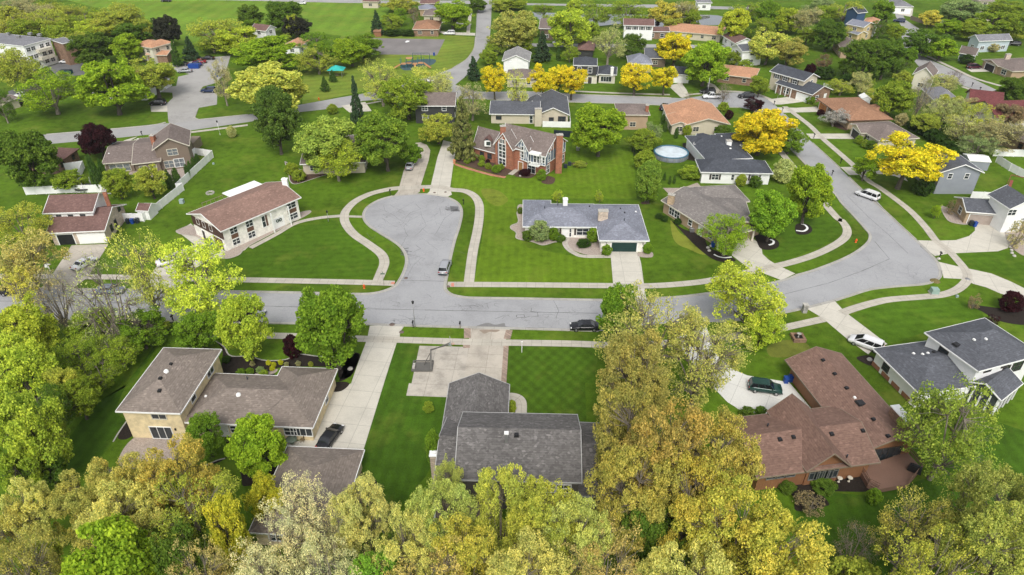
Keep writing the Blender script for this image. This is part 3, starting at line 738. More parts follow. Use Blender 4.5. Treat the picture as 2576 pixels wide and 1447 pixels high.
# ---------------------------------------------------------------- vehicles (built along +x = forward)
def car_proto(kind):
    Ls, Wd, Ht = dict(sedan=(4.8, 1.84, 1.45), suv=(4.75, 1.92, 1.72), van=(5.1, 1.98, 1.76), pickup=(5.8, 2.02, 1.88), hatch=(4.3, 1.78, 1.5))[kind]
    r = empty('parked_car', (0, 0, 0)); hw = Wd / 2; X0, X1 = -Ls / 2, Ls / 2
    prof = dict(   # (x fraction rear->front, deck height)
        sedan=[(0, .72), (.03, .95), (.2, 1.0), (.3, .98), (.7, .95), (.74, .93), (.95, .78), (1, .55)],
        hatch=[(0, .75), (.03, .98), (.15, .98), (.7, .95), (.76, .93), (.95, .8), (1, .55)],
        suv=[(0, .8), (.02, 1.05), (.15, 1.08), (.7, 1.05), (.76, 1.04), (.95, .92), (1, .62)],
        van=[(0, .8), (.02, 1.05), (.15, 1.06), (.75, 1.03), (.82, 1.0), (.96, .85), (1, .58)],
        pickup=[(0, .95), (.02, 1.1), (.38, 1.1), (.4, 1.12), (.7, 1.12), (.76, 1.12), (.96, 1.0), (1, .65)])[kind]
    mb = MB(); rows = []
    for i, (fx, zt) in enumerate(prof):
        x = X0 + Ls * fx; e = 0.86 if fx in (0, 1) else 0.95 if fx < .04 or fx > .93 else 1.0; w = hw * e; zb = 0.28 if 0.02 < fx < .98 else 0.38
        rows.append([Vector((x, -w * 0.9, zb)), Vector((x, -w, zb + 0.18)), Vector((x, -w, zt * 0.8)), Vector((x, -w * 0.93, zt * 0.97)), Vector((x, -w * 0.5, zt + 0.03)),
                     Vector((x, w * 0.5, zt + 0.03)), Vector((x, w * 0.93, zt * 0.97)), Vector((x, w, zt * 0.8)), Vector((x, w, zb + 0.18)), Vector((x, w * 0.9, zb))])
    for a, b in zip(rows[:-1], rows[1:]):
        for j in range(9): mb.face([a[j], b[j], b[j + 1], a[j + 1]], 0, None, True)
        mb.face([a[9], b[9], b[0], a[0]])
    mb.face(rows[0]); mb.face(rows[-1][::-1])
    # roof panel and pillars (body colour); greenhouse (glass)
    gh = dict(sedan=[.16, .30, .58, .74], hatch=[.03, .12, .56, .74], suv=[.02, .08, .58, .74], van=[.02, .07, .62, .83], pickup=[.39, .42, .62, .76])[kind]
    xs = [X0 + Ls * f for f in gh]; zb = 0.97 if kind in ('sedan', 'hatch') else 1.1 if kind == 'pickup' else 1.04; tw = hw * 0.74; bw = hw * 0.9
    lo = [Vector((xs[0], -bw, zb)), Vector((xs[3], -bw, zb)), Vector((xs[3], bw, zb)), Vector((xs[0], bw, zb))]
    hi = [Vector((xs[1], -tw, Ht - .04)), Vector((xs[2], -tw, Ht - .04)), Vector((xs[2], tw, Ht - .04)), Vector((xs[1], tw, Ht - .04))]
    gl = MB()
    for k in range(4): gl.face([lo[k], lo[(k + 1) % 4], hi[(k + 1) % 4], hi[k]])
    rf = [Vector((xs[1] - .06, -tw - .03, Ht - .07)), Vector((xs[2] + .06, -tw - .03, Ht - .07)), Vector((xs[2] + .06, tw + .03, Ht - .07)), Vector((xs[1] - .06, tw + .03, Ht - .07))]
    ru = [Vector((xs[1] + .1, -tw + .1, Ht)), Vector((xs[2] - .12, -tw + .1, Ht)), Vector((xs[2] - .12, tw - .1, Ht)), Vector((xs[1] + .1, tw - .1, Ht))]
    for k in range(4): mb.face([rf[k], rf[(k + 1) % 4], ru[(k + 1) % 4], ru[k]])
    mb.face(ru); mb.face(rf[::-1])
    for k in range(4): mb.bar(lo[k] + Vector((0, 0, -.02)), hi[k], 0.09, 0.07)
    for sgn in (-1, 1):
        for f in ((.5,) if kind != 'van' and kind != 'suv' else (.34, .66)):
            a = Vector((xs[0] * (1 - f) + xs[3] * f, sgn * bw, zb)); b = Vector((xs[1] * (1 - f) + xs[2] * f, sgn * tw, Ht - .04)); mb.bar(a, b, 0.08, 0.05)
        mb.box((xs[3] - 0.28, sgn * (hw + 0.06), zb + 0.05), (0.16, 0.2, 0.14))
    if kind in ('suv', 'van'):
        for sgn in (-1, 1): mb.bar((xs[1] + .2, sgn * tw * .92, Ht + .04), (xs[2] - .2, sgn * tw * .92, Ht + .04), 0.05, 0.05)
    body = mb.build('body', M['car'], parent=r)
    if kind == 'pickup':
        bd = MB(); bd.box((X0 + Ls * .2, 0, 1.135), (Ls * .32, hw * 1.55, 0.02)); bd.build('cargo_bed', M['black'], parent=r)
    gl.build('windows', M['carglass'], parent=r)
    tr_ = MB(); tr_.box((X0 + .02, 0, .42), (.12, Wd * .84, .18)); tr_.box((X1 - .02, 0, .36), (.12, Wd * .82, .16)); tr_.box((X1 - .03, 0, .56), (.08, Wd * .4, .12)); tr_.box((0, 0, .3), (Ls * .97, Wd * .6, .06)); tr_.build('bumper_trim', M['dark_plastic'], parent=r)
    for sgn in (-1, 1):
        for fx in (0.19, 0.81):
            c = Vector((X0 + Ls * fx, sgn * (hw - 0.12), 0.33)); wb = MB(); wb.tube(c + Vector((0, -.11, 0)), c + Vector((0, .12, 0)), .33, .33, 16)
            w = wb.build('wheel', M['tyre'], parent=r)
            rb = MB(); rb.tube(c + Vector((0, sgn * .1, 0)), c + Vector((0, sgn * .135, 0)), .2, .18, 12); rb.build('rim', M['rim'], parent=w)
        hb = MB(); hb.box((X1 - .1, sgn * hw * .68, .66), (.2, hw * .36, .13)); hb.build('headlight', M['lamp_white'], parent=r)
        tb = MB(); tb.box((X0 + .05, sgn * hw * .72, .84), (.14, hw * .32, .16)); tb.build('taillight', M['lamp_red'], parent=r)
    pl = MB(); pl.box((X0 - .03, 0, .74), (.02, .34, .15)); pl.build('number_plate', M['white'], parent=r)
    return r
CARP = {}
def setcol(o, c):
    o.color = c
    for ch in o.children: setcol(ch, c)
def car(kind, col, tn, x, y, heading, label, cat='car', z=0.03):
    """heading: degrees, 0 = pointing right in the picture, 90 = away from the camera"""
    if kind not in CARP: CARP[kind] = car_proto(kind); o = CARP[kind]
    else: o = copy_tree(CARP[kind])
    p = g(tn, x, y, 0.7); o.location = (p.x, p.y, z); o.rotation_euler = (0, 0, math.radians(heading))
    o.name = {'pickup': 'pickup_truck', 'van': 'parked_van'}.get(kind, 'parked_car')
    setcol(o, (*col, 1)); tag(o, label, cat, 'vehicles parked along the streets and driveways')
    return o
WHT, BLK, SLV, NVY, RED, GRN, MAR = (.75, .75, .76), (.012, .012, .015), (.34, .35, .37), (.02, .035, .09), (.22, .01, .015), (.012, .05, .04), (.06, .008, .02)
def wp(tn, pts): return [g(*q) if len(q) == 3 else g(tn, q[0], q[1]) for q in pts]
# ================================================================ GROUND, ROADS, PATHS
M['kerb'] = concrete('kerb_concrete', (0.40, 0.385, 0.35), 3.0)
M['walk'] = concrete('sidewalk_concrete', (0.47, 0.435, 0.37), 1.6, var=0.12, stain=0.18)
M['drive'] = concrete('driveway_concrete', (0.55, 0.52, 0.45), 3.4, var=0.06, stain=0.16)
M['drive_old'] = concrete('old_driveway_concrete', (0.47, 0.425, 0.36), 3.2, var=0.1, stain=0.3)
M['court'] = concrete('court_concrete', (0.47, 0.43, 0.37), 3.6, var=0.1, stain=0.42)
M['drive_white'] = concrete('new_driveway_concrete', (0.66, 0.65, 0.61), 4.6, var=0.04, stain=0.08)
M['asphalt'] = asphalt('road_asphalt', (0.33, 0.332, 0.34))
M['asphalt_far'] = asphalt('far_asphalt', (0.33, 0.325, 0.32), 0.6)
M['asphalt_lot'] = asphalt('lot_asphalt', (0.35, 0.34, 0.325), 1.5)
M['asphalt_dark'] = asphalt('dark_asphalt', (0.15, 0.15, 0.155), 0.8)
M['lawn'] = grass('lawn_grass', (0.080, 0.148, 0.009), dry=0.1)
M['lawn_field'] = grass('field_grass', (0.135, 0.235, 0.022), dark=0.8, dry=0.25, var=0.6, stripes=(0, 7.0, 0.05))
M['lawn_park'] = grass('park_grass', (0.15, 0.22, 0.028), dark=0.8, dry=0.4, var=0.7, stripes=(70, 4.0, 0.06))
M['lawn_fine'] = grass('striped_lawn', (0.108, 0.185, 0.010), dark=0.8, var=0.8, stripes=(2, 1.6, 0.05))
M['lawn_cross'] = grass('crosscut_lawn', (0.060, 0.120, 0.008), dark=0.8, var=0.7, stripes=(38, 1.5, 0.075, -38), seed=9)
M['lawn_dark'] = grass('dark_green_lawn', (0.052, 0.112, 0.008), dark=0.7, var=0.8, stripes=(6, 1.6, 0.06), seed=5)  # darker green grass tone with mowing stripes
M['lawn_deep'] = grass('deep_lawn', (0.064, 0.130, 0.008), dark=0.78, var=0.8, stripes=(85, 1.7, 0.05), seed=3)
def base_ground():
    mb = MB(); mb.face([(-1500, -60, 0), (1500, -60, 0), (1500, 3500, 0), (-1500, 3500, 0)])
    o = mb.build('ground', M['lawn'], fix=False); o['kind'] = 'structure'
base_ground()
sheet('field', M['lawn_field'], wp(1, [(900, -120), (2, 420, -60), (2, 400, 30), (2, 200, 280), (2, 0, 270), (2300, 240), (1500, 330), (1360, 330), (1000, 130), (500, 0), (500, -100)]), 0.006)
sheet('park_lawn', M['lawn_park'], wp(2, [(0, 270), (760, 265), (1005, 280), (1000, 370), (940, 450), (830, 520), (600, 590), (300, 660), (0, 725), (1, 2280, 790), (1, 2290, 560), (1, 2480, 420)]), 0.008)
# lawns with a mowing pattern of their own
sheet('lawn', M['lawn_fine'], wp(5, [(1060, 60), (1080, 250), (1040, 500), (1000, 690), (2050, 700), (2030, 510), (1800, 495), (1400, 420), (1300, 50)]), 0.005)
sheet('lawn', M['lawn_fine'], wp(2, [(850, 1250), (1240, 1350), (1700, 1300), (1750, 1060), (2200, 1150), (2230, 1500), (2, 1300, 1500), (2, 1060, 1500), (830, 1430)]), 0.007)
sheet('lawn', M['lawn_cross'], wp(5, [(1262, 1160), (1950, 1180), (1900, 1447), (8, 1840, 0), (8, 1850, 300), (8, 1400, 235), (8, 1250, 100), (1246, 1447)]), 0.005)
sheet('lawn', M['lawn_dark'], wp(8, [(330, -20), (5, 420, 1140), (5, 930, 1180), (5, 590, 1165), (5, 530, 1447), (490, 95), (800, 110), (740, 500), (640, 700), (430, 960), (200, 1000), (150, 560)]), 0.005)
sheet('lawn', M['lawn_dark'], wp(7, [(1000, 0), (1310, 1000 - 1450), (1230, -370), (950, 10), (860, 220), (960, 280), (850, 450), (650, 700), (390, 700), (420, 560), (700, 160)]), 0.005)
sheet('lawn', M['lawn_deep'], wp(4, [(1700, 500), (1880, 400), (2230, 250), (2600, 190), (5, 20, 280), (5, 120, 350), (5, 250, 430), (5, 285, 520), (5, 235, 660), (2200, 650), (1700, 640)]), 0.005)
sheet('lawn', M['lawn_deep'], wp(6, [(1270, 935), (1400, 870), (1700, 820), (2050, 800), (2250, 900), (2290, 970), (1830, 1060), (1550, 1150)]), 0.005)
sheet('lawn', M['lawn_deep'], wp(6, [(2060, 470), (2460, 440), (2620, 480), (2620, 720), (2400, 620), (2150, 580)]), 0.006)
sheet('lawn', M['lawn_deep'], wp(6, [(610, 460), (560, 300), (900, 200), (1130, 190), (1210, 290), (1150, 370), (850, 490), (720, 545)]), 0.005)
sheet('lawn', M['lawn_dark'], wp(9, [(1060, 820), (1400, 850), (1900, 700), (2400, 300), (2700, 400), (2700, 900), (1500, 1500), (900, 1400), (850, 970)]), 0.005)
sheet('lawn', grass('dry_lawn', (0.20, 0.235, 0.03), dark=0.85, dry=0.5), wp(6, [(-90, 215), (-20, 310), (60, 350), (160, 420), (185, 470), (130, 470), (40, 430), (-30, 400), (-75, 340)]), 0.0065, True)
sheet('lawn', grass('worn_lawn', (0.12, 0.14, 0.025), dark=0.85, dry=0.4), wp(6, [(640, 1170), (760, 1120), (900, 1130), (960, 1180), (900, 1230), (760, 1250), (660, 1240)]), 0.0065, True)
sheet('lawn', grass('thin_lawn', (0.14, 0.18, 0.02), dark=0.85, dry=0.4), wp(5, [(1060, -20), (1180, -10), (1260, 60), (1180, 110), (1090, 60)]), 0.0075, True)
# roads
R1 = [(1, 340, 1500)]
road_main = ([(4, -1200, 760), (4, 0, 735), (4, 1000, 738), (4, 1700, 750), (5, -100, 765), (5, 130, 771)] +
    [(5, *q) for q in [(240, 766), (330, 745), (400, 712), (440, 660), (475, 585), (488, 510), (462, 440), (400, 382), (280, 308), (200, 252), (164, 195), (172, 148), (205, 108), (285, 62), (385, 33), (500, 20), (620, 15), (720, 24), (800, 40), (868, 75), (905, 118), (912, 175), (892, 270), (862, 360), (830, 490), (808, 600), (792, 680), (790, 735), (830, 772), (900, 791), (1000, 800), (1300, 804), (1600, 810), (1940, 816)]] +
    [(6, -330, 808), (6, 0, 790), (6, 250, 757), (6, 500, 720), (6, 745, 668), (6, 870, 625), (6, 1000, 588), (6, 1200, 510), (6, 1320, 445), (6, 1395, 380), (6, 1408, 325), (6, 1370, 275), (6, 1290, 185), (6, 1200, 90), (6, 1130, 0), (3, 890, 1205), (3, 700, 1000), (3, 600, 900), (3, 520, 830), (3, 430, 812), (3, 200, 808), (3, 0, 812)] +
    [(2, 2330, 790), (2, 1760, 772), (2, 1400, 760), (2, 1350, 690), (2, 1800, 714), (2, 2200, 728), (2, 2575, 742)] +
    [(3, 120, 728), (3, 300, 700), (3, 450, 697), (3, 560, 716), (3, 640, 750), (3, 700, 795), (3, 770, 865), (3, 850, 950), (3, 960, 1060), (3, 1150, 1235), (3, 1345, 1425), (6, 1470, 75), (6, 1560, 175), (6, 1760, 362), (6, 1850, 445), (6, 1925, 530), (6, 1953, 600), (6, 1945, 645), (6, 1890, 682), (6, 1800, 703), (6, 1600, 718), (6, 1420, 740), (6, 1270, 785), (6, 1130, 830), (6, 960, 872), (6, 800, 908), (6, 640, 942), (6, 400, 975), (6, 100, 990), (6, -200, 1000)] +
    [(5, 1940, 1053), (5, 1750, 1047), (5, 1290, 1035), (5, 950, 1027), (5, 470, 1012), (5, 200, 1003), (4, 2000, 993), (4, 1000, 975), (4, 0, 960), (4, -1200, 950)])
sheet('road', M['asphalt'], wp(5, road_main), 0.014)
# seams and sealed cracks, thin strips of tar on the asphalt
seams = MB()
def seam(tn, pts, w=0.07, z=0.019, jit=0.12):
    P = wp(tn, pts); Q = []
    for a, b in zip(P[:-1], P[1:]):
        k = max(2, int((b - a).length / 1.2))
        for j in range(k): p = a.lerp(b, j / k); Q.append(p + Vector((random.uniform(-jit, jit), random.uniform(-jit, jit), 0)) * (1 if j else 0))
    Q.append(P[-1])
    for a, b in zip(Q[:-1], Q[1:]):
        d = (b - a)
        if d.length < 1e-4: continue
        d.normalize(); n = Vector((-d.y, d.x, 0)) * (w * random.uniform(0.3, 0.7))
        seams.face([(a - n)[:2] + (z,), (b - n)[:2] + (z,), (b + n)[:2] + (z,), (a + n)[:2] + (z,)])
seam(4, [(0, 825), (700, 835), (1700, 855), (5, 200, 884), (5, 900, 898), (5, 1400, 908), (5, 1940, 918)], 0.11, jit=0.03)
seam(6, [(640, 805), (820, 760), (1100, 690), (1350, 600), (1560, 508), (1450, 375)], 0.09, jit=0.03)
seam(6, [(1240, 30), (1400, 190), (1560, 330), (1700, 465)], 0.07, jit=0.03)
seam(5, [(440, 672), (620, 672), (785, 677)], 0.12, jit=0.03)
seam(5, [(930, 862), (1000, 858), (1035, 866)], 0.12); seam(5, [(970, 858), (985, 880)], 0.1)
seam(5, [(1320, 945), (1325, 930), (1380, 928), (1385, 948), (1330, 950), (1320, 945)], 0.09, jit=.03); seam(5, [(1385, 950), (1420, 940), (1485, 943), (1480, 910), (1430, 905), (1435, 880)], 0.1, jit=.05)
for a in [[(240, 290), (380, 380), (430, 440)], [(480, 210), (520, 160), (600, 130), (560, 90)], [(450, 420), (500, 330), (470, 260), (520, 200)], [(540, 460), (600, 430), (560, 400)], [(700, 330), (780, 200), (850, 150)],
          [(500, 640), (540, 560), (600, 500)], [(640, 770), (680, 800)], [(1100, 840), (1110, 880)], [(1600, 820), (1640, 900), (1620, 960)], [(430, 930), (520, 960)], [(1240, 930), (1160, 960)], [(270, 120), (400, 180), (500, 260)], [(600, 150), (640, 260), (560, 330)]]: seam(5, a, 0.05, jit=0.16)
for k in range(40):
    x = random.uniform(230, 830); y = random.uniform(60, 620)
    if x < 480 and y > 330: continue
    seam(5, [(x, y), (x + random.uniform(-70, 70), y + random.uniform(-40, 40)), (x + random.uniform(-110, 110), y + random.uniform(-60, 60))], 0.035, jit=0.2)
for k in range(34):
    x = random.uniform(300, 1900); y = random.uniform(825, 1000)
    seam(5, [(x, y), (x + random.uniform(-60, 60), y + random.uniform(-20, 20)), (x + random.uniform(-120, 120), y + random.uniform(-30, 30))], 0.035, jit=0.4)
for (a, b) in (((780, 115), (885, 145)), ((450, 420), (500, 485))):      # broken-up patches
    for k in range(26):
        x = random.uniform(a[0], b[0]); y = random.uniform(a[1], b[1]); seam(5, [(x, y), (x + random.uniform(-40, 40), y + random.uniform(-12, 12))], 0.16, jit=0.3)
seam(6, [(1780, 370), (1800, 420), (1930, 530), (1950, 600), (1940, 650)], 0.09, jit=.05); seam(6, [(1210, 120), (1290, 200), (1370, 232)], 0.08)
seam(5, [(210, 1000), (350, 1000), (390, 992), (440, 1005), (950, 1022), (1530, 1028), (1740, 1044)], 0.1, jit=0.05)
seam(2, [(1035, 0), (1010, 300)], 0.1)
so_ = seams.build('road_seam', M['tar'], fix=False); so_['kind'] = 'structure'
wet = wp(5, [(1020, 1015), (1060, 1000), (1110, 990), (1160, 1004), (1230, 992), (1240, 1015), (1290, 1022), (1330, 1030), (1050, 1024)])
sheet('wet_patch', plain('damp_asphalt', (0.19, 0.185, 0.18), 0.4), wet, 0.0175, True)
sheet('wet_patch', plain('damp_concrete', (0.27, 0.215, 0.165), 0.5), wp(5, [(1050, 1045), (1190, 1042), (1170, 1060), (1120, 1058), (1080, 1072), (1060, 1060)]), 0.031, True)
sheet('repair_patch', M['asphalt_dark'], wp(5, [(820, 108), (880, 112), (888, 148), (826, 150)]), 0.0175)
sheet('road', M['asphalt_far'], wp(2, [(1040, -40), (1138, -40), (1130, 160), (1120, 300), (1065, 400), (1020, 470), (960, 560), (860, 640), (1000, 690), (1100, 694), (1360, 690), (1400, 762), (1100, 750), (700, 742), (400, 745), (160, 762), (0, 812),
    (1, 2270, 846), (1, 1870, 922), (1, 1440, 985), (1, 850, 1045), (1, 370, 1088), (1, -200, 1130), (1, -200, 1060), (1, 350, 1016), (1, 850, 974), (1, 1150, 945), (1, 1500, 902), (1, 1870, 866), (1, 2270, 790), (0, 735), (180, 705), (400, 650), (650, 585), (840, 515), (945, 448), (1000, 370), (1012, 280), (1022, 100)]), 0.010)
sheet('road', M['asphalt_far'], wp(1, [(-300, -30), (950, -6), (1600, 0), (2575, 22), (2, 600, 30), (2, 1050, 30), (2, 1050, 5), (2, 300, 5), (1, 1900, -25), (1, 900, -50)]), 0.022)
sheet('road', M['asphalt_far'], wp(2, [(1140, 35), (1900, 48), (2370, 60), (3, 500, 75), (3, 500, 55), (2370, 35), (1700, 30), (1140, 20)]), 0.018)
sheet('road', M['asphalt_far'], wp(2, [(1130, 325), (1600, 330), (2350, 335), (3, 900, 350), (3, 900, 372), (2350, 360), (1600, 355), (1128, 348)]), 0.02)
sheet('road', M['asphalt_far'], wp(3, [(1590, -60), (1640, 60), (1680, 150), (1820, 240), (1900, 300), (1850, 330), (1760, 300), (1660, 215), (1610, 130), (1560, -60)]), 0.016)
sheet('road', M['asphalt_far'], wp(3, [(1640, 230), (1680, 380), (1780, 500), (1960, 590), (2290, 710), (2575, 820), (2900, 960), (2900, 860), (2560, 760), (2390, 690), (2200, 600), (2000, 510), (1820, 430), (1740, 340), (1720, 230)]), 0.02)
sheet('parking_lot', M['asphalt_lot'], wp(1, [(1270, 915), (1265, 845), (1140, 845), (1135, 800), (1250, 790), (1305, 740), (1300, 700), (1090, 690), (1100, 670), (1330, 650), (1345, 580), (1430, 560), (1280, 520), (1280, 480), (1400, 470), (1530, 455), (1620, 430), (1740, 420), (1700, 560), (1620, 630), (1530, 655), (1505, 690), (1640, 705), (1637, 790), (1500, 815), (1485, 860), (1470, 895), (1500, 908), (1280, 935)]), 0.017)
sheet('parking_lot', M['asphalt_dark'], wp(1, [(360, 505), (480, 462), (620, 470), (700, 560), (560, 572), (430, 572)]), 0.012)
sheet('parking_lot', M['asphalt_dark'], wp(1, [(60, 690), (180, 650), (230, 640), (260, 720), (190, 730), (160, 790), (100, 800)]), 0.014)
sheet('playing_court', plain('court_asphalt', (0.20, 0.185, 0.18), 0.9, var=0.2, sc=0.15), wp(2, [(225, 288), (782, 298), (722, 418), (230, 410)]), 0.016)
sheet('court_mark', M['white'], wp(2, [(480, 318), (495, 306), (515, 308), (512, 316), (490, 322)]), 0.022)
sheet('play_surface', M['rubber'], wp(2, [(445, 500), (480, 470), (560, 452), (650, 445), (712, 452), (700, 480), (640, 505), (540, 528), (470, 530)]), 0.016, True)
sheet('pond', M['water'], wp(2, [(1400, 95), (1600, 98), (1850, 105), (2150, 110), (2400, 112), (3, 270, 118), (3, 300, 185), (3, 60, 190), (2450, 215), (2200, 175), (1850, 200), (1500, 150)]), 0.03, True)
# lawn islands of the parking lot are the ground itself; driveways
DR = [('drive', 5, [(195, 1112), (215, 1012), (350, 1008), (472, 1018), (445, 1060), (440, 1095), (418, 1140), (8, 325, -10), (8, 155, 545), (7, 2600, 700), (7, 2200, 700), (7, 2090, 520), (7, 2095, 440), (7, 2330, 430), (7, 2440, 200), (7, 2520, 60), (4, 2650, 1447), (4, 2700, 1300)], -8),
      ('drive_old', 5, [(970, 1026), (1275, 1033), (1245, 1100), (1232, 1160), (1208, 1447), (8, 1190, 60), (8, 820, 60), (920, 1447), (960, 1180), (966, 1100)], -4),
      ('court', 5, [(590, 1163), (962, 1172), (922, 1447), (8, 820, 60), (8, 800, 106), (8, 490, 94), (8, 510, 0), (530, 1447)], -4),
      ('drive_white', 9, [(-400, -480), (-220, -460), (-60, -250), (150, -80), (250, 20), (6, 600, 1300), (6, 760, 1330), (860, 0), (975, 190), (640, 250), (500, 215), (430, 195), (280, 100), (100, -60), (-200, -300)], -30),
      ('drive', 6, [(938, 884), (1150, 828), (1215, 897), (1262, 935), (1400, 1040), (1545, 1150), (1440, 1185), (1400, 1228), (1240, 1110), (1085, 980), (1038, 943)], -40),
      ('drive', 6, [(1775, 367), (1890, 370), (2060, 366), (2160, 335), (2205, 295), (2205, 265), (2185, 240), (2400, 240), (2440, 300), (2465, 380), (2455, 425), (2380, 450), (2050, 465), (2000, 468), (1905, 486), (1850, 444)], -35),
      ('drive', 6, [(1926, 528), (2080, 565), (2180, 585), (2330, 618), (2480, 680), (2640, 760), (2640, 830), (2400, 770), (2290, 722), (2190, 695), (2120, 660), (1970, 652), (1958, 600)], -15),
      ('drive', 5, [(2030, 450), (2238, 450), (2262, 540), (2300, 810), (2060, 810), (2048, 660)], -2),
      ('drive', 6, [(490, 335), (540, 360), (585, 400), (598, 440), (602, 470), (650, 515), (710, 552), (850, 618), (745, 668), (620, 620), (500, 580), (370, 480), (385, 430), (420, 380)], -40),
      ('drive_old', 4, [(540, 405), (820, 395), (660, 650), (530, 742), (310, 730), (395, 625)], -30),
      ('drive', 4, [(1050, 738), (1345, 742), (1440, 600), (1600, 500), (1705, 505), (1850, 440), (1880, 410), (1700, 450), (1560, 350), (1440, 240), (1340, 300), (1470, 400), (1250, 480), (1140, 620), (1100, 700)], -30),
      ('drive_old', 2, [(430, 1440), (470, 1290), (530, 1180), (560, 1080), (600, 1075), (645, 1095), (672, 1135), (660, 1210), (600, 1400), (592, 1450), (5, 560, 20), (5, 400, 30)], 0),
      ('drive', 2, [(770, 1060), (850, 1080), (862, 1150), (850, 1210), (820, 1425), (835, 1470), (5, 800, 40), (5, 640, 20), (665, 1447), (725, 1190)], 0),
      ('drive', 3, [(640, 752), (740, 740), (830, 728), (950, 745), (900, 770), (830, 780), (740, 790), (695, 790)], 0),
      ('drive', 3, [(712, 812), (860, 815), (1010, 806), (1045, 845), (850, 850), (755, 852)], 0),
      ('drive', 3, [(930, 1010), (1270, 1010), (1335, 1050), (1250, 1050), (970, 1048)], 0),
      ('drive', 3, [(1190, 1262), (1500, 1258), (1620, 1262), (1700, 1370), (1600, 1330), (1510, 1315), (1255, 1322)], 0),
      ('drive', 3, [(2140, 520), (2260, 505), (2350, 540), (2180, 545)], 0),
      ('drive', 3, [(0, 640), (30, 680), (50, 725), (0, 740), (2, 2560, 735), (2, 2470, 650), (2, 2575, 620)], 0),
      ('drive_old', 3, [(190, 620), (240, 640), (300, 700), (170, 715)], 0),
      ('drive', 2, [(720, 235), (780, 262), (1010, 270), (1010, 250), (850, 245)], 0), ('drive', 2, [(640, 165), (980, 190), (980, 178), (700, 155)], 0),
      ('drive', 1, [(870, 1110), (940, 1060), (1040, 1030), (990, 1060), (1010, 1090), (930, 1115)], 0),
      ('drive', 1, [(1140, 845), (1265, 845), (1262, 800), (1145, 805)], 0), ('walk', 1, [(170, 570), (330, 505), (470, 450), (520, 440), (510, 425), (400, 420), (420, 440), (290, 510)], 0),
      ('drive', 2, [(0, 800), (180, 770), (230, 840), (60, 850)], 0), ('drive', 3, [(1590, 60), (1740, 65), (1730, 130), (1630, 110)], 0)]
for i, (m_, tn, pts, an) in enumerate(DR):
    if m_ == 'drive_white': pts = [(0, 1690, 826), (0, 1775, 816), (0, 1800, 890), (0, 1845, 930), (0, 1880, 945), (0, 1985, 962), (0, 2044, 1032), (0, 1960, 1045), (0, 1868, 1036), (0, 1830, 1012), (0, 1780, 960), (0, 1715, 880)]
    sheet('driveway' if m_ != 'court' else 'play_court', M[m_], wp(tn, pts), 0.024 + 0.0007 * i if m_ != 'court' else 0.0222, False, math.radians(an))
# sidewalks
WK = [(4, [(-900, 640), (0, 640), (700, 643), (1100, 650), (1740, 664), (5, 0, 681), (5, 400, 692)], 1.7),
      (5, [(270, 682), (300, 610), (325, 535), (300, 470), (210, 400), (100, 325), (38, 250), (22, 190), (42, 135), (110, 70), (215, 18), (330, -12), (2, 420, 1422), (2, 600, 1414), (2, 740, 1412), (5, 830, -15), (5, 930, -5), (5, 1000, 30), (5, 1038, 90), (5, 1042, 180), (5, 1025, 300), (5, 990, 470), (5, 962, 690)], 1.9),
      (5, [(55, 187), (160, 190)], 0.9),
      (5, [(800, 700), (1300, 703), (2020, 710), (2100, 712), (2300, 712), (6, -50, 700), (6, 200, 672), (6, 480, 612), (6, 690, 565), (6, 850, 525), (6, 1000, 475), (6, 1140, 408), (6, 1225, 345), (6, 1240, 285), (6, 1200, 220), (6, 1140, 170), (3, 860, 1290), (3, 690, 1090), (3, 640, 1060)], 1.7),
      (4, [(1500, 1080), (1810, 1084), (2200, 1091), (5, 190, 1112), (5, 450, 1119), (5, 960, 1135), (5, 1240, 1140), (5, 1700, 1147), (5, 2200, 1160), (6, 0, 1130), (6, 400, 1090), (6, 700, 1040), (6, 1060, 962)], 1.6),
      (6, [(1200, 915), (1300, 880), (1420, 845), (1560, 815), (1800, 795), (1950, 780), (2060, 745), (2130, 690), (2150, 640), (2125, 580), (2050, 490), (1990, 430), (1910, 368), (1830, 265), (1700, 130), (1500, -20), (3, 1400, 1365), (3, 1310, 1270), (3, 1210, 1180), (3, 1060, 1050), (3, 960, 950), (3, 830, 850), (3, 770, 805)], 1.6),
      (3, [(300, 688), (450, 695), (560, 712), (660, 750)], 1.3), (3, [(30, 718), (300, 690)], 1.2),
      (2, [(1760, 690), (2100, 705), (2480, 716)], 1.3), (2, [(980, 60), (965, 170), (955, 260)], 1.5),
      (1, [(1440, 1000), (1640, 975), (1870, 945)], 1.4), (1, [(1010, 1060), (1130, 1048)], 1.2),
      (3, [(1790, 400), (1900, 450), (2040, 515), (2200, 590), (2400, 650)], 1.5), (3, [(2110, 655), (2260, 710)], 1.4),
      (5, [(1712, 345), (1688, 385), (1710, 430), (1760, 465), (1830, 488), (2035, 490)], 1.1),
      (4, [(1890, 425), (2080, 325), (2230, 240), (2400, 200), (5, 0, 183)], 1.2),
      (8, [(1250, 100), (1320, 110), (1355, 145), (1357, 225)], 1.6),
      (9, [(1560, -220), (1480, -170), (1560, -60), (1740, 165)], 0.9), (2, [(170, 790), (300, 765)], 1.0),
      (2, [(1275, 1320), (1340, 1270), (1370, 1250)], 1.3)]
for i, (tn, pts, w) in enumerate(WK): ribbon('sidewalk', M['walk'], wp(tn, pts), w, 0.046 + 0.0008 * i, smooth=len(pts) > 2)
ribbon('brick_path', brick('path_brick', (0.42, 0.17, 0.10), sc=1.5), wp(2, [(860, 1240), (930, 1265), (1050, 1300), (1150, 1325), (1240, 1340)]), 1.0, 0.034)
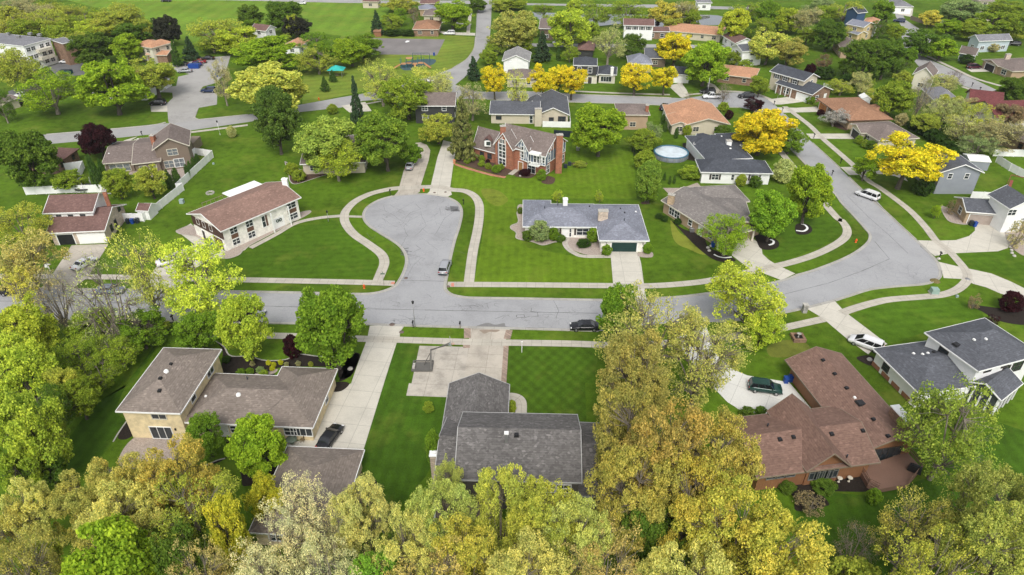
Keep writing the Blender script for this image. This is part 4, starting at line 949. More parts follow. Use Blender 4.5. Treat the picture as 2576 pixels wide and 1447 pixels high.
for pts in ([(950, 1030), (952, 1105)], [(1268, 1045), (1250, 1112)], [(1244, 1160), (1225, 1447), (8, 1215, 60)], [(945, 1157), (943, 1180)]):
    ribbon('brick_strip', brick('paver_brick', (0.30, 0.22, 0.17), sc=1.0), wp(5, pts), 1.1 if len(pts) == 2 else 0.8, 0.037, False)
for pts in ([(4, 2, 0)],): pass
for q in ([(380, 683), (405, 684), (400, 700), (372, 698)], [(830, 690), (850, 690), (852, 718), (828, 716)]): sheet('tactile_pad', plain('tactile_red', (0.55, 0.22, 0.16)), wp(5, q), 0.068)
for (tn, x, y, r) in ((5, 383, 1003, .45), (5, 455, 1060, .4), (5, 806, 716, .35), (5, 488, 653, .35), (6, 2150, 660, .45), (2, 1, 1, 0), (5, 703, 8, .3), (5, 786, 4, .3)):
    if r: c = g(tn, x, y); mb = MB(); mb.lathe((c.x, c.y, 0.03), [(r, 0), (r, 0.04), (0.01, 0.045)], 16); single(mb, 'manhole_cover', M['metal'] if tn == 6 else plain('rusty_iron', (0.16, 0.12, 0.10)), 'round iron manhole cover ' + {383: 'at the south kerb by the basketball house driveways', 455: 'on the wide driveway mouth left of the lamp post', 806: 'at the corner of the cul-de-sac beside the red ramp', 488: 'in the cul-de-sac road near its west kerb', 2150: 'in the curved sidewalk near the utility box', 703: 'left one on the driveway apron above the cul-de-sac', 786: 'right one on the driveway apron above the cul-de-sac'}[x], 'manhole cover', (c.x, c.y, 0.03))
# kerbs
K = lambda pts, side, tn=5, low=False: kerb(wp(tn, pts), side, True, low)
K([(4, 0, 735), (4, 310, 735)], 1); K([(4, 310, 735), (4, 530, 736)], 1, low=True); K([(4, 530, 736), (4, 1050, 738)], 1); K([(4, 1050, 738), (4, 1345, 744)], 1, low=True)
K([(4, 1345, 744), (4, 1700, 750), (-100, 765), (130, 771), (240, 766), (330, 745), (400, 712), (440, 660), (475, 585), (488, 510), (462, 440), (400, 382), (280, 308), (200, 252), (164, 195), (172, 148), (205, 108), (285, 62), (385, 33)], 1)
K([(385, 33), (500, 20), (620, 15), (720, 24), (800, 40)], 1, low=True)
K([(800, 40), (868, 75), (905, 118), (912, 175), (892, 270), (862, 360), (830, 490), (808, 600), (792, 680), (790, 735), (830, 772), (900, 791), (1000, 800), (1300, 804), (1600, 810), (1940, 816), (2050, 817)], 1)
K([(2050, 817), (2320, 812)], 1, low=True)
K([(6, -250, 806), (6, 0, 790), (6, 250, 757), (6, 500, 720)], 1); K([(6, 500, 720), (6, 745, 668), (6, 850, 632)], 1, low=True)
K([(6, 850, 632), (6, 1000, 588), (6, 1200, 510), (6, 1320, 445), (6, 1395, 380), (6, 1408, 325), (6, 1370, 275), (6, 1290, 185), (6, 1200, 90), (6, 1130, 0), (3, 890, 1205), (3, 700, 1000)], 1)
K([(3, 1200, 1285), (3, 1255, 1338)], -1, low=True) if False else None
K([(3, 770, 865), (3, 850, 950), (3, 930, 1032)], 1) if False else None
K([(6, 1760, 362), (3, 1345, 1425), (3, 1255, 1338)], -1); K([(3, 1190, 1275), (3, 1150, 1235), (3, 980, 1080)], -1); K([(3, 930, 1032), (3, 850, 950), (3, 770, 865)], -1)
K([(6, 1900, 488), (6, 1925, 530)], 1) if False else None
K([(6, 1953, 600), (6, 1945, 645), (6, 1890, 682), (6, 1800, 703), (6, 1600, 718), (6, 1420, 740), (6, 1270, 785), (6, 1150, 824)], 1)
K([(6, 1150, 824), (6, 940, 878)], 1, low=True); K([(6, 1760, 362), (6, 1850, 445), (6, 1925, 530), (6, 1953, 600)], 1, low=True)
K([(6, 940, 878), (6, 800, 908), (6, 640, 942), (6, 400, 975), (6, 250, 985)], 1)
K([(1940, 1053), (1750, 1047), (1290, 1035)], 1); K([(1290, 1035), (960, 1027)], 1, low=True); K([(960, 1027), (475, 1013)], 1); K([(475, 1013), (210, 1003)], 1, low=True)
K([(210, 1003), (4, 2000, 993), (4, 1200, 978)], 1); K([(2, 1100, 750), (2, 1400, 762), (2, 1760, 773), (2, 2330, 791), (3, 0, 812), (3, 200, 808), (3, 430, 812)], -1)
K([(2, 1250, 688), (2, 1360, 690), (2, 1800, 714), (2, 2200, 728), (2, 2490, 740)], 1)
K([(2, 1012, 280), (2, 1000, 370), (2, 945, 448), (2, 840, 515)], -1); K([(1, 350, 1016), (1, 850, 974), (1, 1150, 945), (1, 1250, 925)], 1); K([(1, 1500, 904), (1, 1870, 866)], 1); K([(1, 1490, 830), (1, 1475, 870), (1, 1472, 890), (1, 1500, 904)], 1)
# planting beds
def bed(mat, tn, pts, edge=None, z=0.05, name='planting_bed'):
    P = wp(tn, pts); sheet(name, M[mat], P, z, True)
    if edge: ribbon('bed_edging', M[edge], P + [P[0]], 0.22, z + 0.03)
bed('mulch', 4, [(1620, 1125), (1690, 1170), (1740, 1240), (1880, 1245), (2000, 1275), (2150, 1270), (2260, 1230), (2400, 1245), (2600, 1250), (5, 130, 1225), (5, 90, 1370), (2560, 1430), (2560, 1330), (2100, 1330), (2050, 1400), (1700, 1400), (1680, 1200)])
ribbon('bed_edging', M['stone'], wp(4, [(1620, 1125), (1690, 1170), (1740, 1240), (1880, 1245), (2000, 1275), (2150, 1270), (2260, 1230), (2400, 1245), (2560, 1250)]), 0.22, 0.09)
ribbon('garden_path', M['gravel'], wp(4, [(1880, 1400), (1960, 1380), (2060, 1365), (2085, 1340)]), 0.7, 0.075)
bed('mulch', 5, [(0, 1240), (140, 1225), (90, 1360), (60, 1400), (-20, 1400)]); bed('mulch', 7, [(2520, 0), (2600, -10), (8, 60, 10), (8, 0, 60), (2500, 60)])
bed('gravel', 5, [(1325, 165), (1335, 230), (1285, 255), (1280, 280), (1320, 310), (1325, 355), (1440, 380), (1520, 405), (1600, 385), (1690, 360), (1690, 260), (1370, 100)], 'walk')
bed('gravel', 5, [(1720, 345), (1700, 385), (1730, 430), (1780, 455), (1850, 475), (1960, 480), (1960, 260), (1700, 260)])
bed('gravel', 5, [(2240, 460), (2340, 455), (2345, 495), (2250, 492)])
bed('gravel', 4, [(1330, 295), (1440, 255), (1500, 300), (1560, 380), (1480, 340), (1360, 320)], 'walk'); bed('gravel', 4, [(1700, 450), (1960, 320), (2220, 230), (2240, 170), (2330, 145), (2335, 165), (2200, 240), (1880, 410), (1800, 480), (1700, 505)], 'walk')
bed('mulch_red', 2, [(860, 1215), (1000, 1180), (1180, 1180), (1290, 1270), (1230, 1330), (1100, 1300), (930, 1250)]); bed('mulch_red', 2, [(1310, 1310), (1360, 1280), (1440, 1290), (1480, 1300), (1430, 1345), (1320, 1335)])
bed('mulch_red', 2, [(1510, 1375), (1540, 1330), (1610, 1345), (1600, 1385), (1550, 1392)]); bed('mulch_red', 2, [(1740, 1230), (1850, 1230), (1840, 1255), (1770, 1262)])
bed('mulch', 6, [(540, 310), (560, 380), (590, 430), (660, 440), (720, 420), (725, 380), (680, 350), (600, 330)]); bed('mulch', 6, [(850, 260), (880, 240), (950, 250), (978, 290), (940, 322), (860, 318)])
bed('mulch', 6, [(-100, 200), (0, 280), (150, 330), (200, 420), (380, 500), (380, 530), (250, 520), (120, 430), (0, 310)])
ribbon('bed_stone', M['white'], wp(6, [(855, 295), (910, 300), (940, 280), (925, 255), (895, 245)]), 0.45, 0.09); ribbon('bed_stone', M['white'], wp(6, [(650, 405), (680, 395), (685, 375), (660, 362)]), 0.45, 0.09)
ribbon('bed_stone', M['white'], wp(6, [(235, 475), (270, 492), (320, 500), (370, 495)]), 0.35, 0.09)
bed('gravel', 6, [(1950, 105), (2010, 130), (2070, 180), (2150, 245), (2060, 240), (2000, 215), (1960, 150)], 'walk'); bed('gravel', 6, [(2440, 280), (2600, 300), (2600, 480), (2500, 440), (2450, 380)])
bed('mulch_red', 1, [(2150, 1220), (2260, 1280), (2500, 1310), (2575, 1290), (2, 200, 1270), (2, 0, 1290), (2400, 1340), (2240, 1390), (2190, 1370), (2180, 1320)], 'stone')
bed('mulch', 9, [(730, 760), (1380, 700), (1400, 810), (1250, 820), (1050, 820), (1100, 900), (1080, 930), (860, 965), (840, 860)]); bed('mulch', 6, [(2150, 850), (2400, 880), (2575, 870), (2620, 1000), (2400, 980), (2250, 900)])
bed('mulch', 7, [(890, 410), (960, 300), (1010, 380), (950, 425)], None); bed('mulch', 7, [(1500, 640), (1700, 570), (1720, 400), (2060, 560), (2070, 700), (1850, 780), (1820, 700), (1760, 560)], None)
ribbon('bed_edging', M['stone'], wp(7, [(1500, 650), (1560, 620), (1640, 585), (1700, 570)]), 0.2, 0.09); ribbon('bed_edging', M['stone'], wp(7, [(855, 445), (900, 370), (960, 285)]), 0.2, 0.09)
bed('mulch', 6, [(1310, 1255), (1400, 1235), (1450, 1260), (1440, 1300), (1400, 1310)]); bed('mulch_red', 3, [(1110, 930), (1150, 960), (1240, 985), (1260, 940), (1180, 900)]); bed('mulch_red', 5, [(2265, 80), (2320, 75), (2325, 92), (2270, 95)])
bed('mulch', 8, [(1245, 130), (1320, 130), (1320, 222), (1245, 222)]); bed('mulch', 8, [(120, 660), (200, 720), (270, 750), (220, 900), (100, 1000), (60, 900)])
bed('gravel', 7, [(1040, 400), (1350, 400), (1350, 480), (1250, 650), (950, 640), (900, 560)], None, 0.05, 'patio'); bed('mulch', 1, [(60, 1250), (620, 1180), (620, 1440), (60, 1440)]) if False else None
sheet('patio', M['gravel'], wp(1, [(790, 1250), (1010, 1240), (1200, 1230), (1420, 1250), (1380, 1380), (1100, 1330), (800, 1300)]), 0.04)
sheet('patio', M['gravel'], wp(3, [(0, 1420), (110, 1380), (160, 1430), (100, 1470), (-100, 1470), (-150, 1420)]), 0.04)
sheet('patio', M['mulch'], wp(3, [(0, 1080), (80, 1080), (140, 1180), (100, 1220), (0, 1200)]), 0.03)
# ================================================================ HOUSES
RS = {}
def SH(k):
    cols = dict(browngrey=(0.215, 0.18, 0.155), slate=(0.142, 0.134, 0.130), bluegrey=(0.21, 0.22, 0.26), red=(0.165, 0.098, 0.086), redbrown=(0.198, 0.122, 0.096), brown=(0.245, 0.155, 0.125),
                char=(0.068, 0.074, 0.088), dark=(0.10, 0.105, 0.12), orange=(0.46, 0.25, 0.15), rust=(0.30, 0.165, 0.10), taupe=(0.185, 0.15, 0.135), grey=(0.20, 0.20, 0.215), crimson=(0.15, 0.05, 0.05), pale=(0.27, 0.265, 0.26), stone=(0.20, 0.182, 0.17))
    if k not in RS: RS[k] = shingle('shingles_' + k, cols[k], 0.16 if k != 'slate' else 0.24)
    return RS[k]
WS = {}
def WL(k):
    f = dict(tan=lambda: brick('tan_brick', (0.72, 0.59, 0.36), (0.68, 0.57, 0.37), var=0.05), cream=lambda: siding('cream_wall', (0.66, 0.62, 0.52), 0.35, 0.94), white=lambda: siding('white_siding', (0.84, 0.84, 0.83), 0.22, 0.9),
             whitebrick=lambda: brick('white_brick', (0.84, 0.81, 0.74), (0.78, 0.75, 0.68), var=0.05), brown=lambda: siding('brown_siding', (0.15, 0.115, 0.085), 0.25, 0.8), greybrown=lambda: siding('taupe_siding', (0.20, 0.155, 0.12), 0.25, 0.85),
             brick=lambda: brick('red_brick', (0.33, 0.12, 0.065), (0.3, 0.2, 0.15)), orange=lambda: siding('cedar_wall', (0.26, 0.125, 0.062), 0.4, 0.8, True), beige=lambda: siding('beige_wall', (0.56, 0.50, 0.39), 0.3, 0.93),
             stone=lambda: brick('pale_stone', (0.52, 0.42, 0.33), (0.5, 0.45, 0.38), sc=0.6, var=0.25), greyblue=lambda: siding('grey_blue_siding', (0.27, 0.29, 0.325), 0.25, 0.86), lightblue=lambda: siding('light_blue_siding', (0.46, 0.53, 0.57), 0.25, 0.9),
             teal=lambda: siding('teal_siding', (0.14, 0.19, 0.21), 0.25, 0.85), navy=lambda: siding('navy_siding', (0.045, 0.09, 0.18), 0.25, 0.85), brickbrown=lambda: brick('brown_brick', (0.24, 0.14, 0.09), (0.3, 0.24, 0.18)), wood=lambda: siding('grey_timber', (0.11, 0.10, 0.09), 0.3, 0.75, True),
             yellow=lambda: siding('sand_siding', (0.60, 0.47, 0.26), 0.25, 0.9), tanbrick=lambda: brick('light_brick', (0.42, 0.30, 0.19), (0.42, 0.36, 0.28), var=0.2), brownpanel=lambda: siding('dark_brown_panel', (0.075, 0.04, 0.03), 0.25, 0.8),
             tudorblue=lambda: siding('blue_stucco', (0.13, 0.17, 0.23), 0.5, 0.95), screen=lambda: plain('porch_screen', (0.05, 0.055, 0.06), 0.3, var=0.5, sc=2, spec=0.5), dark=lambda: siding('dark_siding', (0.05, 0.05, 0.052), 0.25, 0.85), tanwall=lambda: siding('tan_siding', (0.42, 0.30, 0.20), 0.25, 0.88))
    if k not in WS: WS[k] = f[k]()
    return WS[k]
MW, MD, MC, MBR = M['white'], M['darktrim'], M['cream'], M['browntrim']
# --- tan brick house, lower left
h, B = house('tan brick house with brown-grey hipped roofs edged in white, nearest the woods', [
    (7, [(870, 212), (1362, 229), (1687, -255)], 5.3, 2.0, 'hip', dict(noauto=1)),
    (7, [(1352, 293), (2361, 338), (2525, -38)], 2.85, 1.9, 'hip', dict(noauto=1)),
    (7, [(1900, 318), (2361, 338), (2549, -106)], 2.85, 1.95, 'hip', dict(noauto=1))], WL('tan'), SH('browngrey'), MW)
opening(h, B[0], 'f', 0.62, 3.75, 1.9, 0.8, 'w', None, M['cream']); opening(h, B[0], 'f', 0.56, 0.1, 2.9, 2.1, 'w'); opening(h, B[0], 'r', 0.75, 3.6, 1.8, 0.9)
opening(h, B[0], 'r', 0.3, 3.7, 1.2, 0.8); opening(h, B[1], 'f', 0.83, 0.9, 1.6, 1.3); opening(h, B[1], 'f', 0.93, 0.9, 2.4, 1.3); opening(h, B[1], 'f', 0.12, 0.9, 1.6, 1.2); opening(h, B[1], 'f', 0.4, 0.9, 1.6, 1.2)
opening(h, B[1], 'f', 0.3, 0.1, 1.0, 2.0, 'd'); opening(h, B[2], 'r', 0.6, 0.9, 1.2, 1.2); opening(h, B[2], 'b', 0.4, 0.1, 4.6, 2.1, 'g')
for (k, q) in ((.46, 1.9), (.83, 1.9)):
    p, d, n, L_ = B[0].face_line('f'); c = p + d * (k * L_) + n * 0.1; mb = MB(); mb.box((c.x, c.y, 1.95), (.16, .18, .35)); add(mb, 'wall_lamp', M['black'], h)
for a in (((4, 1255, 1357), 'dome', .4), ((4, 1210, 1410), 'box', .45), ((4, 1290, 1302), 'box', .4), ((4, 1168, 1345), 'pipe', .4), ((4, 1097, 1425), 'pipe', .4), ((7, 1205, 58), 'box', .5), ((7, 1800, 88), 'dome', .4), ((7, 1555, 100), 'white', .35), ((4, 1868, 1415), 'pipe', .4)):
    vent(h, B, a[0][0], a[0][1], a[0][2], a[1], a[2])
house('detached garage with hipped brown-grey roof and white gutters, between the tan house and the trees', [(0, [(624, 1340), (846, 1352), (906, 1131)], 2.8, 2.0, 'hip', dict(faces='fr'))], WL('tan'), SH('browngrey'), MW, 'garage', 'garage')
# --- big grey gabled house, bottom centre
h, B = house('large slate grey gabled house behind the basketball court, chimney vents on its ridge', [
    (8, [(852, 728), (1816, 752), (1785, 236)], 5.4, 2.9, 'u', dict(noauto=1, oh=0.35)),
    (8, [(690, 790), (1985, 862), (1895, 300)], 2.8, 2.6, 'u', dict(noauto=1)),
    (8, [(745, 440), (1246, 452), (1253, 12)], 2.75, 2.1, 'n', dict(noauto=1))], WL('wood'), SH('slate'), M['greytrim'])
for q in (.75, .88): opening(h, B[0], 'f', q, 3.3, 1.6, 1.3)
for q in (.8, .95): opening(h, B[1], 'f', q, 0.8, 1.4, 1.6)
opening(h, B[2], 'b', 0.5, 0.05, 4.8, 2.1, 'g'); opening(h, B[2], 'l', 0.5, 0.9, 1.4, 1.2); opening(h, B[2], 'l', 0.2, 0.9, 1.4, 1.2)
vent(h, B, 8, 1183, 250, 'pipe'); vent(h, B, 8, 1345, 255, 'pipe'); vent(h, B, 8, 1322, 393, 'box', .6); chimney(h, 8, 1246, 378, .35, .35, 9.4, M['metal'], MW, 8.0, pot=False)
chimney(h, 8, 703, 535, 1.1, 0.8, 4.2, WL('stone'), MW, 0)
# --- red-brown roofed house, lower right
h, B = house('low cedar and brick house with sprawling red-brown shingle roof and rear deck', [
    (9, [(1822, 467), (6, 1196, 1219), (6, 765, 1258)], 2.9, 1.9, 'u', dict(noauto=1, oh=0.8)),
    (9, [(560, 716), (1490, 597), (1045, 185)], 3.2, 2.0, 'u', dict(noauto=1, oh=0.7)),
    (9, [(935, 668), (1272, 628), (950, 178)], 3.5, 2.7, 'n', dict(noauto=1, oh=0.8))], WL('orange'), SH('redbrown'), M['woodgrey'])
for q in (.22, .38, .54, .70, .85): opening(h, B[2], 'f', q, 1.0, 1.0, 2.3, 'w', None, M['metal'])
for q in (.12, .2, .28): opening(h, B[1], 'f', q, 1.9, 1.3, 0.6, 'w', None, M['metal'])
opening(h, B[0], 'l', .5, .2, 4.5, 2.1, 'w', None, MD); opening(h, B[0], 'b', .75, .1, 4.6, 2.1, 'g', MBR); opening(h, B[0], 'r', .6, 0.1, 1, 2, 'd', MBR); opening(h, B[0], 'r', .4, 1, 1.6, 1.1)
for (tn, x, y, s) in ((9, 733, 425, .55), (9, 835, 408, .5), (9, 1123, 384, .55), (9, 1358, 360, .5), (9, 1440, 274, .5), (9, 1550, 400, .5), (9, 1238, 38, .5), (6, 1060, 1273, .5), (6, 1147, 1376, .5)): vent(h, B, tn, x, y, 'box', s)
vent(h, B, 9, 1342, 150, 'box', 1.1); vent(h, B, 9, 1238, 560, 'pipe'); vent(h, B, 9, 640, 325, 'pipe'); vent(h, B, 9, 1298, 110, 'white', .4)
chimney(h, 9, 1655, 230, 1.1, 3.0, 5.0, WL('brickbrown'), MW, 0, math.atan2(B[0].u.y, B[0].u.x) + math.pi / 2, True)
# --- white house, right
h, B = house('white two-storey house with charcoal hipped roofs and a screened porch, right edge', [
    (6, [(1826, 1062), (2233, 1357), (2302, 966)], 5.9, 2.3, 'hip', dict(noauto=1)),
    (6, [(1435, 1183), (1790, 1530), (2040, 1040)], 3.0, 1.7, 'hip', dict(noauto=1)),
    (9, [(2130, -15), (2405, 133), (2640, 40)], 3.0, 1.3, 'n', dict(noauto=1, wall=WL('screen'), oh=0.3))], WL('white'), SH('dark'), MW)
opening(h, B[1], 'f', .27, 1.1, 1.2, 1.1, 'w', None, MD)
for q in (.08, .32, .56, .8): opening(h, B[1], 'f', q, 0.05, 1.7, 0.75, 'p', plain('brick_panel', (0.28, 0.13, 0.075)))
for q in (.2, .5): opening(h, B[0], 'r', q, 4.8, 1.2, .5, 'w', None, MD)
opening(h, B[0], 'r', .75, 3.4, 1.9, 1.7, 'w', None, MD); opening(h, B[0], 'r', .55, 3.4, 1.2, 1.4, 'w', None, MD); opening(h, B[0], 'f', .35, 4.0, 1.4, 1.2, 'w', None, MD)
for f in 'fr':
    for q in (0.02, .25, .5, .75, .98): opening(h, B[2], f, q, 0.02, .2, 2.75, 'a')
for (x, y) in ((1742, 1223), (1810, 1228), (1850, 1220), (2198, 1118), (2287, 1113)): vent(h, B, 6, x, y, 'white', .4)
vent(h, B, 6, 2065, 1155, 'box', .9); vent(h, B, 6, 2330, 1110, 'box', .8); vent(h, B, 6, 1893, 1212, 'box', .4); vent(h, B, 6, 2370, 1040, 'pipe'); vent(h, B, 6, 2165, 1255, 'pipe'); vent(h, B, 6, 2390, 1080, 'dome', .45)
# --- central white brick ranch
h, B = house('white brick ranch with blue-grey hipped roof and dark green garage door, centre', [
    (5, [(1370, 263), (1940, 267), (1935, 92)], 2.75, 1.75, 'hip', dict(noauto=1)),
    (5, [(1945, 368), (2325, 371), (2231, 98)], 2.75, 1.95, 'hip', dict(noauto=1)),
    (5, [(1370, 264), (1592, 266), (1592, 66)], 2.75, 1.5, 'hip', dict(noauto=1))], WL('whitebrick'), SH('bluegrey'), MW)
opening(h, B[1], 'f', .52, .05, 4.9, 2.1, 'g', plain('green_garage_door', (0.012, 0.04, 0.035), 0.5)); opening(h, B[0], 'f', .575, .05, 1.0, 2.05, 'd'); opening(h, B[0], 'f', .645, .3, .35, 1.8, 'w')
opening(h, B[0], 'f', .82, .7, 2.3, 1.4, 's'); opening(h, B[0], 'f', .2, .9, 1.8, 1.2, 's'); opening(h, B[0], 'f', .42, .9, 1.6, 1.2, 's')
for q in (.12, .93):
    p, d, n, L_ = B[1].face_line('f'); c = p + d * (q * L_) + n * .1; mb = MB(); mb.box((c.x, c.y, 1.9), (.14, .16, .32)); add(mb, 'wall_lamp', M['black'], h)
chimney(h, 5, 1691, 55, .9, .9, 5.2, M['white'], MW, 2.9); chimney(h, 5, 1977, 143, 1.9, 1.0, 5.3, WL('stone'), M['stone'], 3.2)
for (x, y, k, s) in ((1535, 125, 'pipe', .4), (1634, 102, 'pipe', .4), (1872, 112, 'box', .3), (2138, 160, 'box', .3), (2105, 128, 'box', .3), (2222, 152, 'white', .35), (2134, 218, 'pipe', .3)): vent(h, B, 5, x, y, k, s)
# --- bi-level with brown roof, left of the cul-de-sac
h, B = house('white two-level house with long brown gable roof and dark brown gable end', [
    (4, [(1665, 301), (2272, 42), (1408, 165)], 4.85, 1.9, 'u', dict(noauto=1, oh=.6))], WL('whitebrick'), SH('brown'), MW)
b0 = B[0]
for q in (.13, .33): opening(h, b0, 'f', q, 3.1, 1.5, 1.2); opening(h, b0, 'f', q, 2.0, 1.5, 1.0, 'p', M['browntrim']); opening(h, b0, 'f', q, .6, 1.5, 1.2)
opening(h, b0, 'f', .9, 3.1, 2.2, 1.2); opening(h, b0, 'f', .9, 2.0, 2.2, 1.0, 'p', M['browntrim']); opening(h, b0, 'f', .9, .6, 2.2, 1.2)
opening(h, b0, 'f', .51, 1.6, .7, 2.4); opening(h, b0, 'f', .545, 1.6, .6, 2.4, 'p', M['browntrim']); opening(h, b0, 'f', .7, .1, 2.3, 2.3, 'd')
for q in (.585, .82): opening(h, b0, 'f', q, 1.0, .25, 4.4, 'a')
mb = MB(); p, d, n, L_ = b0.face_line('f')
for q in (.68, .72):
    c = p + d * (q * L_) + n * .16
    for k in range(12): a = k * math.pi / 6; e = c + d * (.28 * math.cos(a)); mb.box((e.x, e.y, 1.75 + .28 * math.sin(a)), (.13, .1, .13))
add(mb, 'door_wreath', plain('wreath_green', (0.02, 0.05, 0.03)), h)
mb = MB(); p, d, n, L_ = b0.face_line('l'); c = p + d * (L_ / 2) + n * .04; mb.box((c.x, c.y, 3.55), (L_ + .04, .08, 2.0), math.atan2(d.y, d.x))
add(mb, 'gable_panel', WL('brownpanel'), h)
for q in (.2, .4, .62, .82):
    if q != .82: opening(h, b0, 'l', q, 3.2, .9, 1.2, 's', MW)
opening(h, b0, 'l', .3, .05, 1, 2.1, 'd', MD); opening(h, b0, 'l', .78, .05, 3.2, 2.3, 'g', M['browntrim'])
chimney(h, 4, 2147, -95, 1.1, .8, 7.6, MW, MW, 5.2, pot=True); vent(h, B, 4, 1650, 95, 'pipe'); vent(h, B, 4, 1805, 40, 'pipe')
mb = MB(); c = b0.P(b0.L * .55, b0.D + 2.6, 2.2)                # rear deck with rail
rz = math.atan2(b0.u.y, b0.u.x); mb.box((c.x, c.y, 2.2), (9, 4.5, .25), rz)
for k in range(10): e = b0.P(b0.L * .55 - 4.4 + k * .98, b0.D + 4.8, 2.8); mb.box((e.x, e.y, 2.85), (.07, .07, 1.1), rz)
e = b0.P(b0.L * .55, b0.D + 4.8, 3.4); mb.box((e.x, e.y, 3.4), (9, .1, .08), rz)
for k in (-4.2, 0, 4.2): e = b0.P(b0.L * .55 + k, b0.D + 4.6, 1.0); mb.box((e.x, e.y, 1.05), (.15, .15, 2.1), rz)
add(mb, 'rear_deck', M['woodgrey'], h)
mb = MB(); v = b0.P(b0.L * .72, b0.D + .9, 5.2); mb.box((v.x, v.y, 5.0), (b0.L * .42, 3.0, .16), rz); add(mb, 'awning', MW, h)
mb = MB(); [mb.box((q_.x, q_.y, 2.45), (.12, .12, 4.9), rz) for q_ in (b0.P(b0.L * .72, b0.D + 2.2, 0),)]; add(mb, 'awning_post', MW, h)
# --- house with two maroon roofs, far left
h, B = house('white and pale brick house with two maroon roofs and white garage door, left behind trees', [
    (4, [(345, 314), (790, 293), (952, 93)], 3.0, 2.3, 'u', dict(noauto=1)),
    (4, [(322, 164), (702, 151), (812, 12)], 5.6, 2.0, 'u', dict(noauto=1, wall=WL('white')))], WL('stone'), SH('red'), MW)
opening(h, B[0], 'f', .74, .05, 5.0, 2.2, 'g'); opening(h, B[0], 'f', .25, .05, 3.0, 2.3, 'o')
for q in (.24, .5, .77): opening(h, B[1], 'f', q, 4.1, 1.1, .9, 'w', None, MW)
opening(h, B[0], 'r', .3, 1.0, .9, 1.3, 'w', None, MD); opening(h, B[0], 'r', .5, 1.0, .9, 1.3, 'w', None, MD); opening(h, B[0], 'r', .8, 2.8, 1.0, .9, 'w', None, MD)
chimney(h, 4, 785, -5, .7, .8, 7.8, WL('brick'), M['stone'], 4.2, .4)
h, _ = house('small white garden shed with maroon roof against the white fence', [(4, [(1022, 142), (1118, 145), (1176, 88)], 2.2, .9, 'u', dict(oh=.15, noauto=1))], WL('white'), SH('red'), MW, 'garden_shed', 'shed')
# --- taupe split-level behind white fence
h, B = house('taupe split-level house with grey-brown roofs and brick chimney, inside the white fence', [
    (1, [(1147, 1134), (1430, 1100), (1432, 985)], 5.6, 2.4, 'n', dict(noauto=1)),
    (1, [(993, 1242), (1213, 1216), (1150, 1035)], 3.0, 1.9, 'u', dict(noauto=1)),
    (1, [(768, 1238), (1010, 1219), (965, 1065)], 2.7, 1.4, 'u', dict(noauto=1))], WL('greybrown'), SH('taupe'), M['cream'])
opening(h, B[0], 'f', .5, 3.6, 2.2, 1.5, 'c', None, MC); opening(h, B[0], 'f', .3, .6, 2.0, 1.7, 'c', None, MC); opening(h, B[0], 'f', .62, .5, 2.2, 2.0, 'c', None, MW)
for q in (.25, .5, .75): opening(h, B[2], 'f', q, .4, 1.4, 1.7, 'c', None, MC)
opening(h, B[1], 'f', .3, .9, 1.5, 1.2, 'c', None, MC); opening(h, B[1], 'f', .7, .9, 1.5, 1.2, 'c', None, MC)
chimney(h, 1, 1148, 1022, .9, 1.2, 7.2, WL('brick'), M['stone'], 2.4); vent(h, B, 1, 1290, 997, 'white', .5); vent(h, B, 1, 1292, 1033, 'white', .4); vent(h, B, 1, 1355, 1013, 'white', .7); vent(h, B, 1, 822, 1160, 'white', .3)
mb = MB(); c = g(1, 1470, 1120, .0); mb.box((c.x, c.y, 1.2), (2.2, 5, 2.4)); mb.box((c.x + .3, c.y - 3, .5), (3, 3, 1.0)); add(mb, 'side_deck', M['woodgrey'], h)
house('small brown hip-roofed brick house beside the purple tree', [(1, [(425, 1240), (600, 1120), (340, 1140)], 2.8, 1.8, 'hip')], WL('brickbrown'), SH('red'), MBR)
house('beige house mostly hidden under the yellow-green willow above the cul-de-sac', [(1, [(2262, 1240), (2760, 1225), (2640, 1020)], 2.9, 2.0, 'u')], WL('beige'), SH('taupe'), MW)
# --- Tudor
h, B = house('red brick half-timbered house with grey roof and two brick chimneys', [
    (2, [(1150, 1082), (1541, 1176), (1768, 1078)], 5.5, 3.4, 'u', dict(noauto=1, oh=.35)),
    (2, [(1146, 1092), (1293, 1136), (1400, 1118)], 5.35, 3.6, 'n', dict(noauto=1, oh=.35)),
    (2, [(1308, 1110), (1414, 1152), (1500, 1136)], 5.6, 2.6, 'n', dict(noauto=1, oh=.35, wall=WL('tudorblue'), base=2.9)),
    (2, [(990, 1112), (1160, 1158), (1290, 1115)], 2.8, 4.6, 'u', dict(noauto=1, oh=.35)),
    (2, [(1535, 1178), (1770, 1146), (1545, 1205)], 4.9, .6, 'flat', dict(noauto=1, wall=WL('tudorblue'), base=2.9, nowall=1)) if False else (2, [(1420, 1158), (1544, 1186), (1600, 1176)], 5.3, 1.0, 'u', dict(noauto=1, oh=.3, wall=WL('tudorblue'), base=2.9)),
    ], WL('brick'), SH('taupe'), MW)
b1 = B[1]
for z in (.7, 2.6, 4.4): opening(h, b1, 'f', .42, z, 2.0, 1.6)
opening(h, b1, 'f', .42, 6.2, 1.2, 1.0); opening(h, b1, 'f', .18, 0.7, .3, 5.4, 'p', WL('tudorblue'))
opening(h, B[2], 'f', .5, 3.6, 1.4, 1.5); opening(h, B[2], 'f', .5, 5.5, .8, .8)
opening(h, B[0], 'f', .74, 0.1, 2.1, 2.3); opening(h, B[0], 'f', .52, .1, 1.2, 2.2, 'd', plain('oak_door', (0.30, 0.16, 0.06))); opening(h, B[4], 'f', .45, 3.3, 1.9, 1.9); opening(h, B[4], 'f', .85, 3.6, .8, 1.3)
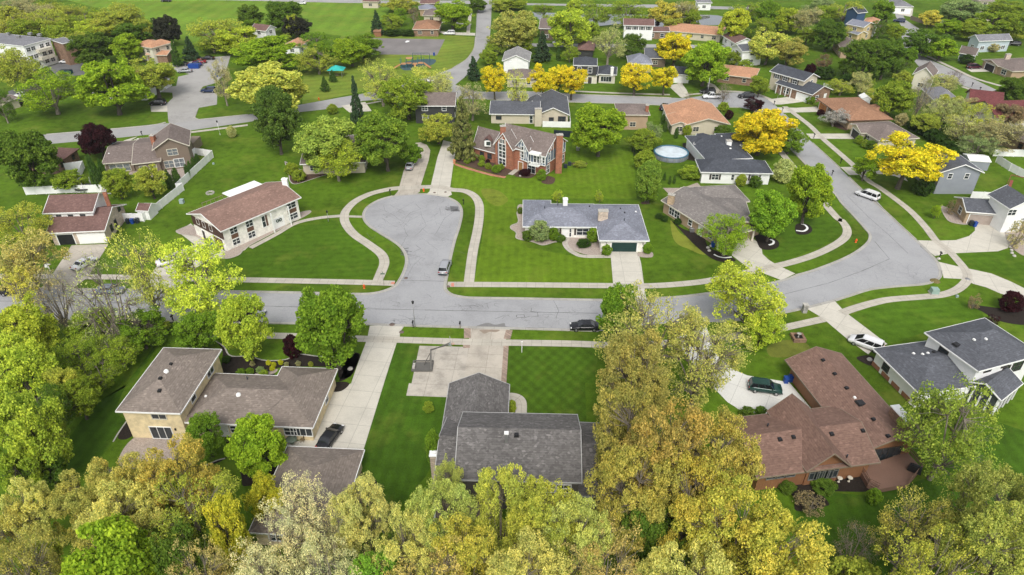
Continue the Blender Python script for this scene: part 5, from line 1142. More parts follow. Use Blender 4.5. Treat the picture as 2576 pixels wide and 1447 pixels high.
mb = MB(); c = B[4].P(B[4].L * .4, -.25, 5.45); rz = math.atan2(B[4].u.y, B[4].u.x); mb.box((c.x, c.y, 5.75), (2.7, 1.4, .5), rz); add(mb, 'balcony_roof', MW, h)
mb = MB(); c = B[4].P(B[4].L * .4, -.7, 0); mb.box((c.x, c.y, 2.95), (2.6, 1.0, .15), rz)
for q in (-1.2, -.6, 0, .6, 1.2): e = c + B[4].u * q - B[4].n * .45; mb.box((e.x, e.y, 3.4), (.08, .08, .9), rz)
e = c - B[4].n * .45; mb.box((e.x, e.y, 3.85), (2.6, .1, .1), rz); mb.bar((e - B[4].u * 1.2).to_tuple()[:2] + (3.0,), e.to_tuple()[:2] + (3.8,), .08, .08); mb.bar((e + B[4].u * 1.2).to_tuple()[:2] + (3.0,), e.to_tuple()[:2] + (3.8,), .08, .08)
add(mb, 'balcony', MW, h)
tm_ = MB()                         # timber framing on the upper walls
def timber(Bk, f, u0, u1, z0, z1, n_, diag=True):
    p, d, n, L_ = Bk.face_line(f)
    def q(a, z): v = p + d * (a * L_) + n * .06; return (v.x, v.y, z)
    for k in range(n_ + 1):
        a = u0 + (u1 - u0) * k / n_; zz = z1 if not callable(z1) else z1(a); tm_.bar(q(a, z0), q(a, zz), .14, .07, 0, n)
    tm_.bar(q(u0, z0), q(u1, z0), .07, .18, 0, n if False else (0, 0, 1))
    if diag: zz = z1(.5) if callable(z1) else z1; tm_.bar(q(u0, z0 + .1), q((u0 + u1) / 2, zz), .12, .06, 0, n); tm_.bar(q(u1, z0 + .1), q((u0 + u1) / 2, zz), .12, .06, 0, n)
timber(B[2], 'f', 0, 1, 2.95, lambda a: 5.5 + 2.4 * (1 - abs(2 * a - 1)), 5); timber(B[1], 'f', .22, .62, .6, lambda a: 5.3 + 3.2 * (1 - abs(2 * a - 1)), 2, False)
timber(B[0], 'r', .02, .98, 3.0, lambda a: 5.4 + 3.1 * (1 - abs(2 * a - 1)), 8); timber(B[4], 'f', 0, 1, 2.95, 5.2, 5, False)
add(tm_, 'timber_frame', MW, h)
mb = MB(); p, d, n, L_ = B[0].face_line('r'); c = p + d * (L_ / 2) + n * .02; mb.box((c.x, c.y, 4.2), (L_ - .04, .05, 2.5), math.atan2(d.y, d.x)); add(mb, 'upper_panel', WL('tudorblue'), h)
for q in (.2, .78): opening(h, B[0], 'r', q, 3.6, 1.3, 1.4)
for q in (.15, .72, .86): opening(h, B[0], 'r', q, .4, 1.5, 2.0)
for q in (.38, .75): opening(h, B[3], 'f', q, .9, 1.1, 1.2, 'w', None, MD)
chimney(h, 2, 1219, 952, 1.3, 1.0, 9.8, WL('brick'), M['stone'], 4.0, .1); chimney(h, 2, 1648, 1018, 1.5, 1.0, 9.6, WL('brick'), M['stone'], 0, .1)
mb = MB(); v = g(2, 1110, 1070, 5.2); mb.box((v.x, v.y + .6, 4.9), (1.6, 2.2, 1.5), -.2); dm = add(mb, 'dormer', MW, h)
mb = MB(); mb.box((v.x, v.y - .55, 4.95), (1.0, .12, .9), -.2); add(mb, 'pane', M['glass'], dm)
mb = MB(); r_ = Matrix.Rotation(-.2, 3, 'Z')
for s_ in (-1, 1): mb.face([Vector((v.x, v.y + .6, 0)) + r_ @ Vector((s_ * 1.1, -1.4, 5.5)), Vector((v.x, v.y + .6, 0)) + r_ @ Vector((0, -1.4, 6.4)), Vector((v.x, v.y + .6, 0)) + r_ @ Vector((0, 1.6, 6.4)), Vector((v.x, v.y + .6, 0)) + r_ @ Vector((s_ * 1.1, 1.6, 5.5))])
add(mb, 'dormer_roof', SH('red'), dm)
# --- row behind the Tudor
h, B = house('beige ranch with dark grey roof and broad beige chimney behind the brick half-timbered house', [
    (2, [(1116, 860), (1500, 866), (1470, 762)], 2.9, 1.8, 'u', dict(noauto=1)), (2, [(1470, 868), (1725, 870), (1712, 728)], 2.9, 2.1, 'n', dict(noauto=1)), (2, [(1380, 790), (1500, 800), (1520, 745)], 2.9, 1.3, 'n', dict(noauto=1))], WL('beige'), SH('dark'), MW)
opening(h, B[0], 'f', .16, 1.2, 1.4, .9, 'w', None, MD); opening(h, B[0], 'f', .85, .3, .8, 2.0); opening(h, B[1], 'f', .8, .4, 2.0, 1.9, 'w', None, MD); opening(h, B[1], 'f', .45, .9, 1.2, 1.1, 'w', None, MD)
chimney(h, 2, 1487, 822, 1.9, 1.0, 4.9, WL('beige'), M['stone'], 0)
h, B = house('two-level brown-roofed house with tan upper siding behind the round lime maple', [(2, [(2085, 866), (2332, 869), (2290, 783)], 4.4, 1.5, 'hip')], WL('tanwall'), SH('taupe'), MC)
chimney(h, 2, 2310, 795, .8, .8, 6.4, WL('brick'), M['stone'], 3)
h, B = house('beige house with wide low-pitched orange roof beside the curved corner', [(0, [(1722, 315), (1838, 313), (1792, 260)], 3.0, 1.7, 'n', dict(oh=.7, faces='f')), (0, [(1680, 300), (1780, 302), (1776, 265)], 2.9, 1.4, 'hip', dict(faces='f')), (0, [(1688, 315), (1735, 315), (1735, 290)], 2.8, .9, 'n', dict(faces='f'))], WL('beige'), SH('orange'), MC)
h, B = house('white ranch with charcoal hip roofs in two wings beside the round pool', [
    (3, [(136, 1299), (684, 1311), (600, 1212)], 3.0, 1.8, 'hip', dict(noauto=1)), (3, [(175, 1210), (530, 1195), (390, 1012)], 3.0, 1.8, 'hip', dict(noauto=1)), (3, [(84, 1088), (190, 1100), (150, 1015)], 3.2, 1.0, 'hip', dict(noauto=1)), (3, [(330, 1100), (512, 1092), (400, 1005)], 3.0, 1.3, 'hip', dict(noauto=1))], WL('white'), SH('char'), MW)
for (f, q, w) in (('f', .2, 1.5), ('f', .46, .6), ('f', .78, 1.7)): opening(h, B[0], f, q, 1.0, w, 1.3, 's' if w > 1 else 'w')
opening(h, B[2], 'f', .5, .3, 2.2, 2.0, 'w', None, MW); chimney(h, 3, 350, 1062, 1.2, 1.2, 5.3, MW, M['stone'], 3); vent(h, B, 3, 360, 1122, 'white', .5); vent(h, B, 3, 293, 1030, 'white', .4)
h, B = house('long grey-brown roofed brick house with carport, between two lawns', [
    (0, [(1663, 504), (1812, 596), (1752, 466)], 2.8, 1.9, 'u', dict(noauto=1)), (0, [(1745, 515), (1887, 507), (1884, 463)], 2.85, 1.9, 'hip', dict(noauto=1)), (0, [(1760, 560), (1812, 598), (1905, 577)], 2.75, 1.2, 'n', dict(noauto=1, nowall=1)), (0, [(1780, 545), (1890, 552), (1885, 500)], 2.8, 1.5, 'hip', dict(noauto=1))], WL('tanwall'), SH('stone'), MC)
for q in (.16, .26): opening(h, B[0], 'f', q, .7, 1.5, 1.5)
opening(h, B[0], 'f', .5, .9, 1, 1.2); opening(h, B[0], 'f', .68, .05, 1, 2.05, 'd'); opening(h, B[0], 'f', .85, .9, 1.2, 1.2); chimney(h, 0, 1690, 490, 1.3, .9, 5.0, WL('tanbrick'), M['stone'], 2.8, -.5)
mb = MB()
for (a, b) in ((B[2].L * .98, B[2].D * .97), (B[2].L * .02, B[2].D * .97), (B[2].L * .98, .3)): e = B[2].P(a - .2, b - .2, 0); mb.box((e.x, e.y, 1.3), (.35, .35, 2.6))
add(mb, 'porch_post', MC, h)
# --- right side
h, B = house('grey-blue two-storey gabled house with white trim under the big yellow tree', [(3, [(1948, 1302), (2279, 1303), (2075, 1172)], 5.5, 1.9, 'n', dict(noauto=1))], WL('greyblue'), SH('dark'), MW)
opening(h, B[0], 'f', .25, 3.8, .9, 1.2); opening(h, B[0], 'f', .68, 3.8, .9, 1.2); opening(h, B[0], 'l', .5, 3.8, 1.2, 1.2)
h, B = house('brick house with pale garage door and dark grey roofs, right of the curve', [
    (6, [(2140, 150), (2420, 172), (2378, 62)], 2.9, 1.4, 'u', dict(noauto=1)), (6, [(2395, 178), (2700, 240), (2700, 130)], 2.9, 1.5, 'u', dict(noauto=1)), (6, [(2470, 132), (2720, 122), (2700, 5)], 5.6, 2.0, 'n', dict(noauto=1, wall=WL('white')))], WL('tanbrick'), SH('dark'), MW)
opening(h, B[0], 'f', .53, .05, 5.0, 2.2, 'g', plain('taupe_door', (.36, .30, .26))); opening(h, B[0], 'l', .5, .8, 1.4, 1.4, 'w', None, MW); opening(h, B[2], 'f', .12, 4.0, 1.6, 1.2); opening(h, B[1], 'f', .3, .9, 2, 1.4)
h, B = house('sprawling house with rust-orange hip roof and orange garage door, right of the side road', [(3, [(1010, 742), (1250, 912), (1560, 880)], 2.8, 1.9, 'hip', dict(oh=.8, faces='f')), (3, [(1380, 800), (1450, 850), (1570, 866)], 2.8, 1.2, 'hip', dict(faces='b'))], WL('tanbrick'), SH('rust'), MBR)
opening(h, B[0], 'f', .15, .05, 4.6, 2.1, 'g', plain('orange_door', (.42, .17, .05)))
h, B = house('taupe-roofed house with open garage, below the rust-orange roof', [(3, [(1268, 932), (1478, 1062), (1722, 1005)], 2.8, 1.8, 'hip', dict(faces='f', noauto=1)), (3, [(1262, 938), (1345, 1005), (1450, 975)], 2.8, 1.1, 'n', dict(noauto=1))], WL('beige'), SH('taupe'), MC)
opening(h, B[1], 'f', .5, .05, 4.0, 2.2, 'o'); opening(h, B[0], 'f', .6, .7, 2, 1.5)
h, B = house('pale grey two-storey house with two charcoal roofs, white garage door and columned porch', [
    (3, [(656, 537), (918, 613), (1070, 590)], 5.6, 1.7, 'u', dict(noauto=1)), (3, [(698, 627), (980, 717), (1172, 688)], 3.0, 1.9, 'u', dict(noauto=1, wall=WL('brickbrown')))], WL('beige'), SH('char'), MW)
for q in (.2, .45, .75): opening(h, B[0], 'f', q, 3.9, 1.6, 1.2, 's')
opening(h, B[1], 'f', .79, .05, 5.0, 2.2, 'g'); opening(h, B[1], 'r', .3, 1, 1.2, 1.1, 's'); opening(h, B[1], 'r', .75, .1, 1, 2, 'd'); opening(h, B[1], 'f', .3, .8, 1.8, 1.5); opening(h, B[0], 'r', .6, 3.9, 1, 1.1)
for q in (0.03, .17, .31, .45): opening(h, B[1], 'f', q, .5, .25, 2.7, 'a')
house('brown brick ranch with orange hip roof and white windows beside the slim green tree', [(3, [(255, 558), (548, 592), (606, 520)], 2.8, 1.7, 'hip', dict(faces='f'))], WL('brickbrown'), SH('orange'), MC)
house('white two-storey house with small dark roof left of the olive tree pair', [(3, [(452, 390), (620, 374), (352, 350)], 5.4, 1.5, 'u')], WL('white'), SH('dark'), MW)
house('white gabled house with dark maroon roof between willow and olive tree', [(3, [(395, 328), (560, 322), (545, 258)], 3.0, 1.8, 'n')], WL('white'), SH('red'), MW)
house('long ranch with orange roof at the pond side behind the lime willow', [(3, [(-160, 228), (292, 268), (272, 200)], 2.8, 1.6, 'hip')], WL('beige'), SH('orange'), MC)
h, B = house('sand coloured two-storey house with blue-grey gable roofs in the upper right', [(3, [(1232, 180), (1368, 207), (1435, 178)], 5.6, 1.3, 'u', dict(faces='fr')), (3, [(1205, 230), (1322, 262), (1330, 232)], 2.9, 1.0, 'u', dict(faces='f'))], WL('yellow'), SH('bluegrey'), MW)
house('white house with orange roof right behind the sand coloured one', [(3, [(1360, 168), (1470, 180), (1525, 150)], 5.2, 1.2, 'hip')], WL('white'), SH('orange'), MW)
house('tall narrow navy blue gabled house in the upper right', [(3, [(1322, 100), (1398, 92), (1360, 62)], 6.4, 1.8, 'u', dict(noauto=1))], WL('navy'), SH('char'), MW)
house('tan house with taupe hip roof half hidden by two big green trees', [(3, [(1195, 365), (1345, 372), (1370, 300)], 3.6, 1.8, 'hip')], WL('tanwall'), SH('taupe'), MC)
house('light blue house with pale grey gable roof near the right edge', [(3, [(2238, 312), (2492, 303), (2140, 283)], 4.2, 1.7, 'u')], WL('lightblue'), SH('grey'), MW)
house('teal-grey gabled house with brown roof behind the clipped tree', [(3, [(2082, 398), (2210, 422), (2342, 436)], 3.0, 2.4, 'u')], WL('teal'), SH('taupe'), MW)
h, B = house('tan house with wide grey-brown roof, open garage and pale chimney at the right edge', [(3, [(2258, 448), (2490, 540), (2700, 480)], 2.8, 1.6, 'hip', dict(noauto=1)), (3, [(2262, 450), (2380, 500), (2430, 470)], 2.8, 1.0, 'n', dict(noauto=1))], WL('tanwall'), SH('taupe'), MC)
opening(h, B[1], 'f', .5, .05, 4.6, 2.2, 'o'); opening(h, B[0], 'f', .75, .7, 2, 1.5); chimney(h, 3, 2460, 410, 1.6, .9, 5.4, WL('stone'), M['stone'], 2.8)
house('half-timbered cream house with crimson roof at the right edge', [(3, [(2150, 778), (2370, 890), (2575, 838)], 4.6, 2.6, 'n'), (3, [(2160, 770), (2420, 800), (2350, 720)], 4.4, 2.4, 'u')], WL('cream'), SH('crimson'), MBR)
house('low brown-roofed house below the crimson roof at the right edge', [(3, [(2380, 1000), (2620, 1100), (2640, 950)], 2.8, 2.0, 'hip')], WL('tanwall'), SH('taupe'), MBR)
h, _ = house('grey metal garden shed with white corrugated roof right of the grey-blue house', [(3, [(2168, 1212), (2330, 1222), (2322, 1172)], 2.4, .5, 'u', dict(oh=.1, noauto=1))], WL('greyblue'), M['white'], MW, 'garden_shed', 'shed')
house('small white garden shed beside the dark hedge below the columned house', [(3, [(1353, 745), (1425, 748), (1422, 722)], 2.0, .8, 'n', dict(oh=.1, noauto=1))], WL('white'), MW, MW, 'garden_shed', 'shed')
house('cream house with steep brown gable behind the leafless tan tree', [(3, [(1735, 560), (1900, 585), (1905, 530)], 4.6, 2.6, 'n')], WL('cream'), SH('taupe'), MW)
house('grey-roofed house hidden behind the maroon ornamental tree', [(3, [(1900, 760), (2110, 770), (2080, 680)], 3.0, 2.0, 'hip')], WL('beige'), SH('grey'), MC)
# --- upper left
h, B = house('flat-roofed three-storey apartment block with white front and balconies, left edge', [(1, [(175, 348), (385, 290), (-100, 270)], 8.4, 0, 'flat', dict(noauto=1, oh=.3)), (1, [(380, 300), (470, 330), (430, 265)], 7.6, 0, 'flat', dict(noauto=1, oh=.3, wall=WL('brickbrown')))], WL('white'), SH('grey'), MW, 'apartment_block', 'apartment building')
for z in (1.0, 3.6, 6.2):
    for q in (.12, .3, .62, .85): opening(h, B[0], 'f', q, z, 1.5, 1.2)
for z in (2.6, 5.2):
    for q in (.48, .75): p, d, n, L_ = B[0].face_line('f'); c = p + d * (q * L_) + n * .8; mb = MB(); mb.box((c.x, c.y, z + .5), (2.6, 1.5, 1.0), math.atan2(d.y, d.x)); add(mb, 'balcony', M['cream'], h)
mb = MB()
for (x, y) in ((60, 265), (140, 285), (230, 262), (300, 270)): v = g(1, x, y, 8.5); mb.box((v.x, v.y, 8.8), (1.2, 1.2, .8))
add(mb, 'roof_unit', M['metal'], h)
h, B = house('two-storey white townhouse with orange hip roof beside the parking lot', [(1, [(1062, 350), (1142, 364), (1200, 300)], 5.6, 1.4, 'hip', dict(faces='fr')), (1, [(1140, 362), (1278, 330), (1100, 310)], 5.5, 1.2, 'hip', dict(faces='fr')), (1, [(1095, 415), (1260, 418), (1260, 385)], 2.9, .9, 'u', dict(noauto=1, wall=WL('brickbrown')))], WL('cream'), SH('orange'), MC)
house('white gable-ended house with brown roof far behind the lime trees', [(1, [(1885, 222), (2005, 236), (2078, 208)], 5.2, 1.6, 'u')], WL('white'), SH('red'), MW)
house('pale house with tan-pink roof showing between far green trees', [(1, [(2130, 345), (2260, 352), (2300, 300)], 3.2, 1.6, 'hip')], WL('white'), SH('orange'), MW)
h, B = house('orange-roofed townhouse hidden behind the two bright green lawn trees', [(1, [(640, 625), (1075, 640), (1060, 520)], 5.0, 1.6, 'u', dict(faces='fr'))], WL('white'), SH('orange'), MC)
house('low beige garage building with flat brown roof at the left edge', [(1, [(40, 770), (150, 735), (90, 690)], 2.8, .4, 'u', dict(noauto=1))], WL('beige'), SH('taupe'), MC, 'garage', 'garage')
# --- upper middle
house('orange-brown hip-roofed brick ranch beside the empty court', [(2, [(535, 222), (738, 222), (700, 160)], 2.9, 1.9, 'hip')], WL('brickbrown'), SH('rust'), MC)
house('beige house with light taupe roof, second up from the court', [(2, [(612, 118), (745, 118), (735, 78)], 3.0, 1.6, 'hip')], WL('beige'), SH('taupe'), MC)
house('house with blue-grey roof, third up from the court', [(2, [(585, 72), (715, 68), (700, 42)], 3.0, 1.5, 'hip')], WL('tanwall'), SH('bluegrey'), MC)
house('brown-roofed house at the top edge left of the climbing road', [(2, [(590, 28), (742, 26), (730, -2)], 3.4, 1.5, 'hip')], WL('brickbrown'), SH('red'), MC)
house('small orange garden shed at the hedge behind the court', [(2, [(240, 240), (298, 240), (296, 224)], 2.0, .7, 'u', dict(noauto=1, oh=.1))], WL('orange'), SH('rust'), MBR, 'garden_shed', 'shed')
h, B = house('white garage-like house with grey gable roof above the yellow tree row', [(2, [(1213, 460), (1422, 464), (1412, 394)], 4.2, 2.0, 'n', dict(noauto=1))], WL('white'), SH('pale'), MW)
house('dark house with taupe roof and white arched dormer behind the tan tree', [(2, [(1490, 215), (1610, 218), (1590, 150)], 4.6, 2.2, 'u')], WL('brown'), SH('taupe'), MW)
h, B = house('white colonial house with maroon roof and black shutters by the pond', [(2, [(2128, 190), (2365, 196), (2348, 158)], 5.6, 1.7, 'u', dict(noauto=1)), (2, [(2160, 236), (2480, 240), (2460, 205)], 3.0, 1.0, 'u', dict(noauto=1, wall=WL('brickbrown')))], WL('white'), SH('red'), MW)
for q in (.15, .38, .62, .85): opening(h, B[0], 'f', q, 3.9, 1.1, 1.2, 's')
for q in (.1, .3, .6, .85): opening(h, B[1], 'f', q, .7, 1.4, 1.4, 'w')
house('small brown-roofed house with dark walls below the pond', [(2, [(1778, 375), (1908, 380), (1890, 325)], 3.0, 1.8, 'hip', dict(noauto=1))], WL('dark'), SH('red'), MBR)
h, B = house('dark mansard-roofed house with white arched windows among yellow trees', [(2, [(1750, 492), (1932, 497), (1905, 440)], 6.0, 1.6, 'hip', dict(noauto=1, oh=.2, wall=WL('dark'), base=2.8)), (2, [(1745, 560), (1940, 566), (1930, 500)], 3.0, .3, 'hip', dict(noauto=1, oh=.4)), (2, [(1935, 560), (2078, 566), (2050, 505)], 3.0, 1.4, 'hip', dict(noauto=1))], WL('cream'), SH('char'), MW)
for q in (.25, .72): opening(h, B[0], 'f', q, 3.6, 1.2, 1.8, 'v')
opening(h, B[2], 'f', .45, .6, 3.4, 1.6); opening(h, B[1], 'f', .7, .05, 1.2, 2.1, 'd', MD); chimney(h, 2, 2045, 512, .9, .8, 5.6, MW, MW, 3)
house('low house with pale blue-grey roof behind the right pair of yellow trees', [(2, [(2165, 480), (2350, 484), (2300, 425)], 3.0, 2.2, 'hip')], WL('beige'), SH('bluegrey'), MW)
house('house with dark grey roof just left of the big lime tree', [(2, [(2290, 438), (2460, 442), (2440, 375)], 3.2, 2.0, 'u')], WL('brown'), SH('dark'), MC)
h, B = house('white-fronted garage with black roof at the head of the drive between yellow trees', [(2, [(2520, 562), (2640, 566), (2620, 505)], 2.9, 1.4, 'u', dict(noauto=1))], WL('white'), SH('char'), MW, 'garage', 'garage')
opening(h, B[0], 'f', .4, .05, 4.6, 2.1, 'g')
h, B = house('dark half-timbered house mostly hidden behind bare trees', [(2, [(540, 800), (860, 800), (830, 700)], 5.2, 2.0, 'u')], WL('dark'), SH('taupe'), MW)
house('grey-roofed house behind the yellow tree row', [(2, [(1240, 590), (1480, 595), (1450, 530)], 3.0, 1.8, 'hip')], WL('beige'), SH('taupe'), MW)
house('grey house at the top edge right of the navy house', [(3, [(1600, 48), (1745, 52), (1720, 10)], 3.2, 1.6, 'hip')], WL('white'), SH('grey'), MW)
house('white house at the top edge left of the yellow-topped willow', [(3, [(110, 20), (225, 22), (215, -5)], 3.4, 1.5, 'hip')], WL('white'), SH('grey'), MW)
house('brown-roofed house beyond the top right street', [(3, [(2205, 125), (2350, 128), (2330, 98)], 3.0, 1.5, 'hip')], WL('beige'), SH('taupe'), MC)
for (x, y, lb, rf_) in ((150, 12, 'left', 'red'), (1190, -5, 'middle', 'grey'), (2230, 6, 'right', 'taupe')):
    house('low far house on the top edge of the picture, %s of three' % lb, [(2 if x < 1300 else 3, [(x, y), (x + 130, y + 2), (x + 120, y - 20)], 3.0, 1.6, 'hip')], WL('beige'), SH(rf_), MC)
# ================================================================ TREES
T = tree
GY = 'yellow-leaved street trees'
# upper left
T('airy', 'olive', 1, (-40, 300, 300, 690), 690, 'olive-yellow tree in front of the apartment block at the left edge')
T('airy', 'green', 1, (-90, 620, 75, 925), 930, 'grey-green tree cut by the left edge above the collector road')
T('airy', 'bright', 1, (165, 520, 575, 800), 862, 'leaning lime tree, left one of the pair on the apartment lawn')
T('dense', 'bright', 1, (560, 390, 1085, 800), 866, 'large bright green tree, right one of the pair on the apartment lawn')
T('spread', 'olive', 1, (960, 425, 1350, 640), 740, 'olive-green tree with dark forked trunk beside the parking lot')
T('dense', 'green', 1, (500, 215, 880, 470), 500, 'deep green tree behind the bright lawn pair')
T('dense', 'bright', 1, (790, 220, 1080, 450), 480, 'fresh green tree touching the orange-roofed townhouse')
T('open', 'brown', 1, (1015, 335, 1080, 430), 440, 'small brown-twigged tree at the townhouse corner')
T('round', 'lime', 1, (560, 130, 810, 260), 300, 'small lime tree above the deep green one')
T('round', 'mid', 1, (330, 150, 560, 350), 400, 'olive tree right of the apartment block roof')
T('round', 'green', 1, (900, 145, 1200, 310), 330, 'mid green round tree left of the dark purple-brown one')
T('airy', 'olive', 1, (420, 15, 640, 180), 220, 'thin olive tree in the far wood, second in its back row')
T('airy', 'olive', 1, (650, 10, 1000, 215), 250, 'broad olive-brown tree in front of the far field')
T('airy', 'olive', 1, (-20, 70, 245, 265), 280, 'wide olive tree above the apartment roof')
T('airy', 'tan', 1, (190, 10, 410, 235), 250, 'tan thin-leaved tree in the far left wood')
T('airy', 'tan', 1, (0, 0, 200, 110), 150, 'tan tree in the top left corner')
T('bare', 'brown', 1, (960, 70, 1100, 160), 210, 'bare brown tree at the field edge')
T('airy', 'mid', 1, (280, -20, 460, 90), 150, 'far mid-green tree on the top edge of the left wood')
T('dense', 'darkpur', 1, (1130, 70, 1370, 330), 350, 'dark brown-purple tree between the field and the townhouse')
T('cone', 'spruce', 1, (1355, 260, 1495, 420), 455, 'dusky spruce above the black parked cars')
T('cone', 'deep', 1, (1270, 285, 1360, 490), 505, 'slim spruce in front of the townhouse')
T('airy', 'olive', 1, (1445, 85, 1850, 350), 380, 'wide olive-brown tree beside the field')
T('round', 'lime', 1, (1640, 190, 1930, 410), 420, 'yellow-green tree left of the white gable-ended house')
T('dense', 'green', 1, (1770, 0, 2010, 185), 220, 'green tree, left of the two tall ones on the far field edge')
T('dense', 'green', 1, (1985, -20, 2300, 230), 250, 'green tree, right of the two tall ones on the far field edge')
T('dense', 'darkpur', 1, (2110, 95, 2365, 285), 300, 'nearly black evergreen beside the far white house')
T('round', 'lime', 1, (2165, 85, 2265, 140), 300, 'small lime crown peeping over the black evergreen')
T('airy', 'kelly', 1, (2290, 235, 2490, 420), 440, 'soft green tree right of the tan-pink roof')
T('airy', 'olive', 1, (2270, 320, 2510, 540), 560, 'brown-olive brushy tree above the teal shelter')
T('dense', 'bright', 1, (1730, 265, 2285, 520), 560, 'broad bright green crown behind the weeping yellow tree')
T('open', 'tan', 1, (1575, 420, 1765, 700), 800, 'thin bare-branched tree on the grass by the parking lot')
T('dense', 'wil', 1, (1730, 420, 2325, 850), 900, 'large yellow weeping tree beside the collector road', 'willow_tree')
T('dense', (0.095, 0.145, 0.02), 1, (1870, 600, 2260, 1110), 1165, 'tall dark green maple on the lawn in front of the yellow weeping tree')
T('cone', 'deep', 1, (2405, 565, 2490, 685), 690, 'small round evergreen, lower of two by the teal shelter')
T('cone', 'deep', 1, (2472, 520, 2545, 612), 618, 'small round evergreen, upper of two by the teal shelter')
T('shrub', 'mid', 1, (2465, 785, 2548, 855), 858, 'round green bush beside the collector road')
T('dense', 'purple', 1, (575, 895, 885, 1165), 1190, 'purple-black maple beside the brown brick house')
T('dense', 'green', 1, (-60, 935, 430, 1400), 1447, 'big deep green tree at the left edge beside the white fence')
T('round', 'mid', 1, (370, 1275, 625, 1440), 1447, 'low olive bushy tree inside the white fence')
T('shrub', 'pale', 1, (1710, 950, 1780, 1035), 1036, 'small pale shrub on the lawn below the sidewalk')
T('round', 'mid', 1, (750, 1262, 1000, 1480), 1500, 'green bushy tree behind the taupe house, left one')
T('round', 'olive', 1, (1000, 1240, 1250, 1470), 1500, 'olive bushy tree behind the taupe house, right one')
ar = [((665, 1170, 745, 1440), 1442, 'tallest arborvitae at the left end of the taupe house'), ((735, 1200, 790, 1350), 1352, 'shorter arborvitae behind the tallest one at the taupe house'), ((1240, 1280, 1300, 1420), 1425, 'arborvitae, left one of the close pair below the big windows'),
      ((1295, 1268, 1360, 1395), 1400, 'arborvitae, right one of the close pair below the big windows'), ((1388, 1240, 1430, 1350), 1352, 'arborvitae nearest the camera in the row along the white fence'), ((1412, 1215, 1455, 1320), 1322, 'second arborvitae in the row along the white fence'), ((1438, 1188, 1480, 1290), 1292, 'third arborvitae in the row along the white fence'), ((1463, 1160, 1510, 1255), 1257, 'farthest arborvitae in the row along the white fence')]
for b, y, l in ar: T('arbor', 'deep', 1, b, y, l, group='arborvitae around the fenced garden')
T('dense', (0.30, 0.37, 0.05), 1, (2190, 850, 2740, 1330), 1300, 'wide yellow-green tree over the beige house above the cul-de-sac')
for (x, y, l) in ((2190, 1290, 'left'), (2250, 1340, 'lower')): T('shrub', 'mid', 1, (x - 45, y - 60, x + 55, y + 20), y + 22, 'low green shrub in the bed of the beige hidden house, %s one' % l)
# upper middle
T('cone', 'spruce', 2, (40, 540, 168, 930), 935, 'tall narrow dark spruce beside the driveway loop')
T('dense', (0.175, 0.23, 0.022), 2, (85, 815, 565, 1330), 1290, 'massive green maple above the left driveway')
T('dense', 'kelly', 2, (440, 1070, 625, 1260), 1240, 'lower side crown of green leaves over the parked car')
T('dense', 'bright', 2, (-110, 260, 245, 490), 500, 'bright green pair-like thicket left of the court')
T('dense', 'kelly', 2, (-300, 300, -40, 520), 530, 'green tree at the teal shelter')
T('open', 'wil', 2, (140, 400, 450, 720), 800, 'airy yellow-green tree below the play area')
T('round', 'mid', 2, (300, 560, 690, 900), 900, 'mid green tree over the dark half-timbered house')
T('open', 'pale', 2, (640, 520, 890, 800), 840, 'bare-limbed pale tree in front of the dark half-timbered house')
T('airy', 'wil', 2, (520, 480, 820, 700), 720, 'yellow-green tree where the collector road bends')
T('open', 'tan', 2, (850, 590, 1120, 890), 910, 'pinkish tan thin tree left of the beige ranch')
T('round', 'olive', 2, (590, 840, 870, 1080), 1085, 'olive brushy tree between the driveway and the brick half-timbered house')
T('cone', (0.13, 0.13, 0.03), 2, (790, 690, 1035, 1195), 1205, 'tall drooping olive spruce at the brick half-timbered house driveway')
T('cone', 'spruce', 2, (925, 410, 1065, 600), 605, 'dark spruce beside the bend of the climbing road')
T('dense', 'mid', 2, (1030, 345, 1190, 490), 500, 'round dark green tree left of the white gabled garage')
T('round', (0.34, 0.33, 0.06), 2, (1130, 50, 1450, 380), 400, 'tall yellow-tan tree right of the climbing road')
T('airy', 'mid', 2, (1095, 250, 1250, 400), 420, 'loose green tree beside the climbing road')
T('dense', 'kelly', 2, (1360, 80, 1505, 270), 290, 'green tree behind the tall yellow-tan one')
for (b, y, l, f, c) in (((1050, 470, 1262, 650), 758, 'first yellow street tree from the left in the row', 'spread', 'yellow'), ((1400, 448, 1640, 660), 775, 'third yellow street tree in the row, beside the road', 'spread', 'yellow'), ((1615, 485, 1862, 680), 755, 'rightmost yellow street tree of the four-tree row', 'spread', 'yellow'),
                        ((2080, 468, 2362, 640), 722, 'yellow street tree, left one of the pair by the mansard house', 'spread', 'yellow'), ((2340, 462, 2550, 630), 720, 'yellow street tree, right one of the pair by the mansard house', 'spread', 'yellow')):
    T(f, c, 2, b, y, l, group=GY)
T('spread', 'yellow', 2, (1560, 470, 1720, 640), 740, 'small yellow street tree squeezed between the third and last of the row', group=GY)
T('open', 'wil', 2, (1240, 490, 1430, 790), 860, 'sparse yellow-green tree in front of the yellow row')
T('round', 'lime', 2, (1580, 30, 1885, 320), 390, 'tall lime tree behind the white car in the street')
T('round', 'mid', 2, (1800, 130, 1940, 310), 345, 'smaller green tree joined to the tall lime tree')
T('cone', 'spruce', 2, (1430, 215, 1605, 460), 465, 'broad dark spruce right of the white gabled garage')
T('arbor', 'deep', 2, (1615, 365, 1665, 455), 458, 'small dark arborvitae beside the broad spruce')
T('airy', 'mid', 2, (1820, -20, 2030, 140), 190, 'pondside tree, left of the two with dark limbs')
T('airy', 'mid', 2, (2035, -20, 2285, 140), 205, 'pondside tree, right of the two with dark limbs')
T('open', 'pale', 2, (1895, 155, 2145, 470), 490, 'pale bare-branched tree behind the mansard house')
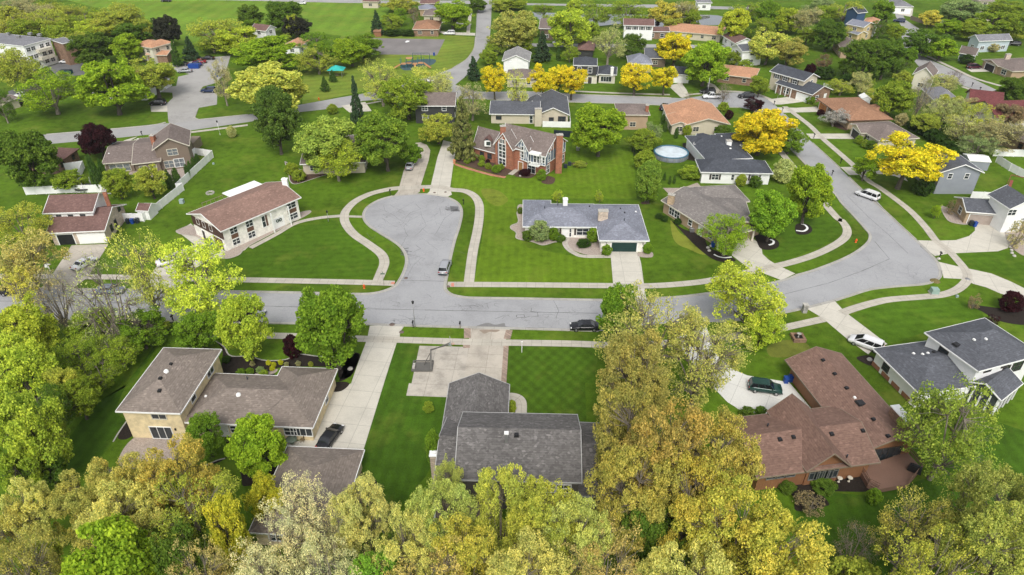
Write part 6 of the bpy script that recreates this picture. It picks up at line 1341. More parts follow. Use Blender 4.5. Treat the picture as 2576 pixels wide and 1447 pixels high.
T('round', 'green', 2, (2130, 240, 2290, 400), 420, 'dusky green tree below the white colonial house')
T('dense', 'purple', 2, (2362, 145, 2412, 200), 205, 'small purple tree at the white colonial house')
T('round', 'gold', 2, (2350, -10, 2560, 140), 210, 'yellow-tan tree on the pond shore')
T('airy', 'tan', 2, (2510, -10, 2640, 160), 215, 'tan tree right of the pond-shore yellow one')
T('dense', 'yellow', 2, (2360, 210, 2680, 440), 500, 'large deep yellow tree below the pond')
T('dense', 'bright', 2, (1728, 758, 2178, 1165), 1180, 'perfectly round lime green maple on the lawn right of the brick half-timbered house')
T('round', 'mid', 2, (2170, 980, 2400, 1130), 1150, 'green bushy tree right of the round lime maple')
T('shrub', 'mid', 2, (2220, 1135, 2380, 1275), 1280, 'big clipped green bush beside the round pool')
T('egg' if False else 'dense', (0.20, 0.26, 0.03), 2, (2205, 1175, 2432, 1490), 1530, 'pyramid-shaped light green tree below the round pool')
T('airy', 'sage', 2, (2290, 900, 2420, 1050), 1080, 'feathery sage-green tree beside the dark fence')
T('round', 'bright', 2, (700, -10, 975, 190), 225, 'fresh green tree in front of the white car driveway')
T('dense', 'green', 2, (950, -30, 1112, 85), 95, 'green tree at the top of the climbing road, left side')
T('cone', 'spruce', 2, (208, 62, 322, 262), 265, 'blackish spruce beside the orange shed')
T('round', 'mid', 2, (308, 90, 445, 240), 250, 'green tree right of the blackish spruce')
T('round', 'kelly', 2, (398, 38, 488, 180), 200, 'slim bright green tree behind the hedge')
T('open', 'brown', 2, (490, 50, 600, 165), 180, 'brown twiggy tree left of the house roofs')
T('round', 'olive', 2, (330, -20, 560, 70), 90, 'olive tree on the top edge above the hedge')
T('round', 'mid', 2, (1140, -30, 1385, 50), 70, 'green trees right of the climbing road at the top edge')
T('shrub', 'deep', 2, (440, 225, 560, 268), 268, 'clipped hedge bush, right end behind the court'); T('shrub', 'deep', 2, (320, 222, 445, 268), 268, 'clipped hedge bush, left end behind the court')
for (x, y, w, h_, c, l) in ((1060, 1235, 50, 40, 'mid', 'left of three by the brick wall'), (1110, 1255, 50, 40, 'mid', 'middle of three by the brick wall'), (1172, 1275, 70, 55, 'kelly', 'largest by the downspout'), (950, 1215, 50, 36, 'mid', 'nearest the driveway'),
                            (993, 1200, 40, 30, 'mid', 'small, second from the driveway'), (1060, 1195, 50, 38, 'mid', 'under the wing window'), (1205, 1260, 50, 40, 'mid', 'behind the largest'), (1512, 1320, 72, 78, 'kelly', 'tall at the right corner'), (1800, 1240, 90, 40, 'olive', 'in the far right bed')):
    T('shrub', c, 2, (x - w / 2, y - h_ / 2 - 4, x + w / 2, y + h_ / 2), y + h_ / 2, 'clipped green shrub in the brick half-timbered house bed, ' + l)
T('shrub', 'purple', 2, (1340, 1278, 1428, 1325), 1322, 'low dark maroon shrub by the brick half-timbered house front walk')
T('shrub', 'purple', 2, (1090, 1200, 1120, 1225), 1228, 'tiny maroon shrub under the brick wall')
# upper right
T('dense', 'bright', 3, (-30, 272, 382, 600), 650, 'huge bright green tree left of the orange ranch')
T('dense', (0.40, 0.40, 0.03), 3, (268, 15, 535, 290), 330, 'yellow-topped lime willow in the upper middle', 'willow_tree')
T('dense', 'kelly', 3, (530, -20, 765, 220), 240, 'deep green tall tree right of the yellow-topped willow')
T('round', 'lime', 3, (650, 25, 885, 240), 250, 'yellow-green tree between the green and tan ones')
T('airy', 'tan', 3, (850, 35, 1025, 265), 275, 'pale tan tree in the upper middle right')
T('round', 'sage', 3, (945, -20, 1160, 140), 150, 'sage-green tree on the top edge')
T('airy', 'olive', 3, (1110, -20, 1345, 165), 180, 'olive tree left of the navy house')
T('dense', 'green', 3, (975, 120, 1242, 370), 390, 'dusky green tree right of the pale tan one')
T('round', 'wil', 3, (525, 205, 780, 470), 490, 'olive-yellow tree, left one of the pair above the charcoal roofs')
T('round', (0.36, 0.32, 0.06), 3, (690, 270, 922, 490), 500, 'yellow-tan tree, right one of the pair above the charcoal roofs')
T('dense', 'kelly', 3, (1430, -20, 1618, 170), 185, 'solid green tree right of the navy house')
T('dense', 'gold', 3, (1770, 55, 1965, 190), 210, 'orange-yellow tree beyond the curved far street')
T('cone', 'darkpur', 3, (1495, 140, 1560, 250), 255, 'small dark evergreen right of the orange roof')
T('round', 'mid', 3, (1530, 165, 1670, 290), 300, 'dull green tree at the far street bend')
T('round', 'green', 3, (1240, 270, 1520, 570), 600, 'grey-green tree, left one of the big pair near the side street')
T('dense', 'green', 3, (1400, 250, 1690, 570), 600, 'dark green tree, right one of the big pair near the side street')
T('dense', 'kelly', 3, (1650, 335, 1785, 480), 500, 'small green tree on the verge of the side street')
T('round', 'green', 3, (1710, 210, 1990, 410), 430, 'dark green tree across the side street, left one')
T('dense', 'bright', 3, (1835, 248, 2088, 440), 460, 'bright green tree across the side street, right one')
T('round', 'bright', 3, (1925, 140, 2085, 270), 290, 'light green tree behind the two across the side street')
T('dense', 'mid', 3, (2075, 140, 2305, 300), 310, 'mid green tree left of the light blue house')
T('round', 'mid', 3, (2200, 75, 2500, 270), 280, 'broad soft green tree above the light blue house')
T('round', 'mid', 3, (2440, 60, 2640, 300), 310, 'green tree in the upper right corner')
T('round', 'sage', 3, (1985, -20, 2245, 150), 165, 'sage-green tree at the top right street')
T('shrub', 'kelly', 3, (2245, 35, 2335, 100), 100, 'low round green bush at the top right')
T('bare', (0.12, 0.05, 0.05), 3, (1945, 525, 2145, 660), 690, 'maroon-twigged ornamental tree beside the side street')
T('dense', 'mid', 3, (1430, 565, 1765, 860), 885, 'dense round dark green tree in the right middle')
T('airy', 'pale', 3, (1265, 530, 1440, 700), 725, 'pale green tree left of the dense round one')
T('bare', 'tan', 3, (1700, 555, 1910, 880), 905, 'leafless tan tree right of the dense round one')
T('airy', 'pale', 3, (1860, 690, 2130, 960), 980, 'pale olive thin tree in the back gardens, left')
T('airy', 'olive', 3, (2060, 760, 2380, 1040), 1060, 'pale olive thin tree in the back gardens, right')
T('airy', 'sage', 3, (2095, 1000, 2365, 1180), 1200, 'sage tree above the metal shed')
T('airy', 'tan', 3, (2200, 880, 2600, 1120), 1150, 'brown-tan twiggy tree at the right edge')
T('open', 'pale', 3, (1980, 830, 2300, 1100), 1120, 'open pale tree between the hedge and the crimson roof')
T('dense', 'green', 3, (2375, 555, 2650, 770), 800, 'dark green tree on the right edge beside the street')
T('dense', 'yellow', 3, (355, 785, 850, 1120), 1170, 'large yellow tree at the inner corner of the side road', group=GY)
T('round', 'kelly', 3, (700, 960, 930, 1135), 1160, 'green crown mixed into the right side of the corner yellow tree')
T('round', 'purple', 3, (465, 735, 605, 805), 840, 'maroon low tree above the corner yellow tree'); T('shrub', 'purple', 3, (320, 830, 380, 890), 900, 'small maroon shrub at the orange roof corner')
T('shrub', 'mid', 3, (272, 768, 350, 838), 840, 'round olive bush at the orange-roofed house')
T('round', 'mid', 3, (510, 560, 660, 700), 735, 'slim green street tree in front of the orange ranch')
T('bare', 'brown', 3, (240, 620, 390, 740), 770, 'bare young tree beside the white pickup'); T('bare', 'brown', 3, (0, 690, 100, 770), 790, 'bare tiny tree left of the white pickup')
T('spread', 'yellow', 3, (1415, 990, 1985, 1370), 1425, 'largest yellow street tree, in front of the grey-blue house', group=GY)
T('round', 'bright', 3, (1285, 1165, 1490, 1340), 1365, 'small green tree left of the largest yellow one')
T('shrub', 'deep', 3, (1760, 1340, 1900, 1460), 1470, 'dark bush under the largest yellow tree')
T('dense', (0.19, 0.29, 0.02), 6, (495, -70, 882, 300), 372, 'round light green maple beside the carport driveway')
T('dense', 'bright', 3, (770, 1195, 1168, 1600), 1690, 'spreading green maple at the bend of the road')
T('shrub', 'pale', 3, (690, 1200, 838, 1370), 1372, 'pale bushy tree behind the white ranch')
T('airy', (0.38, 0.32, 0.24), 3, (1065, 805, 1242, 930), 955, 'whitish-pink blossoming small tree in front of the rust roof', 'blossoming_tree')
for i, (x, y, w, l) in enumerate(((1660, 905, 90, 'brown round one at the top'), (1760, 940, 110, 'first dark'), (1830, 980, 110, 'second dark'), (1890, 1020, 110, 'third dark'), (1950, 1060, 110, 'fourth dark'), (2010, 1110, 110, 'fifth dark'), (2070, 1160, 110, 'lowest dark'))):
    T('shrub', 'tan' if i == 0 else 'deep', 3, (x - w / 2, y - 50, x + w / 2, y + 40), y + 42, 'back-garden hedge shrub, ' + l)
for (x, y, w, c, l) in ((1335, 1055, 55, 'mid', 'olive one at the driveway'), (1395, 1040, 70, 'green', 'largest in the bed'), (1380, 1085, 50, 'mid', 'small one in front'), (1425, 1095, 80, 'green', 'lowest in the bed')): T('shrub', c, 3, (x - w / 2, y - 35, x + w / 2, y + 30), y + 32, 'clipped shrub at the taupe-roofed house with open garage, ' + l)
T('shrub', 'purple', 3, (1015, 825, 1070, 870), 872, 'maroon shrub at the orange garage door corner'); T('shrub', 'kelly', 3, (935, 725, 1000, 780), 782, 'round green shrub beside the white garage door')
for (x, y, w, c, l) in ((60, 1295, 150, 'mid', 'big round at the white ranch corner'), (445, 1360, 80, 'mid', 'left under its windows'), (550, 1370, 85, 'green', 'right under its windows'), (300, 990, 110, 'green', 'flat hedge above the charcoal roof'), (35, 985, 70, 'mid', 'beside the orange roof')): T('shrub', c, 3, (x - w / 2, y - 45, x + w / 2, y + 30 + w * .1), y + 35 + w * .1, 'green shrub near the white ranch, ' + l)
T('dense', 'purple', 3, (920, 460, 1015, 560), 580, 'dark purple tree behind the charcoal-roofed two-storey house'); T('shrub', 'deep', 3, (1010, 500, 1150, 590), 592, 'dark green hedge behind the charcoal-roofed two-storey house')
T('airy', (0.22, 0.13, 0.06), 3, (1020, 395, 1120, 520), 530, 'rusty small tree beside the purple one'); T('shrub', 'tan', 3, (2290, 320, 2385, 385), 388, 'tan bush below the light blue house'); T('shrub', 'deep', 3, (2100, 410, 2200, 480), 482, 'dark bush at the teal-grey house')
T('shrub', 'deep', 3, (1180, 560, 1330, 650), 655, 'dark hedge mass below the big green pair'); T('round', 'mid', 3, (340, 380, 450, 470), 490, 'olive small tree below the white two-storey house')
# middle band
T('airy', 'olive', 4, (-80, 90, 365, 330), 420, 'grey-green tree left of the maroon-roofed house')
T('airy', (0.46, 0.36, 0.09), 4, (-60, 290, 440, 640), 800, 'orange-tinted tree over the left driveway')
T('open', 'gold', 4, (-40, 560, 330, 800), 960, 'thin orange-leaved tree beside the street at the left edge')
T('open', 'wil', 4, (840, 215, 1300, 620), 985, 'tall thin pale green tree with straight trunk at the street')
T('airy', (0.50, 0.52, 0.05), 4, (1150, 340, 1785, 830), 946, 'yellow-green tree with forked trunk standing in front of the street')
T('bare', 'pale', 4, (480, 430, 1100, 1100), 1205, 'tall grey nearly leafless tree at the edge of the woods')
T('bare', 'tan', 4, (200, 560, 620, 1000), 1060, 'leafless brown thicket tree left of the tall grey one')
T('dense', 'kelly', 4, (2200, 640, 2790, 1270), 1335, 'bright green bushy maple between the street and the mulch bed')
T('shrub', 'purple', 4, (2130, 1080, 2270, 1245), 1245, 'purple shrub at the left foot of the bright maple')
T('round', 'lime', 4, (1620, 760, 2055, 1180), 1262, 'light green birch-like tree on the lawn above the mulch bed')
T('round', 'kelly', 4, (1310, 895, 1700, 1165), 1190, 'low spreading green tree at the roof of the tan house')
dk = [(500, 880, 900, 1180, 'mid', 'dark tangle just left of the tall grey tree'), (850, 900, 1250, 1190, 'kelly', 'green bush at the street end of the wood'), (420, 1080, 740, 1400, 'mid', 'dark green bush in the middle of the wood'), (700, 1050, 1060, 1330, 'mid', 'green bush right in the middle of the wood'),
      (600, 1240, 900, 1480, 'mid', 'green bush where the lawn narrows'), (350, 1350, 700, 1620, 'mid', 'green thicket tree below the middle of the wood'), (1000, 960, 1290, 1110, 'olive', 'brushy end of the wood at the mailbox')]
for x0, y0, x1, y1, c, l in dk: T('round' if 'tree' in l or 'tangle' in l else 'airy', c, 4, (x0, y0, x1, y1), y1 - 10, l, 'understorey_tree')
T('round', (0.40, 0.42, 0.035), 4, (-60, 800, 450, 1180), 1290, 'lime-yellow tree, upper of the three at the left edge')
T('round', (0.35, 0.40, 0.035), 4, (-80, 1060, 420, 1560), 1640, 'lime tree, middle of the three at the left edge')
T('round', (0.34, 0.39, 0.035), 7, (-30, 20, 490, 620), 730, 'lime tree with visible thick trunk, lowest of the three at the left edge')
T('round', 'mid', 7, (400, -80, 740, 230), 270, 'green tree along the lawn below the woods'); T('airy', 'mid', 7, (330, 200, 500, 450), 500, 'small olive tree at the lowest end of the lawn edge'); T('round', 'green', 7, (180, 480, 500, 760), 800, 'deep green thicket below the lime trees')
# lower left and bottom
T('round', 'kelly', 7, (1380, 240, 1710, 470), 560, 'green tree behind the bright one, against the tan house wall')
T('dense', 'bright', 7, (1690, 235, 2165, 640), 700, 'bright green ornamental tree between the tan house and the garage')
T('oak', 'oak', 7, (30, 690, 470, 1180), 1300, 'yellow-tan oak at the left end of the bottom row')
T('oak', (0.43, 0.36, 0.07), 7, (380, 600, 900, 1080), 1230, 'yellow-tan oak, second from the left in the bottom row')
T('oak', (0.45, 0.37, 0.07), 7, (650, 470, 1150, 900), 1120, 'yellow-tan oak over the patio, left half')
T('oak', (0.46, 0.36, 0.06), 7, (1050, 380, 1650, 830), 1060, 'yellow-tan oak over the patio, right half')
T('oak', 'oak', 7, (600, 740, 1250, 1180), 1380, 'broad yellow-tan oak below the patio')
T('oaklit', 'olive', 7, (1100, 640, 1850, 1150), 1350, 'thin green-brown oak left of the garage')
T('oaklit', 'orange', 7, (-120, 1080, 480, 1620), 1900, 'brown-orange sparse oak in the lower left corner')
T('dense', 'bright', 7, (420, 980, 1240, 1620), 1800, 'vivid green tree at the bottom left')
T('round', 'green', 7, (1180, 1050, 1600, 1560), 1700, 'dark green tree right of the vivid green one')
T('round', (0.46, 0.39, 0.03), 7, (1560, 800, 1880, 1300), 1500, 'mustard yellow tree left of the garage')
T('round', (0.46, 0.42, 0.03), 7, (1840, 660, 2140, 940), 1080, 'small yellow tree on the garage lawn')
T('oaklit', (0.42, 0.32, 0.09), 7, (1270, 1180, 1760, 1640), 1860, 'orange-tan oak at the bottom edge')
T('blossom', 'blossom', 7, (1790, 880, 2400, 1500), 1640, 'cream-blossomed tree below the garage, left one')
T('blossom', 'blossom', 7, (2060, 640, 2600, 1180), 1420, 'cream-blossomed tree over the garage roof')
T('blossom', 'blossom', 7, (2200, 1080, 2750, 1640), 1800, 'cream-blossomed tree at the bottom edge, right one'); T('blossom', 'blossom', 7, (1750, 1250, 2320, 1700), 1900, 'cream-blossomed tree at the bottom edge, left one')
T('oak', (0.50, 0.43, 0.11), 8, (-80, 640, 400, 1180), 1420, 'pale yellow oak between the garage and the dark lawn')
T('oak', 'oakg', 8, (470, 640, 1050, 1140), 1480, 'yellow-green oak in front of the left part of the grey house')
T('oak', 'oakg', 8, (680, 515, 960, 800), 1050, 'slim yellow-green oak rising against the grey roof, left peak')
T('oak', (0.42, 0.39, 0.055), 8, (950, 540, 1440, 1010), 1360, 'yellow-green oak rising against the grey roof, right peak')
T('oak', (0.43, 0.39, 0.05), 8, (1180, 700, 1830, 1260), 1500, 'yellow-green oak below the right end of the grey house')
T('oak', 'oakg', 8, (1500, 800, 2080, 1380), 1600, 'yellow-green oak at the right corner of the grey house')
T('oak', 'oak', 8, (250, 900, 760, 1450), 1700, 'yellow oak below the dark lawn')
T('oak', (0.44, 0.38, 0.05), 8, (620, 960, 1230, 1560), 1760, 'yellow-green oak over the rear deck')
T('oak', 'oak', 8, (1050, 1120, 1720, 1700), 1900, 'yellow-green oak in the bottom centre right'); T('oaklit', (0.46, 0.35, 0.08), 8, (300, 1200, 1050, 1750), 1950, 'tan oak at the bottom edge below the deck')
T('oaklit', (0.46, 0.35, 0.09), 8, (1650, 1120, 2350, 1650), 1850, 'tan sparse oak at the bottom edge, right of centre'); T('round', (0.20, 0.33, 0.03), 8, (60, 1200, 480, 1600), 1750, 'green tree at the bottom edge left of centre')
T('dense', 'green', 8, (2050, 800, 2520, 1280), 1420, 'deep green tree under the orange oak'); T('dense', 'green', 8, (2380, 1150, 2700, 1560), 1650, 'deep green tree at the bottom right of centre')
T('dense', 'kelly', 5, (1925, 640, 2290, 1000), 1150, 'green crown tip poking out left above the pale oak')
T('oaklit', (0.44, 0.39, 0.08), 5, (1905, 640, 2760, 1330), 1500, 'pale oak with visible grey limbs in front of the street')
T('oaklit', (0.42, 0.37, 0.075), 6, (-240, 850, 520, 1400), 1640, 'pale oak crown over the white driveway')
T('oak', (0.38, 0.31, 0.065), 5, (1890, 930, 2530, 1520), 1830, 'olive-gold oak joining the pale oak to the orange ones')
T('oak', 'orange', 8, (1840, -110, 2480, 560), 900, 'orange-brown oak, upper part of the tall group right of the grey house')
T('oak', (0.37, 0.27, 0.055), 8, (2080, 30, 2860, 760), 1120, 'large orange-brown oak between the grey and red-brown roofs')
T('oak', (0.40, 0.31, 0.055), 8, (1880, 350, 2560, 1010), 1300, 'orange-gold oak, lower left of the tall group')
T('oak', (0.41, 0.31, 0.055), 9, (-120, 130, 620, 760), 1080, 'orange-gold oak leaning over the left end of the red-brown roof')
T('oak', (0.45, 0.37, 0.05), 9, (-330, 480, 430, 1180), 1420, 'yellow-orange oak, lower right of the tall group')
T('airy', (0.42, 0.44, 0.04), 6, (200, 540, 815, 980), 1055, 'yellow-green open tree beside the street on the right')
T('round', 'lime', 6, (430, 880, 760, 1150), 1180, 'small yellow-green tree below the open one on the right')
T('oak', (0.48, 0.42, 0.055), 9, (-50, 700, 860, 1380), 1600, 'big yellow oak left of the rear lawn')
T('oak', (0.50, 0.43, 0.06), 9, (250, 1000, 1180, 1700), 1850, 'big yellow oak at the bottom left of the rear lawn'); T('oak', 'oak', 9, (-350, 1180, 420, 1800), 1980, 'yellow oak on the bottom edge right of the centre')
T('airy', (0.24, 0.28, 0.035), 9, (1720, -30, 2390, 560), 720, 'leafy green tree between the red-brown roof and the screened porch')
T('oak', (0.33, 0.32, 0.06), 9, (1990, 540, 2700, 1150), 1420, 'olive oak at the right edge, upper one')
T('oaklit', (0.36, 0.32, 0.055), 9, (1440, 760, 2080, 1200), 1440, 'olive oak over the corner of the wooden deck')
T('oak', (0.34, 0.32, 0.055), 9, (1900, 900, 2700, 1500), 1800, 'olive oak at the right edge, lower one')
T('oaklit', (0.40, 0.36, 0.045), 9, (1480, 1130, 2250, 1750), 1950, 'olive-yellow oak on the bottom edge at the right')
T('bare', 'brown', 9, (1120, 1050, 1480, 1330), 1447, 'grey leafless thorny shrub on the rear lawn', 'bare_shrub', 'shrub')
T('shrub', 'olive', 9, (1080, 1380, 1500, 1600), 1640, 'olive thicket on the bottom edge below the bare shrub')
T('airy', 'bright', 6, (145, 185, 530, 450), 478, 'light olive tree in front of the carport')
T('round', 'bright', 6, (1880, 85, 1955, 165), 205, 'small young lime tree on the lawn of the curve house')
T('shrub', 'purple', 6, (2405, 760, 2575, 890), 892, 'dark red round shrub at the right edge'); T('twiggy', 'brown', 6, (2160, 770, 2260, 880), 884, 'brown straggly shrub left of the dark red one')
T('twiggy', 'purple', 6, (2290, 930, 2400, 985), 990, 'dull purple shrub behind the charcoal hip roof'); T('twiggy', 'tan', 6, (2460, 200, 2640, 400), 420, 'bare brown bush at the right edge beside the pale driveway'); T('twiggy', 'brown', 6, (2000, 50, 2070, 170), 172, 'brown ornamental bush in the pebble bed')
for (x, y, w, h_, c, l) in ((1497, 290, 150, 150, 'sage', 'large airy grey-green'), (1405, 330, 75, 75, 'green', 'dark round left'), (1600, 315, 85, 95, 'kelly', 'bright round right'), (1652, 347, 75, 48, 'green', 'low dark right'), (1897, 325, 90, 110, 'kelly', 'tall round beside the window'), (1350, 140, 44, 50, 'green', 'small dark at the left corner')):
    T('shrub', c, 5, (x - w / 2, y - h_ / 2, x + w / 2, y + h_ / 2), y + h_ / 2, 'shrub at the white brick ranch, ' + l)
for (x, y, l) in ((2005, 437, 'left'), (2313, 425, 'right')): T('shrub', 'kelly', 5, (x - 36, y - 38, x + 36, y + 38), y + 38, 'clipped globe shrub %s of the dark green garage door' % l)
T('shrub', 'deep', 5, (1775, 365, 1885, 408), 408, 'low spreading juniper in the gravel at the white brick ranch')
T('airy', 'lime', 5, (1590, -20, 1670, 60), 85, 'young lime tree behind the white brick ranch, left one'); T('airy', 'lime', 5, (1915, -25, 1985, 55), 85, 'young lime tree behind the white brick ranch, right one'); T('round', 'kelly', 5, (2250, -60, 2400, 20), 90, 'small dark tree in the round mulch ring')
for i, (x, y, c, l) in enumerate(((2024, 1290, (.5, .45, .02), 'yellow mound, top left'), (2064, 1304, (.5, .45, .02), 'yellow mound, middle'), (2053, 1333, (.5, .45, .02), 'yellow mound, lowest'), (2117, 1287, (.5, .45, .02), 'yellow mound, top right'), (1905, 1297, 'tan', 'grey-pink tuft'), (2160, 1305, 'tan', 'reddish tuft, left'), (2250, 1295, 'tan', 'reddish tuft, middle'), (2345, 1300, 'olive', 'reddish tuft, right'), (1815, 1355, 'kelly', 'hosta clump, left'), (1885, 1350, 'kelly', 'hosta clump, middle'), (1960, 1340, 'sage', 'hosta clump, right'), (1705, 1260, 'deep', 'dark bush against the house'), (1990, 1365, 'mid', 'small fern by the path'))):
    T('shrub', c, 4, (x - 18 - 12 * (i > 7), y - 18, x + 18 + 12 * (i > 7), y + 14 + 10 * (i > 7)), y + 16 + 10 * (i > 7), 'plant in the black mulch bed, ' + l, 'garden_plant', 'plant')
for (x, y, w, l) in ((1125, 90 + 0, 70, ''),): pass
T('shrub', 'kelly', 8, (640, 345, 755, 650), 640, 'tall clipped green hedge along the side of the large grey house', 'hedge', 'hedge'); T('shrub', 'mid', 8, (620, 140, 695, 210), 212, 'dark sprout of day lilies on the lawn beside the court'); T('shrub', 'mid', 8, (1250, 130, 1320, 215), 216, 'green plants in the corner bed by the curved walk')
T('shrub', 'green', 9, (440, 185, 545, 248), 250, 'clipped shrub at the white driveway, left one'); T('shrub', 'green', 9, (550, 178, 632, 236), 238, 'clipped shrub at the white driveway, right one'); T('shrub', 'kelly', 9, (1400, 800, 1500, 900), 905, 'bright green shrub at the foot of the deck'); T('shrub', 'green', 9, (730, 750, 850, 810), 812, 'green shrub under the cedar wall, left'); T('shrub', 'green', 9, (980, 750, 1150, 800), 802, 'green ground plants under the cedar wall, right')
T('twiggy', 'brown', 9, (850, 862, 1095, 948), 950, 'pile of dry brown brush on the rear lawn', 'brush_pile', 'brush pile')
for (x, y, l) in ((2400, 180, 'top'), (2440, 200, 'middle'), (2540, 220, 'lowest')): T('shrub', 'deep', 5, (x - 28, y - 20, x + 28, y + 20), y + 22, 'dark shrub beside the bay window of the tan brick house, ' + l)
T('shrub', 'deep', 1, (1105, 245, 1115, 250), 252, 'far bush') if False else None
FT = [(1, 250, 60, 470, 260, 300, 'olive', 'olive crown filling the wood behind the apartment roof, right part'), (1, 100, 120, 330, 270, 320, 'mid', 'mid-green crown directly behind the apartment roof'), (1, 540, 40, 760, 210, 260, 'mid', 'grey-green crown in the middle of the far left wood'),
 (1, 760, 60, 960, 250, 290, 'olive', 'olive crown above the far round green tree'), (1, 0, 380, 220, 560, 600, 'olive', 'olive tree beside the drive of the apartment block'), (1, 1020, 130, 1160, 300, 330, 'olive', 'narrow olive tree left of the dark brown-purple one'), (1, 1500, 250, 1700, 380, 400, 'mid', 'green bushy tree below the wide olive-brown one'),
 (1, -40, 20, 130, 190, 230, 'olive', 'olive tree at the left edge of the far wood'), (1, 440, 230, 640, 380, 420, 'olive', 'olive tree between the apartment block and the deep green one'), (2, 1250, 150, 1420, 380, 400, 'gold', 'yellow-tan lower crown beside the climbing road'),
 (2, 1500, 100, 1620, 200, 240, 'mid', 'green tree between the dormered house and the pond'), (2, 1880, 200, 2010, 340, 360, 'mid', 'green tree behind the small brown-roofed house'), (2, 2100, 330, 2260, 430, 450, 'green', 'dark green tree left of the pale blue-grey roof'), (3, 0, 60, 130, 200, 230, 'mid', 'green tree in front of the far pond'),
 (3, 380, 0, 600, 130, 150, 'mid', 'green tree beyond the yellow-topped willow'), (3, 1600, 520, 1720, 640, 660, 'olive', 'olive bushy tree between the grey-green pair and the cream gable'), (3, 1100, 600, 1300, 700, 720, 'olive', 'low olive tree behind the columned house'), (3, 1750, 840, 1960, 1000, 1020, 'olive', 'olive tree above the dark hedge row'),
 (3, 2080, 700, 2240, 860, 880, 'tan', 'tan twiggy tree left of the crimson roof'), (3, 2350, 760, 2560, 960, 990, 'brown', 'brown twiggy tree right of the crimson roof'), (3, 1880, 560, 2060, 700, 720, 'pale', 'pale green tree between the side street and the cream gable'), (3, 2320, 0, 2560, 100, 120, 'mid', 'green tree in the top right corner behind the round bush'),
 (3, 1380, 660, 1500, 760, 780, 'olive', 'olive bushy tree beside the small white shed'), (2, 20, 250, 300, 420, 440, 'kelly', 'green crown above the bright thicket left of the court') , (3, 760, 40, 900, 200, 220, 'green', 'dark green crown between the two pale yellow-green ones')]
FT += [(1, 300, 0, 480, 120, 170, 'olive', 'olive tree in the top row of the far left wood, third from the left'), (1, 80, -20, 260, 80, 120, 'tan', 'tan tree in the top row of the far left wood, second from the left'), (1, 700, 100, 880, 270, 300, 'olive', 'small olive tree below the broad olive-brown one'), (1, 860, 20, 1020, 150, 200, 'olive', 'olive tree at the right end of the far left wood'), (1, 1840, 130, 1960, 250, 270, 'kelly', 'green tree left of the white gable-ended house wall'), (1, 2060, 240, 2200, 330, 350, 'mid', 'green tree between the black evergreen and the tan-pink roof'), (2, 1150, -10, 1260, 80, 95, 'olive', 'olive tree at the top right of the climbing road'), (2, 1460, 20, 1600, 110, 130, 'mid', 'green tree on the left bank of the pond'), (2, 1700, -10, 1830, 90, 110, 'lime', 'lime tree beyond the far pond street'), (2, 2280, 60, 2370, 170, 190, 'mid', 'green tree left of the pond-shore yellow one'), (2, 1330, 280, 1440, 400, 420, 'mid', 'green tree between the white garage and the yellow-tan tree'), (2, 1660, 350, 1790, 450, 470, 'mid', 'green tree behind the yellow row, beside the brown roof'), (2, 2440, 120, 2575, 230, 250, 'olive', 'olive tree beside the orange ranch by the pond'), (3, 0, -20, 110, 110, 130, 'olive', 'olive-tan tree on the top edge left of the far white house'), (3, 430, 200, 560, 330, 350, 'green', 'green tree behind the white gabled house'), (3, 560, 130, 700, 260, 280, 'mid', 'mid-green tree below the deep green tall one'), (3, 1020, 20, 1150, 170, 190, 'mid', 'green tree behind the sage one'), (3, 1150, 180, 1260, 300, 320, 'olive', 'olive tree left of the sand coloured house'), (3, 880, 200, 1010, 320, 340, 'mid', 'green tree at the foot of the pale tan one'), (3, 1430, 150, 1540, 280, 300, 'green', 'green tree right of the sand coloured house'), (3, 1990, 130, 2110, 270, 290, 'kelly', 'green tree right of the light green one across the street'), (3, 2280, 180, 2440, 290, 300, 'mid', 'green tree behind the light blue house roof'), (3, 2420, 200, 2575, 300, 310, 'olive', 'olive tree right of the light blue house roof'), (3, 1960, 20, 2080, 130, 150, 'mid', 'green tree right of the orange-yellow one'), (3, 2080, -10, 2210, 90, 110, 'sage', 'sage tree on the top edge beyond the curved street'), (3, 1340, 560, 1450, 680, 700, 'mid', 'green tree between the pale green tree and the dense round one'), (3, 1950, 700, 2100, 830, 850, 'olive', 'olive tree below the maroon-twigged one'), (3, 1560, 440, 1700, 560, 580, 'green', 'dark tree right below the big green pair'), (3, 1180, 440, 1280, 540, 560, 'kelly', 'small green tree beside the tan house'), (3, 2200, 1020, 2340, 1130, 1150, 'sage', 'sage bushy tree right above the metal shed'), (3, 420, 440, 520, 540, 560, 'mid', 'green bushy tree below the white two-storey house, right one')]
FT += [(1, 2350, 1060, 2720, 1335, 1365, 'lime', 'low yellow-green tree hiding the front wall of the beige house'),
 (7, 20, 430, 330, 800, 880, 'mid', 'green thicket tree at the foot of the lime trees, left part'), (7, -70, 820, 260, 1250, 1400, 'orange', 'tan tree at the left edge above the corner oak'), (4, 380, 1280, 640, 1620, 1680, 'olive', 'olive thicket tree beside the middle lime tree'), (7, 250, 20, 520, 330, 400, 'green', 'dark green thicket tree right of the lowest lime tree'),
 (7, 1500, 950, 1800, 1250, 1420, 'green', 'dark green tree between the mustard and orange-tan trees'), (8, 300, 1000, 560, 1300, 1500, 'green', 'dark green tree under the yellow oak'), (7, 200, 1150, 520, 1500, 1700, 'olive', 'olive tree left of the vivid green one')]
for i, q in enumerate(FT): T('round' if i % 2 else 'airy', q[6], q[0], q[1:5], q[5], q[7])
T('oaklit', (0.44, 0.38, 0.10), 8, (1900, 700, 2400, 1150), 1300, 'thin tan oak in the gap beside the grey house')
print('TREES', tcount[0], 'ODD', TREP)
